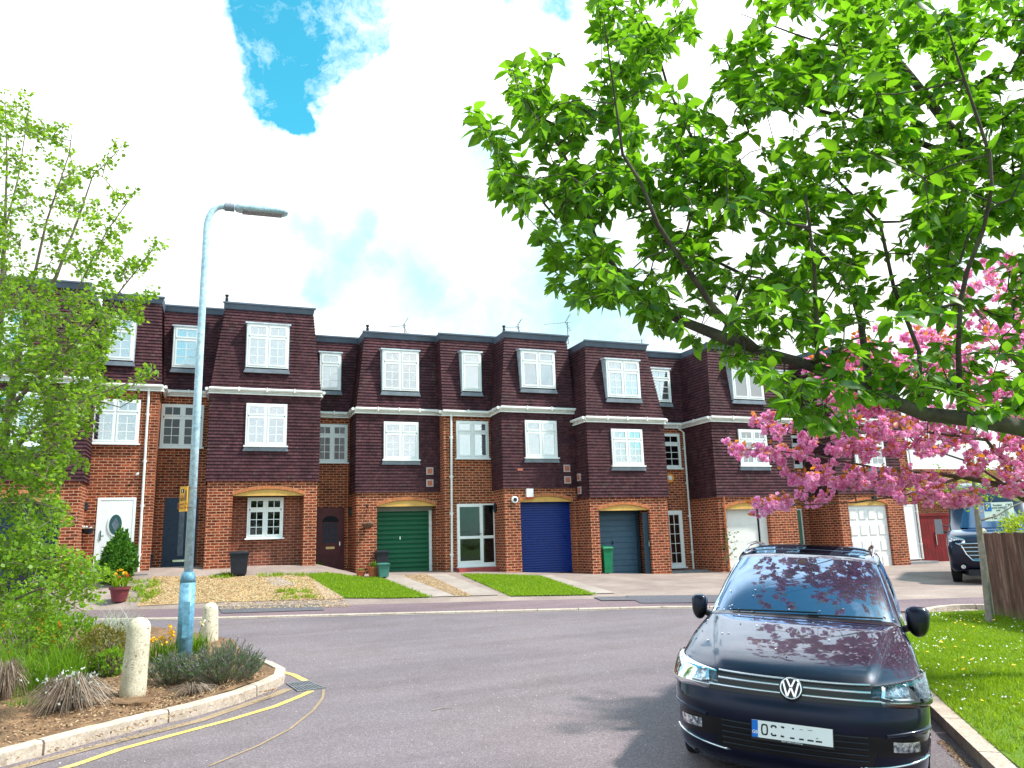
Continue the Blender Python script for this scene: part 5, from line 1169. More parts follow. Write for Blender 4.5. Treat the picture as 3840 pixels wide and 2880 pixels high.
def side(sg):
    us = np.concatenate([np.linspace(0, .35, 44), np.linspace(.36, 1, 34)]); srow = np.linspace(0, 7, 36); V = []; F = []; keep = []
    for s in srow:
        e = _FP0(1.0, s)
        for u in us:
            l = e[0]+u*(4.46-e[0]); y = e[1]*(1-.09*max(0, (l-3.5)/.96)**2); z = e[2]
            if s > 6.0:
                t = (s-6)/1.0; tt = T(max(l, .54)); e6 = _FP0(1.0, 6.0); l6 = e6[0]+u*(4.46-e6[0]); 
                y = lerp(e6[1]*(1-.09*max(0, (l-3.5)/.96)**2), tt[1], t); z = lerp(e6[2]+.10*min(u*3, 1), tt[2], t) if u > 0 else z
            z += .10*min(u*3, 1)*(s/6) if s <= 6 else 0
            for wl in (WX, WX+2.75):
                d = math.hypot(l-wl, z-.32)
                if d < WR+.05: y += .012
            V.append([l, sg*y, z])
    V = np.array(V); n = len(us)
    def inside(p): return any(math.hypot(p[0]-wl, p[2]-.32) < WR for wl in (WX, WX+2.75))
    ins = np.array([inside(p) for p in V])
    for j in range(len(srow)-1):
        for i in range(n-1):
            q = [j*n+i, j*n+i+1, (j+1)*n+i+1, (j+1)*n+i]
            if not all(ins[q]): F.append(q if sg > 0 else q[::-1])
    for k in np.where(ins)[0]:
        for wl in (WX, WX+2.75):
            d = math.hypot(V[k][0]-wl, V[k][2]-.32)
            if d < WR: f = WR/max(d, .01); V[k][0] = wl+(V[k][0]-wl)*f; V[k][2] = .32+(V[k][2]-.32)*f
    W_ = np.array([cw(*p) for p in V]); np_mesh('side_panel', W_, np.array(F), M['paint'], CAR, True)
    bl = [(1.36+(4.28-1.36)*t) for t in np.linspace(0, 1, 24)]
    rows = [[cw(*lerp(np.array((T(l)[0], sg*T(l)[1], T(l)[2]+.005)), np.array((lerp(2.2, 4.2, (l-1.36)/2.92), sg*Rf(lerp(2.2, 4.2, (l-1.36)/2.92))[1], Rf(lerp(2.2, 4.2, (l-1.36)/2.92))[2])), t)+np.array((0, sg*.02*math.sin(t*3.14), 0))) for l in bl] for t in np.linspace(0, 1, 6)]
    gridmesh('side_window', rows, M['cglass'], CAR, True)
    # mirror
    c = np.array((1.46, sg*.93, 1.105)); mb = MB(); nu, nv = 16, 10
    def mp(u, v, k=1.0):
        a = 2*math.pi*u; b = math.pi*(v-.5); x = math.cos(b)*math.cos(a); y = math.cos(b)*math.sin(a); z = math.sin(b)
        f = lambda t, e: math.copysign(abs(t)**e, t)
        return c+np.array((-.075*f(x, .8) if x > 0 else .045*-f(x, .5), (.082+.010*sg)*f(y, .8)*(1+.28*z), (.116+.006*sg)*f(z, .7)-.02*sg*f(y, 1)*0))*k
    rows = [[cw(*mp(i/nu, .5+.5*j/nv)) for i in range(nu+1)] for j in range(nv+1)]; mo = gridmesh('wing_mirror', rows, M['paint'], CAR)
    rows = [[cw(*mp(i/nu, .5*j/nv)) for i in range(nu+1)] for j in range(nv+1)]; gridmesh('lower_shell', rows, M['cblack'], mo)
    mb = MB(); mb.tube([cw(1.50, sg*.82, 1.03), cw(1.50, sg*.90, 1.06), cw(1.51, sg*.95, 1.07)], [.03, .028, .03], 8); mb.build('mirror_arm', M['cblack'], mo)
    # roof rail
    mb = MB(); pts = [cw(l, sg*(Rf(l)[1]-.055), Rf(l)[2]+h) for l, h in ((2.35, .02), (2.45, .075), (2.7, .10), (3.3, .11), (3.8, .095), (4.02, .07), (4.1, .01))]; mb.tube(pts, .016, 8); mb.build('roof_rail', M['alu'] if False else M['chrome'], CAR, True)
    # A pillar
    rows = []
    for t in np.linspace(0, 1, 12):
        w0 = wind(sg*1.0, t); b0 = lerp(np.array((1.36, sg*T(1.36)[1], T(1.36)[2])), np.array((2.2, sg*Rf(2.2)[1], Rf(2.2)[2])), t)+np.array((0, sg*.02*math.sin(t*3.14), 0))
        rows.append([cw(*w0), cw(*(lerp(w0, b0, .5)+np.array((-.01, sg*.008, .012)))), cw(*b0)])
    gridmesh('pillar', rows, M['paint'], CAR)
    for wl in (WX, WX+2.75):
        p = cw(wl, sg*.80, .32); ax = cw(0, sg, 0)-cw(0, 0, 0); mb = MB()
        mb.lathe(p-ax*.12, [(.20, 0), (.315, 0), (.335, .03), (.335, .19), (.315, .22), (.21, .22)], 36, ax); w_ = mb.build('wheel', M['tyre'], CAR, True)
        mb = MB(); mb.lathe(p+ax*.06, [(.215, 0), (.215, .03), (.19, .02), (.05, .035), (.05, .05)], 30, ax); mb.build('rim', M['lead'], w_)
        mb = MB(); mb.lathe(p-ax*.2, [(WR+.01, 0), (WR+.01, .12)], 30, ax); mb.build('wheel_arch', M['tyre'], CAR)
def wind(a, t):
    e = 2/3.0; th = a*math.pi/2; S_, C_ = abs(math.sin(th))**e, abs(math.cos(th))**e
    b = _FP0(a, 11); b = np.array((b[0]+.03, math.copysign(.765*S_, a), b[2]+.004)); h = np.array((2.14-.16*C_, math.copysign(.645*S_, a), 1.49+.065*C_))
    return lerp(b, h, t)+np.array((-.03*math.sin(t*math.pi), 0, .03*math.sin(t*math.pi)))
for sg in (-1, 1): side(sg)
gridmesh('windscreen', [[cw(*wind(a, t)) for a in av] for t in np.linspace(0, 1, 24)], M['cglass'], CAR)
mb = gridmesh('scuttle', [[cw(*(lerp(_FP0(a, 11), wind(a, .035), t)+np.array((0, 0, .004)))) for a in av*.985] for t in (0, .5, 1)], M['cblack'], CAR)
# roof from header to tail
rs = [(2.14, 1.98, .645, 1.49, 1.555), (2.25, 2.12, .665, 1.505, 1.585), (2.6, 2.55, .68, 1.54, 1.625), (3.2, 3.2, .675, 1.55, 1.645), (3.8, 3.85, .655, 1.535, 1.635), (4.2, 4.28, .615, 1.495, 1.60), (4.3, 4.36, .62, 1.42, 1.52), (4.42, 4.5, .71, 1.12, 1.16), (4.46, 4.55, .80, .8, .8), (4.46, 4.56, .84, .5, .5), (4.42, 4.5, .80, .22, .22)]
rst = np.array([(b, a, c, e, d, 3.0) for (a, b, c, d, e) in rs])
def RP(a, s):
    l0, lc, hw, zc, ze, n = cub(rst, s); th = a*math.pi/2; e = 2/n; S_, C_ = abs(math.sin(th))**e, abs(math.cos(th))**e
    return np.array((lc-(lc-l0)*C_, math.copysign(hw*S_, a), ze+(zc-ze)*C_))
gridmesh('roof', [[cw(*RP(a, s)) for a in av] for s in np.linspace(0, 10, 60)], M['paint'], CAR)
gridmesh('sunroof', [[cw(*(RP(a, s)+np.array((0, 0, .004)))) for a in np.linspace(-.52, .52, 21)] for s in np.linspace(1.0, 4.1, 16)], M['cglass'], CAR)
mb = MB(); q = cw(3.0, -.0, 1.64)
def line(pts, w_, mat, name, off=.002, parent=None, h=None):
    """ribbon along (y, s) points on the front surface"""
    P = []
    for (y0_, s0_), (y1_, s1_) in zip(pts, pts[1:]):
        k = 24
        for i in range(k+(1 if (y1_, s1_) == pts[-1] else 0)): P.append((lerp(y0_, y1_, i/k), lerp(s0_, s1_, i/k)))
    return P
def ribbon(name, P, w_, mat, off=.003, parent=CAR, thick=None):
    c = [FPw(A(y, s), s, off) for y, s in P]; n_ = [FPw(A(y, s), s, off+.02)-q for (y, s), q in zip(P, c)]; rows = []
    for i, p in enumerate(c):
        t = c[min(i+1, len(c)-1)]-c[max(i-1, 0)]; t = t/np.linalg.norm(t); nn = n_[i]/np.linalg.norm(n_[i]); b = np.cross(t, nn); hh = thick or 0
        rows.append([p-b*w_/2-nn*.004, p-b*w_/2+nn*hh*.6, p+nn*hh, p+b*w_/2+nn*hh*.6, p+b*w_/2-nn*.004])
    return gridmesh(name, rows, mat, parent)
def patch(name, y0, y1, s0, s1, mat, off, parent=CAR, nx=40, ny=12, f=None):
    return gridmesh(name, [[FPw(A(lerp(y0(t), y1(t), i/nx), lerp(s0, s1, t) if f is None else f(i/nx, t)), lerp(s0, s1, t) if f is None else f(i/nx, t), off) for i in range(nx+1)] for t in np.linspace(0, 1, ny)], mat, parent)
GR = patch('grille', lambda t: -lerp(.60, .535, t), lambda t: lerp(.60, .535, t), 5.15, 6.93, M['cblack'], .003)
for s_, w2, yy in ((6.86, .013, .53), (6.22, .015, .53), (5.55, .016, .60)):
    ribbon('chrome_bar', line([(-yy, s_), (yy, s_)], .01, None, ''), w2, M['chrome'], .005, GR, .008)
# badge on the grille
bc = FPw(0, 5.95, .030); bn = FPw(0, 5.95, .05)-FPw(0, 5.95, 0); bn /= np.linalg.norm(bn); bx = cw(0, 1, 0)-cw(0, 0, 0); bx /= np.linalg.norm(bx); bn = bn-bx*(bn@bx); bn /= np.linalg.norm(bn); bu = np.cross(bn, bx); bu = bu if bu[2] > 0 else -bu
RB = .074
mb = MB(); mb.lathe(bc-bn*.03, [(RB+.008, 0), (RB+.008, .024), (RB, .030)], 40, bn); BD = mb.build('badge', M['cblack'], GR, False)
mb = MB()
def ring(mb, r0, r1, h0, h1, n=48):
    pr = [(r0, h0), (r0, h1), ((r0+r1)/2, h1+.004), (r1, h1), (r1, h0)]; i0 = len(mb.v)
    for (r, h) in pr:
        for j in range(n): a = 2*math.pi*j/n; mb.v.append(tuple(bc+bn*h+r*(bx*math.cos(a)+bu*math.sin(a))))
    for k in range(len(pr)-1):
        for j in range(n): a = i0+k*n+j; b = i0+k*n+(j+1) % n; mb.f.append((a, b, b+n, a+n))
ring(mb, RB-.011, RB, 0, .004); mb.build('badge_ring', M['chrome'], BD, True)
mb = MB()
def stroke(x0, y0_, x1, y1_, w_=.0125):
    p, q = bc+bn*.001+bx*x0*RB+bu*y0_*RB, bc+bn*.001+bx*x1*RB+bu*y1_*RB; hw = bx*w_/2; mb.prism([p-hw, p+hw, q+hw, q-hw], bn*.006)
stroke(-.36, .80, -.04, .10); stroke(.36, .80, .04, .10)                                     # V
stroke(-.70, .56, -.34, -.78); stroke(-.34, -.78, -.02, .04); stroke(.70, .56, .34, -.78); stroke(.34, -.78, .02, .04)   # W
mb.build('badge_letters', M['chrome'], BD)
# headlights
def headlight(sg):
    def ys(u, t):   # u 0 inner..1 outer, t 0 bottom..1 top -> (a, s)
        ai = A(lerp(.60, .555, t) if t < .35 else lerp(.53, .57, (t-.35)/.65), 6.0); s_in = lerp(5.15, 6.8, t); s_out = lerp(5.0, 7.4, t)
        a = lerp(ai, 1.0, u); s = lerp(s_in, s_out, u**.8)
        return sg*a, s
    def HP(u, t, off): a, s = ys(u, t); return FPw(a, s, off)
    us = np.linspace(0, 1, 30); ts = np.linspace(0, 1, 14)
    base = gridmesh('headlight', [[HP(u, t, .003) for u in us] for t in ts], M['lamphouse'], CAR)
    gridmesh('indicator', [[HP(u, t, .006) for u in np.linspace(.02, .97, 20)] for t in (.02, .08, .15)], simple('smoked_lens', (.16, .12, .12), .25), base)
    gridmesh('amber_indicator', [[HP(u, t, .008) for u in np.linspace(.12, .42, 8)] for t in (.03, .09, .14)], M['amber'], base)
    gridmesh('chrome_strip', [[HP(u, t, .009+.004*(i == 1)) for u in np.linspace(.0, .98, 30)] for i, t in enumerate((.17, .205, .24))], M['chrome'], base)
    for (u0, u1, t0, t1) in ((.10, .40, .33, .86), (.50, .93, .30, .90)):
        rows = []; n = 12
        for j in range(n+1):
            tt = j/n; row = []
            for i in range(n+1):
                uu = i/n; cx_, cy_ = (uu-.5)*2, (tt-.5)*2; d = .020*(cx_**4+cy_**4)/1.2; row.append(HP(lerp(u0, u1, uu), lerp(t0, t1, tt), .006+d))
            rows.append(row)
        gridmesh('reflector', rows, M['mottle'], base)
        gridmesh('reflector_rim', [[HP(lerp(u0, u1, x), lerp(t0-.03, t0+.03, k), .028) for x in np.linspace(0, 1, 10)] for k in (0, .5, 1)], M['chrome'], base)
        gridmesh('reflector_rim', [[HP(lerp(u0-.02, u0+.015, k) if sg*0 == 0 else 0, lerp(t0, t1, x), .028) for x in np.linspace(0, 1, 10)] for k in (0, .5, 1)], M['chrome'], base)
    gridmesh('lens', [[HP(u, t, .034*math.sin(min(u*6, (1-u)*8, t*8, (1-t)*8, 1.57))+.004) for u in us] for t in ts], M['lampglass'], base)
for sg in (-1, 1): headlight(sg)
# seams, lower grille, chrome strip, fog lamps
for sg in (-1, 1):
    P = [(sg*lerp(.555, .735, i/30), lerp(7.0, 10.9, i/30)) for i in range(31)]; ribbon('bonnet_seam', P, .004, M['cblack'], .0015)
    gridmesh('wing_seam', [[FPw(sg*.972, s, .002), FPw(sg*.982, s, .002)] for s in np.linspace(7.3, 10.6, 30)], M['cblack'], CAR)
    FG = patch('fog_lamp_recess', lambda t: sg*.56, lambda t: sg*.86, 2.1, 3.05, M['cblack'], .002, nx=16, ny=6) if sg > 0 else patch('fog_lamp_recess', lambda t: -.86, lambda t: -.56, 2.1, 3.05, M['cblack'], .002, nx=16, ny=6)
    gridmesh('fog_lamp', [[FPw(sg*A(lerp(.66, .83, i/8), s), s, .004+.006*math.sin(i/8*3.14)) for i in range(9)] for s in np.linspace(2.35, 2.85, 5)], M['mottle'], FG)
    P = [(sg*lerp(.62, .905, i/16), lerp(3.15, 3.5, i/16)) for i in range(17)]; ribbon('bumper_crease', P, .02, M['paint'], .004, CAR, .010)
LG = patch('lower_grille', lambda t: -lerp(.52, .60, t), lambda t: lerp(.52, .60, t), 1.55, 3.1, M['cblack'], .002)
for s_ in (1.8, 2.1, 2.4, 2.7, 3.0): ribbon('slat', line([(-.5, s_), (.5, s_)], 0, None, ''), .012, M['black'], .004, LG, .006)
ribbon('chrome_strip', [(y, lerp(1.35, 2.0, abs(y/.885)**3)) for y in np.linspace(-.885, .885, 60)], .012, M['chrome'], .006, CAR, .007)
# number plate with its worn lettering
pc_ = cw(-.022, 0, .455); px_ = bx; pn = -(cw(1, 0, 0)-cw(0, 0, 0)); pn /= np.linalg.norm(pn); pu = np.cross(px_, -pn); pu = pu if pu[2] > 0 else -pu
pn = pn*math.cos(.07)+pu*math.sin(.07); pu = pu-pn*(pu@pn); pu /= np.linalg.norm(pu)
def pl(name, x0, x1, z0, z1, off, th, mat, par=CAR):
    a = pc_+pn*off; return MB().prism([a+px_*x0+pu*z0, a+px_*x1+pu*z0, a+px_*x1+pu*z1, a+px_*x0+pu*z1], pn*th).build(name, mat, par)
M['plate'] = simple('plate_white', (.85, .85, .84), .35, var=.03); M['plateblue'] = simple('plate_blue', (.01, .16, .62), .35); M['platetext'] = simple('plate_text', (.01, .01, .012), .4)
pl('plate_holder', -.272, .272, -.072, .060, -.02, .02, M['cblack'])
NP = pl('number_plate', -.265, .265, -.056, .056, .001, .004, M['plate'])
pl('blue_band', -.265, -.225, -.056, .056, .0055, .001, M['plateblue'], NP)
sign_text(NP, 'GB', pc_+pn*.0075-px_*.245-pu*.022, px_, .022, M['plate'], updir=pu)
def bar(x0, x1, z0, z1): pl('plate_lettering', x0, x1, z0, z1, .0055, .0008, M['platetext'], NP)
def loop(cx, w2, h2, th, segs):   # rounded letter pieces: list of angle ranges
    for a0, a1 in segs:
        n = 10; mb = MB()
        for i in range(n):
            t0, t1 = math.radians(lerp(a0, a1, i/n)), math.radians(lerp(a0, a1, (i+1)/n)); f = lambda t, r: pc_+pn*.0055+px_*(cx+(w2-r)*math.copysign(abs(math.cos(t))**.6, math.cos(t)))+pu*((h2-r)*math.copysign(abs(math.sin(t))**.6, math.sin(t)))
            mb.prism([f(t0, 0), f(t1, 0), f(t1, th), f(t0, th)], pn*.0008)
        mb.build('plate_lettering', M['platetext'], NP)
loop(-.180, .024, .038, .010, [(0, 360)]); loop(-.118, .022, .037, .010, [(25, 160), (200, 320)]); loop(-.060, .018, .036, .011, [(45, 120), (225, 300)])
bar(-.012, .018, -.038, -.028); bar(.004, .016, .024, .034); bar(.048, .078, -.038, -.028); bar(.054, .074, .028, .031); bar(.102, .142, -.038, -.028); bar(.105, .135, .030, .033); bar(.155, .195, -.038, -.028); bar(.158, .172, -.016, -.012)
sign_text(NP, 'SERVICE CENTRE FOR JCB GROUP' if False else 'Search Online For JCB Group', pc_+pn*.001-pu*.063, px_, .0085, M['plate'], updir=pu, depth=.0003)
# wipers
for y0_, y1_, t0, t1 in ((-.55, .12, .035, .07), (.05, .62, .035, .06)):
    mb = MB(); pts = [cw(*(wind(A(lerp(y0_, y1_, k)*1.1, 11), lerp(t0, t1, k))+np.array((-.012, 0, .012)))) for k in np.linspace(0, 1, 8)]; mb.tube(pts, .007, 5); mb.build('wiper', M['cblack'], CAR)
# underside shade pan
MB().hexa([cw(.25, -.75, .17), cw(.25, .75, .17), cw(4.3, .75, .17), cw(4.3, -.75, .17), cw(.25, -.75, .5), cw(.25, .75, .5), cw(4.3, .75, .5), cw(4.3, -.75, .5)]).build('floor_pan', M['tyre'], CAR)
# petals fallen on the car
mb = MB()
def petal(p, r=.008):
    a = rnd.uniform(0, 6.28); u = np.array((math.cos(a), math.sin(a), 0)); v = np.array((-math.sin(a), math.cos(a), 0))
    mb.face([p-u*r-v*r*.6+(0, 0, .002), p+u*r-v*r*.7+(0, 0, .003), p+u*r*.9+v*r*.7+(0, 0, .006), p-u*r+v*r*.6+(0, 0, .002)])
for _ in range(26): a = rnd.uniform(-.85, .85); petal(FPw(a, rnd.uniform(8, 10.9), .003))
for _ in range(14): petal(cw(*(wind(rnd.uniform(-.9, .9), rnd.uniform(.02, .9))+np.array((-.006, 0, .006)))))
for _ in range(14): petal(cw(*(wind(rnd.uniform(-.9, .9), rnd.uniform(.03, .12))+np.array((-.006, 0, .006)))))
for _ in range(16): petal(cw(*(RP(rnd.uniform(-.7, .7), rnd.uniform(.3, 4))+np.array((0, 0, .006)))))
tag(mb.build('fallen_petals', simple('pale_petal', (.85, .75, .78), .7)), 'pale blossom petals scattered over the car bonnet and windscreen', 'petals', kind='stuff')
# ================================================================ DARK VAN
VD = 18.3
vb0 = march(2056, 1262, gz); vyaw = math.radians(30)
def van():
    # front face runs to the right from the visible corner; body goes back
    o = vb0; vr = ray(2100, 1200); vr = math.atan2(vr[0], vr[1])+math.radians(.3); bk = np.array((math.sin(vr), math.cos(vr), 0)); fx = np.array((bk[1], -bk[0], 0)); W, H, Ln = 2.05, 2.62, 5.4
    def P(x, d, z): return o+fx*(x*W)+bk*d+np.array((0, 0, z))
    Vn = empty('dark_van', P(.5, 2.5, 0), 'dark blue high roofed van parked on the forecourt behind the sapling', 'van')
    prof = [(.30, .16, .92), (.40, .02, .98), (.75, .0, 1.0), (1.0, .05, 1.0), (1.18, .22, .985), (1.30, .62, .95), (1.32, .80, .93), (1.95, 1.22, .86), (2.05, 1.35, .85), (2.45, 1.75, .78), (2.55, 2.1, .76), (2.58, Ln, .76)]
    rows = []
    for z, d, w_ in prof:
        row = []
        for i in range(33):
            t = i/32*2-1; s = math.copysign(min(abs(t)**.85, 1), t); y = .5+.5*w_*math.copysign(abs(math.sin(t*math.pi/2))**.72, t); dd = d+.45*(1-abs(math.cos(t*math.pi/2))**.35) if z < 2 else d+.25*(1-abs(math.cos(t*math.pi/2))**.3)
            row.append(P(y, dd, z))
        rows.append(row)
    gridmesh('front_body', rows, M['paint'], Vn)
    for sd in (0, 1):
        rr = []
        for z, d, w_ in prof: a = .5+.5*w_*(1 if sd else -1); rr.append([P(a, d+.3, z), P(a, 2.4, z), P(a, Ln, z)])
        gridmesh('side_panel', rr, M['paint'], Vn)
        c = P(.06 if not sd else .94, .95, .36); mb = MB(); mb.lathe(c-fx*.12, [(.2, 0), (.36, .02), (.36, .22), (.2, .24)], 26, fx); mb.build('wheel', M['tyre'], Vn)
    rows = [[P(.5+.5*t*lerp(.86, .78, k), lerp(.80, 1.21, k)-.05+.24*abs(t)**3, lerp(1.36, 1.93, k)) for t in np.linspace(-1, 1, 15)] for k in np.linspace(0, 1, 5)]; gridmesh('windscreen', rows, M['cglass'], Vn)
    rows = [[P(.5+.5*t*.93, d-.03+.34*abs(t)**3, z) for t in np.linspace(-1, 1, 15)] for z, d in ((1.235, .42), (1.33, .66))]
    gridmesh('bonnet_highlight', rows, simple('pale_bonnet_edge', (.45, .5, .6), .2), Vn) if False else None
    mb = MB()
    GRv = MB().hexa([P(.24, -.03, .56), P(.76, -.03, .56), P(.76, .02, .56), P(.24, .02, .56), P(.14, .02, 1.0), P(.86, .02, 1.0), P(.86, .06, 1.0), P(.14, .06, 1.0)]).build('grille', M['cblack'], Vn)
    for k in range(5):
        z = lerp(.60, .98, k/4); h = lerp(.25, .38, k/4); mb = MB(); mb.tube([P(.5-h, -.02+.03*(z-.5)*2, z), P(.5, -.05+.03*(z-.5)*2, z), P(.5+h, -.02+.03*(z-.5)*2, z)], .013, 6); mb.build('chrome_bar', M['chrome'], GRv)
    mb = MB(); mb.tube([P(.10, .05, 1.0), P(.16, .0, .93), P(.2, -.03, .72), P(.26, -.04, .57), P(.5, -.06, .54), P(.74, -.04, .57), P(.8, -.03, .72), P(.84, 0, .93), P(.9, .05, 1.0)], .014, 6); mb.build('grille_surround', M['chrome'], GRv)
    for sgn in (0, 1):
        X = (lambda x: x if not sgn else 1-x)
        hl = MB().hexa([P(X(.035), .16, .93), P(X(.2), .01, 1.0), P(X(.2), .08, 1.0), P(X(.035), .3, .93), P(X(.03), .22, 1.16), P(X(.2), .13, 1.07), P(X(.2), .2, 1.07), P(X(.03), .36, 1.16)]).build('headlight', M['mottle'], Vn)
        mb = MB(); mb.tube([P(X(.2), .0, 1.075), P(X(.03), .17, 1.18), P(X(.02), .20, .93), P(X(.06), .13, .90)], .018, 6); mb.build('light_rim', M['chrome'], hl)
        mb = MB(); c = P(X(.15), .0, .42); mb.lathe(c, [(.05, 0), (.05, .03)], 12, -bk); mb.build('fog_lamp', M['mottle'], Vn)
        c = P(X(-.07), .9, 1.42); mb = MB(); mb.hexa([c+fx*a*.09+bk*b*.06+np.array((0, 0, z)) for z in (-.2,) for a, b in ((-1, -1), (1, -1), (1, 1), (-1, 1))]+[c+fx*a*.08+bk*b*.05+np.array((0, 0, .18)) for a, b in ((-1, -1), (1, -1), (1, 1), (-1, 1))]); mm = mb.build('wing_mirror', M['alu'], Vn)
        mb = MB(); mb.tube([c+(0, 0, -.12), P(X(.05), .95, 1.25)], .03, 6); mb.tube([c+(0, 0, .05), P(X(.05), .98, 1.4)], .02, 6); mb.build('mirror_arm', M['black'], mm)
    npv = MB().box(0, 0, 0, 0, 0, 0); a = P(.38, -.075, .47)
    q = MB().prism([P(.375, -.075, .445), P(.63, -.075, .445), P(.63, -.075, .555), P(.375, -.075, .555)], -bk*.01).build('number_plate', M['plate'], Vn)
    sign_text(q, 'BV', P(.43, -.088, .50), fx, .075, M['platetext'])
    MB().hexa([P(.2, .0, .2), P(.8, .0, .2), P(.95, 2, .2), P(.05, 2, .2), P(.2, .0, .35), P(.8, .0, .35), P(.95, 2, .35), P(.05, 2, .35)]).build('lower_bumper', M['black'], Vn)
van()
# ================================================================ TREES AND PLANTS
RG_ = np.random.default_rng(11)
def leaf_mat(name, c_lo, c_hi, trans, tfac=.5, rough=.45, spec=.4):
    m, g = newmat(name); o = g.new('ShaderNodeOutputMaterial'); geo = g.new('ShaderNodeNewGeometry'); r = geo.outputs['Random Per Island']
    col = g.ramp(r, [(0, c_lo), (1, c_hi)]); tcol = g.mix(1.0, g.ramp(r, [(0, .7), (1, 1.25)]), trans, 'MULTIPLY')
    p = g.new('ShaderNodeBsdfPrincipled'); g.link(col, p.inputs['Base Color']); p.inputs['Roughness'].default_value = rough; p.inputs['Specular IOR Level'].default_value = spec
    t = g.new('ShaderNodeBsdfTranslucent'); g.link(tcol, t.inputs['Color']); mx = g.new('ShaderNodeMixShader'); mx.inputs[0].default_value = tfac
    g.link(p.outputs[0], mx.inputs[1]); g.link(t.outputs[0], mx.inputs[2]); g.link(mx.outputs[0], o.inputs[0]); return m
def bark_mat(name, lo, hi, scale=18):
    m, g = newmat(name); pos = g.new('ShaderNodeNewGeometry').outputs['Position']; n = g.noise(pos, scale, 6, .7); n2 = g.noise(pos, scale*.3, 3)
    c = g.mix(g.ramp(n2, [(.45, 0), (.7, .5)]), g.ramp(n, [(.3, lo), (.7, hi)]), (.13, .15, .07)); principled(g, c, .85, bump=n, bstr=.7, bdist=.02); return m
def rot_from(d, n):
    """matrix columns: x = side, y = along d, z = normal near n"""
    d = d/np.linalg.norm(d, axis=1, keepdims=True); s = np.cross(d, n); s = s/(np.linalg.norm(s, axis=1, keepdims=True)+1e-9); n2 = np.cross(s, d); return s, d, n2
def instance(tv, tf, pos, d, nrm, size):
    """template verts (k,3), faces (m,j); returns merged arrays"""
    s, d, n = rot_from(d, nrm); V = pos[:, None, :]+size[:, None, None]*(tv[None, :, 0:1]*s[:, None, :]+tv[None, :, 1:2]*d[:, None, :]+tv[None, :, 2:3]*n[:, None, :])
    k = len(tv); F = tf[None, :, :]+(np.arange(len(pos))*k)[:, None, None]; return V.reshape(-1, 3), F.reshape(-1, tf.shape[1])
# pointed oval leaf, folded along the midrib and arched down
def leaf_template(w=.27, fold=.09, arch=.16, stalk=.12):
    ys = [0, .18, .45, .72, 1.0]; ws = [0.02, w*.8, w, w*.62, 0.0]; V = []; 
    for y, x in zip(ys, ws):
        zz = -arch*y*y*1.3; V += [(-x, y+stalk, zz+fold*x*3.0), (0, y+stalk, zz), (x, y+stalk, zz+fold*x*3.0)]
    F = []
    for i in range(4): a = 3*i; F += [(a, a+1, a+4, a+3), (a+1, a+2, a+5, a+4)]
    return np.array(V, float), np.array(F)
LT, LF = leaf_template()
ST_V = np.array([(-.28, 0, 0), (.28, 0, 0), (.34, .6, -.05), (0, 1, -.12), (-.34, .6, -.05)], float)
SQ_V = np.array([(0, 0, 0), (.3, .45, .05), (0, 1, -.08), (-.3, .45, .05)], float); SQ_F = np.array([(0, 1, 2, 3)])
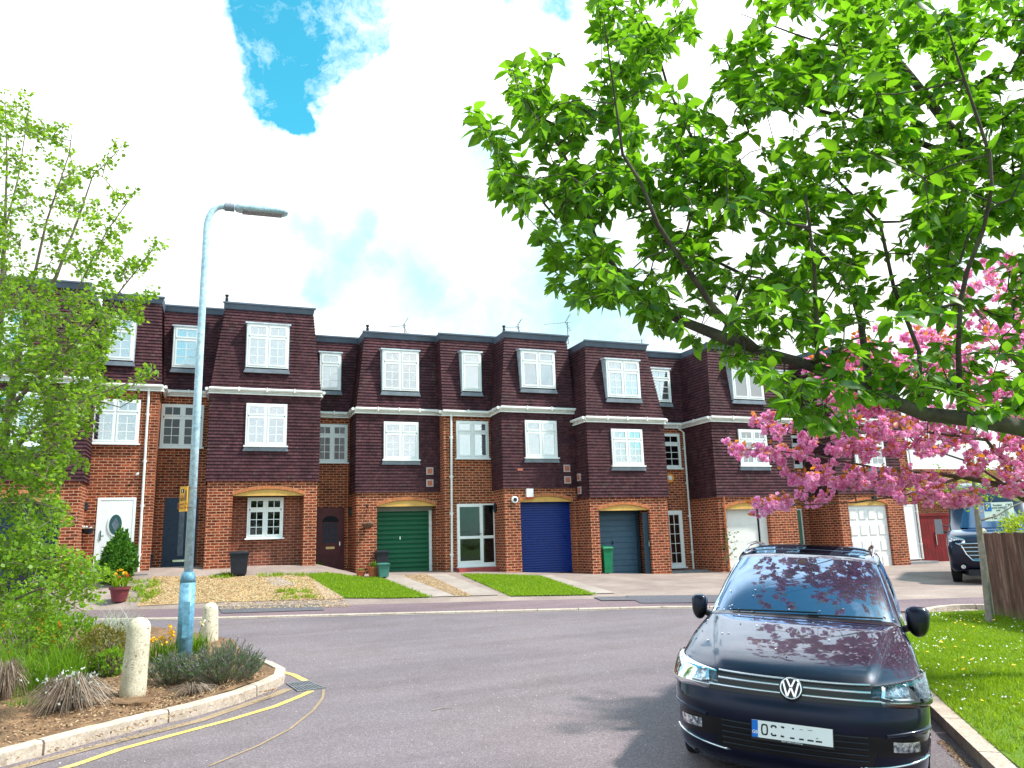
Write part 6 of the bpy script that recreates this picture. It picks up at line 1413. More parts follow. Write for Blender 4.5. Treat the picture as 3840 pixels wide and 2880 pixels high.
class Tree:
    def __init__(s, limbs):
        """limbs: list of (list of (pos, radius)), each limb starting at its own root point"""
        s.P = []; s.par = []; s.R0 = []
        for L in limbs:
            prev = -1
            if s.P:   # attach to nearest existing node
                d = np.linalg.norm(np.array(s.P)-L[0][0], axis=1); k = int(d.argmin()); prev = k if d[k] < .5 else -1
            pts = [np.array(L[0][0], float)]; rr = [L[0][1]]
            for (a, ra), (b, rb) in zip(L, L[1:]):
                a, b = np.array(a, float), np.array(b, float); k = max(1, int(np.linalg.norm(b-a)/.12))
                for i in range(k): pts.append(lerp(a, b, (i+1)/k)); rr.append(lerp(ra, rb, (i+1)/k))
            for p, r in zip(pts, rr): s.P.append(p); s.par.append(prev); s.R0.append(r); prev = len(s.P)-1
        s.tips = []; s.twigs = []; s.ex = .36
    def grow(s, targets, step=.13, sag=.0, wob=.03, tipr=.0022):
        P = np.array(s.P); T_ = np.array(targets); d = np.array([np.linalg.norm(P-t, axis=1).min() for t in T_]); order = np.argsort(d)
        buf = np.zeros((len(P)+len(T_)*30, 3)); buf[:len(P)] = P; n = len(P)
        for o in order:
            t = T_[o]; dd = np.linalg.norm(buf[:n]-t, axis=1); k = int(dd.argmin()); dist = dd[k]
            if dist < .04: continue
            m = max(1, int(round(dist/step))); a = buf[k].copy(); prev = k; perp = RG_.normal(size=3)*wob*dist
            for i in range(m):
                u = (i+1)/m; q = a+(t-a)*u+perp*math.sin(u*math.pi)+np.array((0, 0, sag*dist*math.sin(u*math.pi)))
                if n >= len(buf): break
                buf[n] = q; s.P.append(q); s.par.append(prev); s.R0.append(0); s.twigs.append(n); prev = n; n += 1
            s.tips.append(prev)
        s.par = list(s.par); N = len(s.P); cnt = np.zeros(N)
        for i in s.tips: cnt[i] += 1
        for i in range(N-1, -1, -1):
            if s.par[i] >= 0: cnt[s.par[i]] += cnt[i]
        s.R = np.maximum(np.array(s.R0), tipr*np.maximum(cnt, 1)**s.ex); s.cnt = cnt
    def wood(s, name, mat, parent, nseg=5):
        P = np.array(s.P); par = np.array(s.par); R = s.R; V = []; F = []
        for i in range(len(P)):
            j = par[i]
            if j < 0: continue
            a, b = P[j], P[i]; t = b-a; L = np.linalg.norm(t)
            if L < 1e-4: continue
            t = t/L; u = np.cross(t, (0, 0, 1.0) if abs(t[2]) < .9 else (1.0, 0, 0)); u /= np.linalg.norm(u); w_ = np.cross(t, u); k = nseg if R[i] < .02 else 10; o = len(V)
            ra = min(R[j], R[i]*1.35)
            for c, r in ((a-t*r_over(ra), ra), (b+t*R[i]*.3, R[i])):
                for q in range(k): an = 2*math.pi*q/k; V.append(c+r*(u*math.cos(an)+w_*math.sin(an)))
            for q in range(k): F.append((o+q, o+(q+1) % k, o+k+(q+1) % k, o+k+q))
        return np_mesh(name, np.array(V), np.array(F), mat, parent, True)
def r_over(r): return r*.3
def poly_targets(poly, n, dfn, dens=None, fn=onD):
    """random points inside a picture polygon, with distance given by dfn(x, y)"""
    poly = np.array(poly, float); x0, y0 = poly.min(0); x1, y1 = poly.max(0); out = []
    def inside(x, y):
        c = False; j = len(poly)-1
        for i in range(len(poly)):
            if ((poly[i][1] > y) != (poly[j][1] > y)) and (x < (poly[j][0]-poly[i][0])*(y-poly[i][1])/(poly[j][1]-poly[i][1]+1e-9)+poly[i][0]): c = not c
            j = i
        return c
    while len(out) < n:
        x, y = RG_.uniform(x0, x1), RG_.uniform(y0, y1)
        if not inside(x, y): continue
        if dens is not None and RG_.uniform() > dens(x, y): continue
        out.append(fn(x, y, dfn(x, y)))
    return out
def whorl(P, idx, prev, per, spread=.55, up=.25, jitter=.02):
    """leaf positions and directions around twig nodes"""
    pos = []; dr = []
    for i in idx:
        a = P[i]; t = a-P[prev[i]] if prev[i] >= 0 else np.array((0, 0, 1.0)); t = t/(np.linalg.norm(t)+1e-9)
        for _ in range(per):
            r = RG_.normal(size=3); r[2] = r[2]*.5; r /= np.linalg.norm(r); pos.append(a+RG_.normal(size=3)*jitter); dr.append(t*(1-spread)+r*spread*1.5+np.array((0, 0, up)))
    return np.array(pos), np.array(dr)
from mathutils import noise as mn
# ---------------------------------------------------------------- big green cherry tree over the car
M['bark'] = bark_mat('cherry_bark', (.022, .016, .014), (.095, .07, .055), 16)
M['leafA'] = leaf_mat('cherry_leaf', (.020, .085, .008), (.105, .24, .018), (.25, .54, .014), .5, .42, .5)
def dl(pts): return [(onD(x, y, D), r) for x, y, D, r in pts]
limbs = [
 [(onD(2560, 1010, 5.0)*np.array((1, 1, 0))+np.array((0, 0, -.1)), .17), (onD(2540, 1000, 5.0)*np.array((1, 1, 0))+np.array((0, 0, 1.1)), .15), (onD(2450, 900, 4.9), .13), (onD(2212, 925, 4.6), .052), (onD(2100, 905, 4.5), .046), (onD(2000, 895, 4.5), .042), (onD(1880, 850, 4.55), .038), (onD(1830, 820, 4.6), .036), (onD(1750, 790, 4.6), .033), (onD(1640, 757, 4.7), .029), (onD(1560, 728, 4.75), .036), (onD(1467, 691, 4.8), .028), (onD(1408, 659, 4.85), .022), (onD(1363, 618, 4.9), .018), (onD(1295, 537, 4.95), .014), (onD(1263, 451, 5.0), .011), (onD(1245, 384, 5.05), .009), (onD(1205, 311, 5.1), .006), (onD(1150, 215, 5.1), .003)],
 dl([(1635, 757, 4.7, .028), (1606, 730, 4.6, .024), (1543, 668, 4.5, .021), (1485, 582, 4.4, .017), (1421, 487, 4.3, .014), (1385, 397, 4.25, .011), (1345, 334, 4.2, .009), (1330, 226, 4.15, .006), (1303, 30, 4.0, .003)]),
 dl([(1560, 728, 4.75, .015), (1611, 596, 5.2, .013), (1521, 551, 5.3, .010), (1440, 520, 5.4, .007)]),
 dl([(2450, 900, 4.9, .08), (2400, 640, 5.3, .07), (2300, 450, 5.5, .062), (2160, 384, 5.6, .055), (2097, 325, 5.7, .045), (2051, 275, 5.7, .038), (1961, 158, 5.8, .030), (1912, 99, 5.9, .024), (1844, -10, 6.0, .018)]),
 dl([(2100, 340, 5.7, .026), (2065, 338, 5.7, .026), (1898, 275, 5.7, .019), (1758, 235, 5.8, .014), (1677, 199, 5.9, .009), (1560, 170, 6.0, .004)]),
 dl([(2075, 900, 4.5, .018), (2070, 749, 4.3, .015), (2074, 654, 4.25, .014), (2088, 587, 4.2, .013), (2124, 496, 4.1, .011), (2142, 406, 4.0, .010), (2138, 334, 4.0, .010), (2083, 171, 3.9, .007), (2047, 60, 3.8, .004)]),
 dl([(1905, 100, 5.9, .012), (1903, 108, 5.9, .012), (1781, 95, 6.0, .009), (1713, 72, 6.1, .007), (1600, 30, 6.2, .003)]),
 dl([(1880, 855, 4.55, .024), (1860, 700, 5.0, .020), (1830, 600, 5.2, .018), (1700, 480, 5.4, .015), (1600, 430, 5.5, .012), (1521, 352, 5.6, .010), (1475, 257, 5.6, .008), (1444, 194, 5.7, .006), (1408, 68, 5.7, .004), (1372, 0, 5.7, .003)]),
 dl([(1245, 390, 5.05, .010), (1200, 470, 5.2, .008), (1096, 339, 5.3, .005), (992, 212, 5.4, .002)]),
 dl([(1765, 797, 4.6, .016), (1765, 700, 4.3, .012), (1758, 560, 4.1, .010), (1740, 420, 4.0, .006)]),
 dl([(1990, 895, 4.5, .016), (1985, 760, 4.8, .014), (1930, 620, 5.0, .011), (1900, 480, 5.2, .008), (1800, 380, 5.3, .005)]),
]
g_poly = [(1290, -40), (1275, 10), (1296, 80), (1290, 150), (1230, 170), (1200, 118), (1150, 150), (1098, 128), (1110, 210), (1130, 300), (1150, 330), (1110, 300), (1060, 250), (1000, 208), (1050, 290), (1080, 340), (1060, 390), (1130, 500), (1190, 545), (1190, 610), (1240, 645), (1300, 650), (1370, 640), (1400, 700), (1450, 720), (1500, 740), (1600, 790), (1680, 850), (1730, 910), (1830, 930), (1870, 890), (1960, 900), (2240, 905), (2400, 800), (2400, -60)]
holes = [(1395, 250, 32), (1560, 240, 30), (1410, 330, 26), (1990, 150, 40), (1760, 300, 20), (1640, 370, 26), (1690, 560, 26), (1570, 545, 30), (1850, 160, 25), (1450, 470, 20), (2180, 200, 28), (1500, 130, 42), (1340, 550, 16), (1480, 450, 14), (1900, 580, 22), (1690, 660, 22), (1560, 30, 60), (1420, 20, 26), (1980, 520, 18), (1830, 430, 16), (1570, 650, 20)]
def g_dens(x, y):
    d = 1.0
    for hx, hy, r in holes:
        if (x-hx)**2+(y-hy)**2 < (r*1.25)**2: return 0.0
    n = mn.noise(Vector((x/110, y/110, 0))); d = .55+1.15*n
    if y > 700: d *= .8
    if x > 1750 and y > 520: d *= .40
    return max(.05, min(1, d))
def g_depth(x, y): return 4.55+1.0*min(max((900-y)/900, 0), 1)+RG_.normal()*.42
GT = empty('cherry_tree', onD(2560, 1010, 5.0)*np.array((1, 1, 0))+np.array((0, 0, .1)), 'large green leafed cherry tree whose branches reach over the parked car', 'tree')
tr = Tree(limbs); tr.grow(poly_targets(g_poly, 2250, g_depth, g_dens), step=.14, sag=.04, wob=.08, tipr=.0019)
tr.wood('trunk', M['bark'], GT)
P = np.array(tr.P); par = tr.par
tw = [i for i in tr.twigs if tr.cnt[i] <= 2]; print('tips', len(tr.tips), 'twigs', len(tw))
p1, d1 = whorl(P, tr.tips, par, 8, .62, -.05, .015); p2, d2 = whorl(P, [i for i in tw if RG_.uniform() < .85], par, 3, .8, -.1, .012)
lm = [i for i in range(len(P)) if tr.R[i] < .016 and tr.cnt[i] > 2]; p3, d3 = whorl(P, [i for i in lm if RG_.uniform() < .5], par, 2, .9, 0, .02)
pp_, dd_ = np.concatenate([p1, p2, p3]), np.concatenate([d1, d2, d3]); dd_[:, 2] -= RG_.uniform(0, .45, len(dd_))
nn_ = RG_.normal(size=pp_.shape)*.45+np.array((0, 0, 1.0)); sz = np.clip(RG_.normal(.080, .020, len(pp_)), .032, .125)
V, F = instance(LT, LF, pp_, dd_, nn_, sz); print('leaves', len(pp_)); np_mesh('crown', V, F, M['leafA'], GT, True)
# small dark fruit stalks
mb = MB()
for i in [j for j in tr.tips if RG_.uniform() < .35]:
    for _ in range(3):
        a = P[i]+RG_.normal(size=3)*.01; b = a+np.array((RG_.normal()*.015, RG_.normal()*.015, -.035)); mb.tube([a, b], .0012, 3, False); mb.lathe(b-(0, 0, .004), [(.002, 0), (.0045, .004), (.002, .008)], 5)
mb.build('fruit', simple('young_fruit', (.06, .03, .02), .5), GT)
# ---------------------------------------------------------------- pink blossom tree
M['bark2'] = bark_mat('grey_brown_bark', (.045, .028, .026), (.17, .11, .09), 20)
def pink_mat():
    m, g = newmat('pink_petals'); o = g.new('ShaderNodeOutputMaterial'); r = g.new('ShaderNodeNewGeometry').outputs['Random Per Island']
    c = g.ramp(r, [(0, (.86, .20, .52)), (.5, (.95, .42, .72)), (1, (1.0, .74, .92))]); d = g.new('ShaderNodeBsdfDiffuse'); g.link(c, d.inputs[0]); t = g.new('ShaderNodeBsdfTranslucent'); g.link(c, t.inputs[0]); mx = g.new('ShaderNodeMixShader'); mx.inputs[0].default_value = .5
    g.link(d.outputs[0], mx.inputs[1]); g.link(t.outputs[0], mx.inputs[2]); g.link(mx.outputs[0], o.inputs[0]); return m
M['pink'] = pink_mat(); M['bronze'] = leaf_mat('bronze_young_leaf', (.42, .10, .012), (.62, .22, .03), (.75, .28, .04), .4)
DP = 8.2
plimbs = [[(np.array((*onD(2420, 1290, DP)[:2], -.1)), .13), (onD(2400, 1210, DP), .11), (onD(2330, 1130, DP), .075), (onD(2212, 1075, DP), .045), (onD(2170, 1050, DP), .035), (onD(2080, 1030, DP), .026), (onD(1990, 1020, DP-.1), .018), (onD(1890, 1010, DP-.2), .012), (onD(1790, 990, DP-.3), .008), (onD(1690, 975, DP-.4), .005), (onD(1575, 968, DP-.5), .002)],
 dl([(2400, 1210, DP, .08), (2330, 1000, DP+.2, .06), (2250, 850, DP+.3, .04), (2150, 720, DP+.4, .025), (2050, 600, DP+.4, .012), (2010, 540, DP+.4, .004)]),
 dl([(2080, 1030, DP, .018), (1960, 1068, DP-.2, .010), (1850, 1085, DP-.4, .007), (1740, 1090, DP-.5, .005), (1640, 1095, DP-.6, .002)]),
 dl([(2260, 870, DP+.3, .022), (2100, 850, DP, .015), (1950, 830, DP-.1, .010), (1850, 790, DP-.2, .006), (1750, 785, DP-.3, .002)]),
 dl([(2240, 1090, DP, .03), (2130, 950, DP-.3, .018), (1980, 930, DP-.4, .012), (1850, 920, DP-.5, .008), (1760, 930, DP-.5, .005), (1660, 905, DP-.6, .002)]),
 dl([(2212, 1075, DP, .02), (2100, 1000, DP+.4, .012), (1980, 960, DP+.5, .008), (1900, 880, DP+.5, .004)])]
PT = empty('pink_cherry_tree', (*onD(2420, 1290, DP)[:2], .1), 'pink blossoming cherry tree with bronze young leaves at the right edge', 'tree')
pt = Tree(plimbs)
def strand(pts, n, r):   # targets scattered round a picture polyline
    out = []; pts = np.array(pts, float)
    for _ in range(n):
        i = RG_.integers(0, len(pts)-1); q = lerp(pts[i], pts[i+1], RG_.uniform()); out.append(onD(q[0]+RG_.normal()*r, q[1]+RG_.normal()*r*.8, DP-.3+RG_.normal()*.3))
    return out
tg = strand([(1575, 968), (1640, 972), (1720, 975), (1800, 985)], 34, 9)+strand([(1655, 908), (1720, 925), (1780, 945), (1860, 960)], 34, 13)
tg += strand([(1632, 1095), (1700, 1080), (1770, 1070), (1700, 1090)], 22, 12)+strand([(1715, 1030), (1760, 1035), (1830, 1040), (1900, 1030)], 50, 16)
tg += strand([(1755, 780), (1790, 810), (1840, 790)], 30, 14)+strand([(1800, 850), (1860, 870), (1900, 850)], 26, 18)
tg += poly_targets([(1800, 740), (1900, 700), (2000, 710), (2212, 700), (2380, 760), (2380, 1040), (2120, 1080), (2020, 1075), (1960, 1090), (1900, 1060), (1780, 1000), (1800, 900)], 760, lambda x, y: DP-.1+RG_.normal()*.45, lambda x, y: max(.04, min(1, .62+1.7*mn.noise(Vector((x/75, y/60, 4))))))
tg += poly_targets([(1990, 520), (2120, 520), (2212, 560), (2300, 600), (2300, 740), (2000, 740), (2060, 620)], 80, lambda x, y: DP+.3+RG_.normal()*.3)
tg += poly_targets([(1960, 1050), (2120, 1060), (2110, 1085), (1980, 1090)], 26, lambda x, y: DP-.3+RG_.normal()*.2)
pt.grow(tg, step=.10, sag=.0, wob=.08, tipr=.0022); pt.wood('trunk', M['bark2'], PT)
P = np.array(pt.P)
# a double blossom: ruffled petals round a centre
def flower_template(k=13):
    V = []; F = []
    for i in range(k):
        a = i*2.39996; h = 1-2*(i+.5)/k*.8; r = math.sqrt(max(0, 1-h*h)); d = np.array((r*math.cos(a), r*math.sin(a), h)); s = np.cross(d, (0.3, .2, 1.0)); s /= np.linalg.norm(s); u = np.cross(s, d); o = len(V)
        for x, y, z in ((-.15, -.25, .25), (.15, -.25, .25), (.42, .30, .95), (0, .48, 1.0), (-.42, .30, .95)): V.append(d*z+s*x+u*y)
        F.append((o, o+1, o+2, o+3, o+4))
    return np.array(V), np.array(F)
FV, FF = flower_template()
nodes = pt.tips+[i for i in pt.twigs if pt.cnt[i] <= 2 and RG_.uniform() < .55]; fp = []
for i in nodes:
    c = P[i]+RG_.normal(size=3)*.02; n = RG_.integers(5, 9)
    for _ in range(n): v = RG_.normal(size=3); v /= np.linalg.norm(v); fp.append(c+v*np.array((1, 1, .85))*RG_.uniform(.015, .058)+np.array((0, 0, -.02)))
fp = np.array(fp); V, F = instance(FV, FF, fp, RG_.normal(size=fp.shape), RG_.normal(size=fp.shape), RG_.uniform(.019, .029, len(fp))); print('flowers', len(fp)); np_mesh('blossom', V, F, M['pink'], PT)
p1, d1 = whorl(P, [i for i in nodes if RG_.uniform() < .75], pt.par, 3, .6, .3, .02); V, F = instance(LT, LF, p1, d1, RG_.normal(size=p1.shape)+np.array((0, 0, .6)), RG_.uniform(.045, .075, len(p1))); np_mesh('leaves', V, F, M['bronze'], PT, True)
# ---------------------------------------------------------------- sapling on the lawn
M['bark3'] = bark_mat('sapling_bark', (.20, .155, .135), (.42, .34, .30), 14); M['leafC'] = leaf_mat('lime_leaf', (.22, .34, .02), (.36, .46, .03), (.5, .6, .04), .45)
sb = onR(2137, 1345, .12); DS = hdist(sb)
SP = empty('sapling', sb, 'slender grey sapling with lime green leaves growing on the lawn by the fence', 'tree')
def dls(pts): return [(onH(x, y, DS+o), r) for x, y, o, r in pts]
s1 = Tree([[(sb-(0, 0, .1), .062), (onH(2136, 1320, DS), .056), (onH(2127, 1240, DS), .05), (onH(2116, 1150, DS), .045), (onH(2108, 1090, DS), .040), (onH(2104, 1050, DS), .030), (onH(2100, 960, DS), .015), (onH(2095, 900, DS), .006)],
 dls([(2115, 1125, 0, .02), (2150, 1115, -.1, .014), (2190, 1092, -.1, .010), (2225, 1078, -.1, .006)]), dls([(2108, 1085, 0, .018), (2060, 1070, 0, .012), (2000, 1060, .1, .008), (1960, 1050, .2, .004)]),
 dls([(2106, 1070, 0, .016), (2135, 1055, .1, .010), (2170, 1030, .1, .006), (2212, 1010, .1, .003)]), dls([(2104, 1060, 0, .012), (2060, 1050, .3, .008), (2010, 1030, .3, .004)]), dls([(2112, 1110, 0, .012), (2130, 1098, .2, .008), (2150, 1070, .3, .004)])])
s1.grow(poly_targets([(1950, 1050), (1990, 1030), (2212, 1020), (2230, 1075), (2160, 1080), (2120, 1100), (2050, 1085), (1960, 1075)], 80, lambda x, y: DS+RG_.normal()*.3, None, onH)+poly_targets([(1985, 1000), (2230, 980), (2230, 1050), (1985, 1050)], 30, lambda x, y: DS+RG_.normal()*.3, None, onH), step=.1, tipr=.003); s1.wood('trunk', M['bark3'], SP)
P = np.array(s1.P); p1, d1 = whorl(P, s1.tips+[i for i in s1.twigs if RG_.uniform() < .45], s1.par, 6, .8, .1, .03); V, F = instance(LT, LF, p1, d1, RG_.normal(size=p1.shape)+np.array((0, 0, .7)), RG_.uniform(.04, .065, len(p1))); np_mesh('crown', V, F, M['leafC'], SP, True)
# ---------------------------------------------------------------- leafy tree at the left
M['bark4'] = bark_mat('left_tree_bark', (.12, .09, .06), (.32, .26, .19), 18); M['leafB'] = leaf_mat('small_bright_leaf', (.07, .18, .010), (.19, .34, .02), (.36, .58, .03), .45)
DL = 8.3
LTr = empty('leafy_tree', (*onD(-60, 1420, DL)[:2], .15), 'light green small leaved tree spreading over the left edge of the bed', 'tree')
def dd(pts): return [(onD(x, y, DL+o), r) for x, y, o, r in pts]
ll = [[(np.array((*onD(-60, 1420, DL)[:2], .05)), .10), (onD(-55, 1250, DL), .085), (onD(-40, 1100, DL), .07), (onD(0, 1000, DL), .055), (onD(20, 880, DL), .045), (onD(50, 700, DL+.1), .03), (onD(120, 600, DL+.2), .02), (onD(170, 470, DL+.3), .012), (onD(200, 380, DL+.3), .007), (onD(270, 310, DL+.3), .002)],
 dd([(-40, 1090, 0, .05), (-20, 900, .2, .04), (0, 700, .3, .03), (10, 500, .4, .018), (15, 350, .4, .01), (10, 190, .4, .003)]), dd([(10, 500, .4, .012), (40, 380, .4, .008), (60, 250, .4, .003)]), dd([(50, 700, .1, .02), (100, 480, 0, .012), (150, 330, 0, .006), (160, 250, 0, .002)]),
 dd([(20, 880, 0, .025), (110, 790, -.2, .018), (210, 690, -.3, .011), (290, 590, -.3, .006), (345, 520, -.3, .002)]), dd([(0, 1000, 0, .03), (80, 920, -.3, .02), (190, 860, -.4, .012), (270, 830, -.5, .006), (335, 800, -.5, .002)]),
 dd([(110, 790, -.2, .014), (170, 620, -.1, .009), (230, 500, 0, .005), (295, 410, 0, .002)]), dd([(-30, 1080, 0, .03), (60, 1080, -.4, .018), (130, 1100, -.6, .008), (170, 1120, -.6, .003)]), dd([(-40, 1150, 0, .03), (60, 1190, -.5, .02), (150, 1220, -.6, .012), (210, 1230, -.6, .004)]),
 dd([(-45, 1200, 0, .03), (20, 1300, -.5, .018), (90, 1270, -.7, .010), (180, 1320, -.8, .004)]), dd([(190, 860, -.4, .008), (260, 880, -.4, .005), (310, 850, -.4, .002)]), dd([(0, 880, .1, .02), (60, 1000, -.2, .012), (120, 960, -.4, .008), (160, 1000, -.4, .003)])]
lt = Tree(ll)
def nz(x, y, s=90, k=9): return mn.noise(Vector((x/s, y/s, k)))
tg = poly_targets([(-40, 620), (100, 600), (200, 640), (240, 690), (300, 640), (250, 740), (215, 800), (230, 850), (200, 900), (150, 960), (140, 1010), (-40, 1010)], 1050, lambda x, y: DL+RG_.normal()*.5, lambda x, y: max(.1, .7+1.1*nz(x, y)))
tg += poly_targets([(-40, 190), (20, 190), (60, 260), (100, 260), (150, 320), (190, 380), (210, 460), (230, 560), (200, 640), (-40, 640)], 400, lambda x, y: DL+.2+RG_.normal()*.35, lambda x, y: max(.06, .50+1.3*nz(x, y, 60)))
tg += poly_targets([(200, 440), (300, 460), (260, 560), (320, 570), (250, 650), (190, 640)], 70, lambda x, y: DL-.1+RG_.normal()*.3, lambda x, y: max(.1, .5+nz(x, y, 40)))
tg += poly_targets([(-40, 1000), (120, 1000), (150, 1020), (120, 1050), (150, 1120), (90, 1190), (70, 1230), (-40, 1230)], 400, lambda x, y: DL-.3+RG_.normal()*.4, lambda x, y: max(.1, .7+nz(x, y)))
tg += poly_targets([(-40, 1190), (100, 1170), (210, 1210), (225, 1250), (220, 1330), (150, 1310), (60, 1360), (-40, 1340)], 360, lambda x, y: DL-.7+RG_.normal()*.3, lambda x, y: max(.1, .75+nz(x, y, 70)))
def spray(pts, n):
    out = []; pts = np.array(pts, float)
    for _ in range(n): i = RG_.integers(0, len(pts)-1); q = lerp(pts[i], pts[i+1], RG_.uniform()); out.append(onD(q[0]+RG_.normal()*6, q[1]+RG_.normal()*6, DL-.3+RG_.normal()*.1))
    return out
for s_, k in (([(150, 250), (110, 300)], 10), ([(45, 205), (55, 260)], 8), ([(270, 310), (200, 380)], 10), ([(205, 360), (130, 420)], 10), ([(290, 410), (230, 430)], 12), ([(350, 522), (240, 600)], 16), ([(335, 575), (250, 580)], 14), ([(335, 795), (240, 850), (200, 870)], 34), ([(290, 860), (240, 840)], 12), ([(330, 640), (200, 680)], 24), ([(300, 690), (200, 740)], 20), ([(210, 760), (170, 830)], 20), ([(190, 1010), (130, 960)], 12), ([(240, 1240), (180, 1230)], 14), ([(205, 935), (160, 900)], 14)): tg += spray(s_, k)
lt.grow(tg, step=.10, sag=.03, wob=.07, tipr=.0018); lt.wood('trunk', M['bark4'], LTr)
P = np.array(lt.P); p1, d1 = whorl(P, lt.tips, lt.par, 8, .8, .1, .03); p2, d2 = whorl(P, [i for i in lt.twigs if lt.cnt[i] <= 3 and RG_.uniform() < .5], lt.par, 4, .9, .1, .03)
p1, d1 = np.concatenate([p1, p2]), np.concatenate([d1, d2]); print('left leaves', len(p1))
MV = np.array([(0, 0, 0), (.34, .25, .04), (.42, .62, -.02), (.16, .66, 0), (0, 1.0, -.1), (-.16, .66, 0), (-.42, .62, -.02), (-.34, .25, .04)], float); MF = np.array([(0, 1, 2, 3), (0, 3, 4, 5), (0, 5, 6, 7)])
V, F = instance(MV, MF, p1, d1, RG_.normal(size=p1.shape)*.8+np.array((0, 0, .9)), RG_.uniform(.034, .058, len(p1))); np_mesh('crown', V, F, M['leafB'], LTr)
# ================================================================ BED PLANTS, GRASS, SMALL THINGS
M['blade'] = leaf_mat('grass_blade', (.045, .13, .006), (.15, .27, .012), (.26, .46, .015), .4, .5, .3)
M['blade2'] = leaf_mat('bright_lawn_blade', (.13, .24, .008), (.30, .42, .016), (.42, .60, .02), .4, .5, .3)
def blades(name, base, h, w_, lean, mat, parent=None, seg=2, curl=.5):
    n = len(base); a = RG_.uniform(0, 2*math.pi, n); side_ = np.stack([np.cos(a), np.sin(a), np.zeros(n)], 1); ln = RG_.normal(size=(n, 3))*lean; ln[:, 2] = 0; h = h[:, None]
    V = []; ts = [0, .5, 1] if seg == 2 else [0, .33, .66, 1]
    for k, t in enumerate(ts):
        c = base+np.array((0, 0, 1.0))*h*t*(1-curl*.25*t*t*np.linalg.norm(ln, axis=1, keepdims=True)*2)+ln*h*(t**1.8)
        ww = w_*(1-.35*t) if t < 1 else 0.0
        if t < 1: V += [c-side_*ww, c+side_*ww]
        else: V += [c-side_*w_*.08, c+side_*w_*.08]
    V = np.stack(V, 1); k = V.shape[1]; F = np.array([[2*i, 2*i+1, 2*i+3, 2*i+2] for i in range(len(ts)-1)])
    FF_ = F[None]+(np.arange(n)*k)[:, None, None]; return np_mesh(name, V.reshape(-1, 3), FF_.reshape(-1, 4), mat, parent)
# lawn by the car
def lawn_points(n):
    i = RG_.uniform(0, 11.99, n); j = i.astype(int); f = (i-j)[:, None]; R0 = np.array(LWs); R1 = np.array(FAR); a = R0[j]*(1-f)+R0[np.minimum(j+1, 12)]*f; b = R1[j]*(1-f)+R1[np.minimum(j+1, 12)]*f
    u = RG_.uniform(0, 1, n)[:, None]**1.15; p = a+(b-a)*u; z = np.array([lz(*q) for q in p]); return np.column_stack([p, z])
p = lawn_points(230000); v = p-EYE; dep = v@FW; sx_ = (v@RT)/dep; sy_ = -(v@UP)/dep; ok = (dep > 2.5) & (np.abs(sx_) < .72) & (sy_ < .56) & (dep < 17); p = p[ok]; keep = RG_.uniform(0, 1, len(p)) < np.clip(7.5/((p-EYE)@FW), .25, 1)**1.0; p = p[keep][:120000]
noi = np.array([mn.noise(Vector((q[0]*1.1, q[1]*1.1, 0))) for q in p]); print('blades', len(p))
hh = .030+.034*np.clip(noi+.4, 0, 1)+RG_.uniform(0, .02, len(p)); tag(blades('grass', p-np.array((0, 0, .005)), hh, .0042, .45, M['blade2']), kind='stuff', label='bright green mown grass with daisies beside the car kerb')
def discs(name, pts, r, mat, k=7):
    V = []; F = []
    for q in pts:
        o = len(V); t = RG_.normal(size=2)*.35; rr = r*RG_.uniform(.7, 1.2)
        for i in range(k): a = 2*math.pi*i/k; V.append((q[0]+rr*math.cos(a), q[1]+rr*math.sin(a), q[2]+rr*(t[0]*math.cos(a)+t[1]*math.sin(a))))
        F.append(tuple(range(o, o+k)))
    mb = MB(); mb.v = [tuple(map(float, v)) for v in V]; mb.f = F; return mb.build(name, mat)
q = p[RG_.choice(len(p), 1500, replace=False)]; clump = np.array([mn.noise(Vector((a[0]*1.3, a[1]*1.3, 7))) for a in q]); q = q[clump > -.05]; q[:, 2] += RG_.uniform(.04, .07, len(q))
tag(discs('daisies', q[:430], .0085, simple('daisy_white', (.88, .86, .84), .7)), 'small white daisies scattered through the lawn', kind='stuff')
q2 = p[RG_.choice(len(p), 75, replace=False)].copy(); q2[:, 2] += .07; tag(discs('dandelions', q2, .017, simple('dandelion_yellow', (.85, .50, .02), .7), 9), 'yellow dandelion heads in the lawn', kind='stuff')
def quad_points(pix, n, fn, zf):
    c = [fn(*q)[:2] for q in pix]; u = RG_.uniform(0, 1, (n, 1)); v = RG_.uniform(0, 1, (n, 1)); q = (c[0]*(1-u)+c[1]*u)*(1-v)+(c[3]*(1-u)+c[2]*u)*v; return np.column_stack([q, [zf(*a) for a in q]])
for k, pix in enumerate(([(745, 1293), (930, 1291), (818, 1248), (662, 1242)], [(1103, 1289), (1284, 1286), (1166, 1246), (998, 1242)])):
    b = quad_points(pix, 15000, onG, gz); b[:, 2] += .012; b[:, :2] += RG_.normal(size=(len(b), 2))*.045
    tag(blades('grass', b, RG_.uniform(.03, .075, len(b)), .009, .4, M['blade2']), ('short bright grass on the small lawn before the green garage', 'short bright grass on the small lawn before the blue garage')[k], kind='stuff')
# weeds on the gravel drive
wd_ = np.concatenate([quad_points([(275, 1300), (345, 1300), (340, 1255), (290, 1255)], 1500, onG, gz), quad_points([(600, 1296), (690, 1292), (660, 1272), (600, 1276)], 900, onG, gz), quad_points([(455, 1250), (500, 1250), (500, 1240), (460, 1240)], 500, onG, gz), quad_points([(560, 1246), (660, 1246), (660, 1241), (560, 1241)], 500, onG, gz)])
wd_[:, :2] += RG_.normal(size=(len(wd_), 2))*.09; wd_ = wd_[np.array([mn.noise(Vector((q[0]*3, q[1]*3, 2))) for q in wd_]) > -.05]
tag(blades('weeds', wd_, RG_.uniform(.03, .14, len(wd_)), .012, .7, M['blade2']), 'low green weeds growing through the gravel drive', kind='stuff')
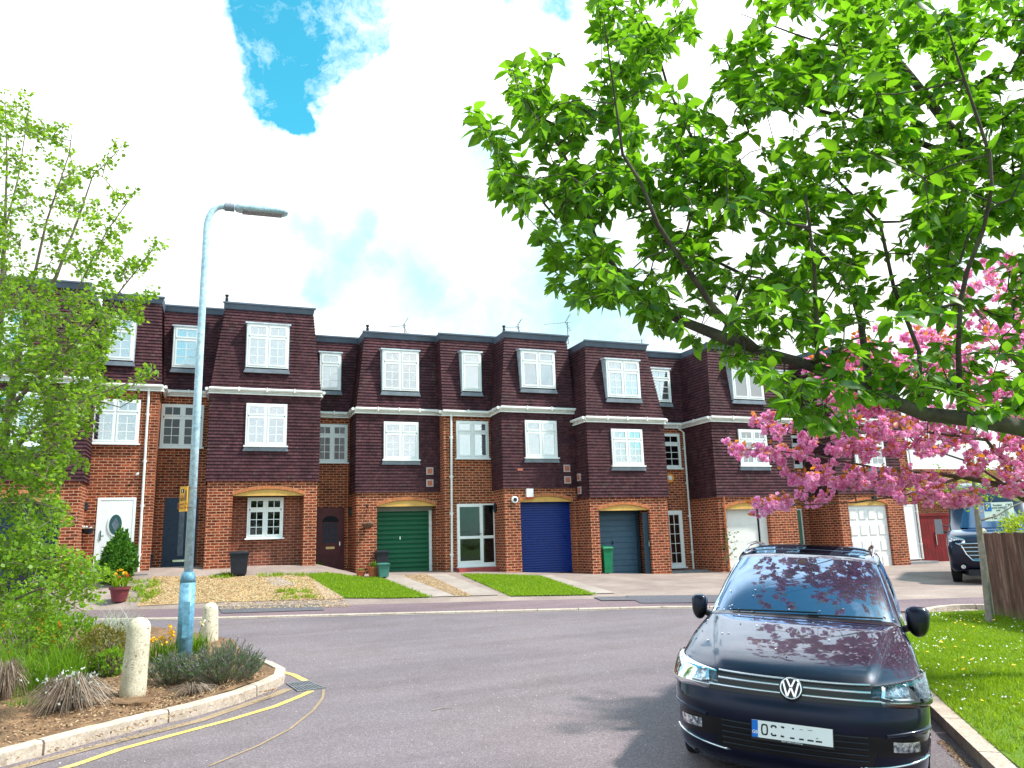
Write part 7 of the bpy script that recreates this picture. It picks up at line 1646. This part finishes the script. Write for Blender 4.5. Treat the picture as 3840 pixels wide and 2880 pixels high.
# scattered grit / bark pieces on the bed and road edge
def chips(name, pts, r0, r1, mat, label):
    V = []; F = []
    for q in pts:
        o = len(V); a = RG_.uniform(0, 6.28); l, w_ = RG_.uniform(r0, r1), RG_.uniform(r0, r1)*.5; u = np.array((math.cos(a), math.sin(a), RG_.normal()*.3)); v = np.array((-math.sin(a), math.cos(a), RG_.normal()*.3))
        for s1_, s2_ in ((-1, -1), (1, -.7), (.8, 1), (-.9, .8)): V.append(tuple(q+u*l*s1_+v*w_*s2_+np.array((0, 0, .006))))
        V.append(tuple(q+np.array((0, 0, .006+l*.5)))); F += [(o, o+1, o+4), (o+1, o+2, o+4), (o+2, o+3, o+4), (o+3, o, o+4)]
    mb = MB(); mb.v = V; mb.f = F; return tag(mb.build(name, mat), label, kind='stuff')
def chipmat():
    m, g = newmat('bark_chips'); r = g.new('ShaderNodeNewGeometry').outputs['Random Per Island']; principled(g, g.ramp(r, [(0, (.07, .035, .02)), (.5, (.26, .14, .07)), (1, (.52, .36, .22))]), .9); return m
M['chip'] = chipmat()
def bsurf(x, y): return rz(x, y)+0.085+0.06*(mn.noise(Vector((x*1.3, y*1.3, 0)))+0.4)
BEDS = [lerp(a, b, t) for a, b in zip(bed, bed[1:]) for t in np.linspace(0, 1, 14)]
bp = np.concatenate([quad_points([(0, 1650), (600, 1488), (560, 1445), (-120, 1480)], 5200, lambda a, b: onR(a, b, .1), bsurf), quad_points([(250, 1590), (600, 1488), (540, 1470), (300, 1510)], 1500, lambda a, b: onR(a, b, .1), bsurf)]); bp = bp[np.array([min(np.linalg.norm(np.array(q[:2])-s_) for s_ in BEDS) > .22 for q in bp])]; chips('bark_chips', bp, .006, .020, M['chip'], 'brown bark chips covering the soil of the planting bed')
rp = np.concatenate([quad_points([(20, 1668), (590, 1500), (580, 1493), (0, 1660)], 260, onR, rz), quad_points([(2040, 1600), (2110, 1665), (2085, 1665), (2020, 1600)], 420, onR, rz)])
chips('road_grit', rp, .004, .010, M['chip'], 'loose brown grit and fallen petals lying in the road gutters')
M['stones'] = None
def stonemat():
    m, g = newmat('golden_stones'); r = g.new('ShaderNodeNewGeometry').outputs['Random Per Island']; principled(g, g.ramp(r, [(0, (.20, .12, .06)), (.45, (.42, .27, .13)), (.8, (.56, .39, .21)), (1, (.66, .56, .42))]), .8); return m
gp_ = np.concatenate([quad_points([(300, 1308), (740, 1293), (668, 1244), (332, 1247)], 9000, onG, gz), quad_points([(460, 1318), (760, 1312), (742, 1292), (440, 1300)], 1500, onG, gz), quad_points([(985, 1289), (1022, 1288), (920, 1241), (868, 1244)], 1100, onG, gz)]); gp_[:, 2] += .012
chips('gravel_stones', gp_, .010, .026, stonemat(), 'golden gravel stones spread over the drive and spilling on the pavement')
pp2 = quad_points([(60, 1650), (1480, 1650), (1480, 1345), (560, 1345)], 900, onR, rz); chips('road_litter', pp2, .003, .010, simple('petal_litter', (.5, .42, .42), .8, var=.4, scale=40), 'tiny pale petals and grit scattered over the road')
# ---- shrubs
def spiky(name, label, cat, px, py, rx, rz_, n, mats, size, up=.8, fn=None, group=None, flowers=None):
    b = onB(px, py, -.04) if fn is None else fn(px, py); E_ = empty(name, b, label, cat, group); stems = MB(); tips = []
    for _ in range(n):
        a = RG_.uniform(0, 6.28); r = rx*math.sqrt(RG_.uniform()); t = b+np.array((math.cos(a)*r, math.sin(a)*r, rz_*RG_.uniform(.62, 1.0)*math.sqrt(max(.12, 1-(r/rx)**2*.75)))); m_ = lerp(b, t, .5)+np.array((math.cos(a)*r*.18, math.sin(a)*r*.18, -.02)); stems.tube([b+np.array((math.cos(a)*.04, math.sin(a)*.04, -.03)), m_, t], [.004, .003, .0015], 4, False); tips.append((m_, t))
    stems.build('stems', M['bark4'], E_)
    pos = []; dr = []
    for m_, t in tips:
        k = 16
        for i in range(k): f = .15+.85*i/k; q = lerp(m_, t, f); d = (t-m_)/np.linalg.norm(t-m_); pos.append(q+RG_.normal(size=3)*.004); r = RG_.normal(size=3); r /= np.linalg.norm(r); dr.append(d*up+r*.55)
    pos, dr = np.array(pos), np.array(dr); h = RG_.uniform(size=len(pos)) < .5
    for j, mt in enumerate(mats):
        s = h if j == 0 else ~h
        V, F = instance(np.array([(-.09, 0, 0), (.09, 0, 0), (.07, .6, 0), (0, 1, .02), (-.07, .6, 0)], float), np.array([(0, 1, 2, 3, 4)]), pos[s], dr[s], RG_.normal(size=pos[s].shape), RG_.uniform(size*.6, size*1.2, s.sum())); np_mesh('foliage', V, F, mt, E_)
    return E_, [t for _, t in tips]
M['lav'] = leaf_mat('lavender_green', (.05, .13, .035), (.13, .24, .06), (.14, .26, .05), .25); M['lav2'] = leaf_mat('lavender_grey', (.12, .11, .12), (.22, .20, .21), (.1, .1, .1), .15)
spiky('lavender_bush', 'larger grey green lavender bush at the kerb corner of the bed', 'bush', 482, 1482, .50, .56, 330, [M['lav'], M['lav2']], .045)
spiky('lavender_bush', 'smaller grey lavender bush between the near bollard and the street lamp', 'bush', 372, 1480, .34, .42, 210, [M['lav'], M['lav2']], .045)
M['dry'] = leaf_mat('dry_stems', (.14, .085, .06), (.42, .32, .25), (.2, .15, .1), .1); M['silver'] = leaf_mat('silver_leaf', (.34, .36, .33), (.55, .57, .52), (.3, .3, .25), .2)
def dryclump(px, py, r, h, n, label):
    b = onB(px, py, -.02); E_ = empty('dried_clump', b, label, 'dried plant'); mb = MB()
    for _ in range(n):
        a = RG_.uniform(0, 6.28); rr = r*RG_.uniform(.3, 1); e = b+np.array((math.cos(a)*rr, math.sin(a)*rr, h*RG_.uniform(.0, .6))); m_ = lerp(b, e, .5)+np.array((0, 0, h*RG_.uniform(.4, 1.0))); pts = [b, lerp(lerp(b, m_, .5), lerp(m_, e, .5), .2), m_, lerp(m_, e, .6)+(0, 0, .02), e]; mb.tube(pts, [.004, .0035, .003, .0025, .0015], 3, False)
    mb.build('stems', M['dry'], E_); return E_, b
Ed, b = dryclump(150, 1535, .46, .30, 620, 'dried brown catmint clump with silver shoots at the front of the bed')
k = 260; a = RG_.uniform(0, 6.28, k); r = .28*np.sqrt(RG_.uniform(size=k)); pos = b+np.column_stack([r*np.cos(a), r*np.sin(a), RG_.uniform(.10, .34, k)]); V, F = instance(SQ_V, SQ_F, pos, RG_.normal(size=(k, 3))*.5+np.array((0, 0, .8)), RG_.normal(size=(k, 3)), RG_.uniform(.03, .05, k)); np_mesh('foliage', V, F, M['silver'], Ed)
dryclump(5, 1510, .3, .36, 300, 'smaller dried brown clump at the left edge of the frame'); dryclump(415, 1500, .3, .10, 170, 'flattened bare twigs under the lavender bushes')
def strap(name, label, cat, pxs, n, h0, h1, w_, lean, mat, fn=None):
    pts = []; 
    for (px, py, r) in pxs:
        b = (onB(px, py, -.02) if fn is None else fn(px, py)); a = RG_.uniform(0, 6.28, n); rr = r*np.sqrt(RG_.uniform(size=n)); pts.append(b+np.column_stack([rr*np.cos(a), rr*np.sin(a), np.zeros(n)]))
    c = pts[0].mean(0); E_ = empty(name, c, label, cat); base = np.concatenate(pts); blades('leaves', base, RG_.uniform(h0, h1, len(base)), w_, lean, mat, E_, seg=3, curl=.8); return E_, base
strap('strap_leaf_clump', 'tall bright green strap leaved clump behind the dried catmint', 'plant', [(60, 1485, .34), (110, 1490, .34), (150, 1470, .26), (20, 1470, .3)], 210, .28, .60, .007, .38, M['blade'])
M['pale_blade'] = leaf_mat('pale_grass', (.30, .36, .28), (.55, .60, .48), (.4, .45, .3), .3)
strap('ornamental_grass', 'pale wispy ornamental grass standing behind the near bollard', 'ornamental grass', [(262, 1392, .18), (230, 1400, .2)], 120, .35, .85, .004, .45, M['pale_blade'])
Ey, by = strap('wallflower', 'yellow orange flowering plant just left of the street lamp base', 'flowering plant', [(366, 1428, .13), (340, 1430, .12)], 90, .2, .42, .006, .35, M['blade'])
def blooms(parent, centers, n, spread, size, mat, name='flowers'):
    pos = np.concatenate([c+RG_.normal(size=(n, 3))*spread for c in centers]); V, F = instance(FV, FF, pos, RG_.normal(size=pos.shape), RG_.normal(size=pos.shape), RG_.uniform(size*.7, size*1.2, len(pos))); np_mesh(name, V, F, mat, parent)
M['yellowfl'] = simple('yellow_petals', (.90, .50, .02), .6, var=.2, scale=30); M['orangefl'] = simple('orange_petals', (.80, .28, .04), .6, var=.3, scale=30); M['whitefl'] = simple('white_petals', (.85, .85, .84), .6)
hb = hdist(onB(366, 1428)); blooms(Ey, [onH(x, y, hb) for x, y in ((366, 1352), (370, 1362), (374, 1372), (368, 1380), (345, 1378), (334, 1380), (350, 1384), (327, 1376))], 5, .025, .019, M['yellowfl'])
strap('iris_clump', 'short green iris leaves growing between the lamp base and the rear bollard', 'plant', [(430, 1412, .14)], 60, .18, .45, .010, .25, M['blade'])
nb_ = onB(437, 1400); NF = empty('cream_flower', nb_, 'cream flower head drooping beside the rear bollard', 'flower'); hb = hdist(nb_); tb_ = MB(); tb_.tube([nb_, onH(430, 1370, hb), onH(440, 1338, hb), onH(436, 1345, hb)], .005, 5); tb_.build('stem', M['blade'], NF); blooms(NF, [onH(436, 1347, hb)], 3, .012, .035, simple('cream_petals', (.80, .70, .52), .6), 'petals')
def bush(name, label, cat, c, R, n, tv, tf, size, mat, extra=None, stem=M['bark4'], up=.4, cone=0):
    E_ = empty(name, c-np.array((0, 0, R[2])), label, cat); v = RG_.normal(size=(n, 3)); v /= np.linalg.norm(v, axis=1, keepdims=True); rr = RG_.uniform(.45, 1.0, (n, 1))**.6; nn2 = np.array([1+.28*mn.noise(Vector(tuple(q*2.2)))+.15*mn.noise(Vector(tuple(q*6))) for q in v])[:, None]; p_ = v*rr*nn2*np.array(R)
    if cone: f = np.clip(1-cone*(p_[:, 2:3]/R[2]+1)/2, .12, 1); p_[:, :2] *= f
    p_ = c+p_; V, F = instance(tv, tf, p_, v+RG_.normal(size=(n, 3))*.5+np.array((0, 0, up)), RG_.normal(size=(n, 3))*.6+v, RG_.uniform(size*.6, size*1.3, n)); np_mesh('foliage', V, F, mat, E_, True)
    st = MB(); b = c-np.array((0, 0, R[2]*1.05))
    for q in p_[::max(1, n//70)]: st.tube([b+RG_.normal(size=3)*.02, lerp(b, q, .5)+RG_.normal(size=3)*.03, q], [.009, .006, .003], 4, False)
    st.build('stems', stem, E_); return E_, p_
M['redgreen'] = leaf_mat('reddish_green_leaf', (.09, .10, .015), (.26, .17, .03), (.25, .22, .03), .35)
def bc_(px, py, r): b = onB(px, py); return b+np.array((0, 0, r))
bush('reddish_shrub', 'reddish green shrub growing just left of the near bollard', 'shrub', bc_(222, 1452, .28), (.34, .34, .30), 1900, LT, LF, .040, M['redgreen'])
bush('yellow_green_shrub', 'small yellow green leafy shrub at the left foot of the near bollard', 'shrub', bc_(238, 1460, .16), (.17, .17, .18), 320, LT, LF, .058, M['leafB'])
Eo, po = bush('orange_flowering_shrub', 'green shrub with small orange flowers under the leafy tree', 'shrub', bc_(35, 1440, .42), (.55, .5, .42), 2600, LT, LF, .05, M['leafB'])
blooms(Eo, list(po[::60]), 2, .02, .018, M['orangefl'])
bush('green_bed_shrub', 'dense mid green shrub filling the back of the planting bed', 'shrub', bc_(130, 1425, .3), (.55, .4, .34), 2400, LT, LF, .05, M['leafB'])
Ew, bw = strap('white_flower_clump', 'low plant with tiny white flowers in front of the strap leaves', 'flowering plant', [(155, 1505, .25), (60, 1530, .2)], 60, .1, .28, .005, .5, M['blade']); blooms(Ew, [q+np.array((0, 0, .28)) for q in bw[::9]], 1, .01, .012, M['whitefl'])
bush('leafy_bed_shrub', 'big fresh green shrub at the far left of the planting bed', 'shrub', bc_(40, 1400, .45), (.65, .5, .5), 3600, MV, MF, .055, M['leafB'])
# conifer bush before the white door
cp = onG(254, 1258); M['conifer'] = leaf_mat('conifer_green', (.03, .12, .012), (.10, .25, .02), (.12, .3, .02), .25)
bush('conifer_bush', 'bright green conical conifer bush in front of the white front door', 'bush', cp+np.array((0, 0, .66)), (.58, .58, .72), 5200, LT, LF, .10, M['conifer'], up=.9, cone=.62)
bush('hedge_bush', 'leafy green bush seen over the top of the wooden fence', 'bush', onH(2212, 1130, hdist(Fb1)+.9)+np.array((.25, 0, -.15)), (.6, .5, .35), 1800, LT, LF, .06, M['leafC'])
# plants in the pots
for (pt_, c), nm in ((POT1, 'leafy_plant'), (POT2, 'leafy_plant'), (POT5, 'spiky_plant')):
    n = 60; a = RG_.uniform(0, 6.28, n); base = c+np.column_stack([.07*np.cos(a), .07*np.sin(a), np.zeros(n)]); blades('leaves', base, RG_.uniform(.08, .22, n) if pt_ is not P2 else RG_.uniform(.03, .08, n), .012, .6, M['blade'], pt_, seg=3)
c = POT3[1]; n = 90; a = RG_.uniform(0, 6.28, n); base = c+np.column_stack([.15*np.cos(a), .15*np.sin(a), np.zeros(n)]); blades('leaves', base, RG_.uniform(.15, .38, n), .014, .35, M['blade2'], POT3[0], seg=3)
blooms(POT3[0], [c+np.array((math.cos(t)*.12, math.sin(t)*.12, .36+.05*math.sin(t*3))) for t in np.linspace(0, 6, 6)], 2, .02, .035, M['yellowfl'], 'yellow_tulips'); blooms(POT3[0], [c+np.array((math.cos(t)*.14, math.sin(t)*.14, .27)) for t in np.linspace(.5, 6.5, 4)], 1, .02, .035, simple('red_petals', (.6, .06, .03), .5), 'red_tulips')
blades('trailing_leaves', p_hb, RG_.uniform(.06, .18, len(p_hb)), .008, 1.1, M['dry'], HBk, seg=3) if (p_hb := HBk_pos) is not None else None
blooms(WB, [np.array(WB.location)+np.array((dx, -.05, .06)) for dx in (-.08, .06)], 3, .03, .03, M['whitefl'])
# climber beside the white garage of house F
cl = Tree([[(S(2722, 2120, Y10-.1), .012), (S(2722, 2000, Y10-.12), .010), (S(2728, 1900, Y10-.12), .004)]]); cl.grow([S(2722+RG_.uniform(-6, 40), RG_.uniform(1990, 2100), Y10-.15+RG_.normal()*.05) for _ in range(26)], step=.1, tipr=.003)
CLM = empty('climbing_plant', S(2722, 2120, Y10-.1), 'thin climbing plant with dark leaves against the plain white garage door', 'plant'); cl.wood('stems', M['bark4'], CLM); P = np.array(cl.P); p1, d1 = whorl(P, cl.tips, cl.par, 3, .8, .1, .02); V, F = instance(LT, LF, p1, d1, RG_.normal(size=p1.shape), RG_.uniform(.06, .1, len(p1))); np_mesh('leaves', V, F, M['conifer'], CLM)
# fallen twig on the road
q = onR(955, 1533); mb = MB(); mb.tube([q+(-.12, 0, .008), q+(0, .02, .012), q+(.11, .0, .008)], .004, 5); mb.tube([q+(0, .02, .01), q+(.05, .07, .015)], .003, 4); tag(mb.build('fallen_twig', M['dry']), 'small pale twig lying alone on the open road', 'twig')
q = onR(640, 1331, .05)
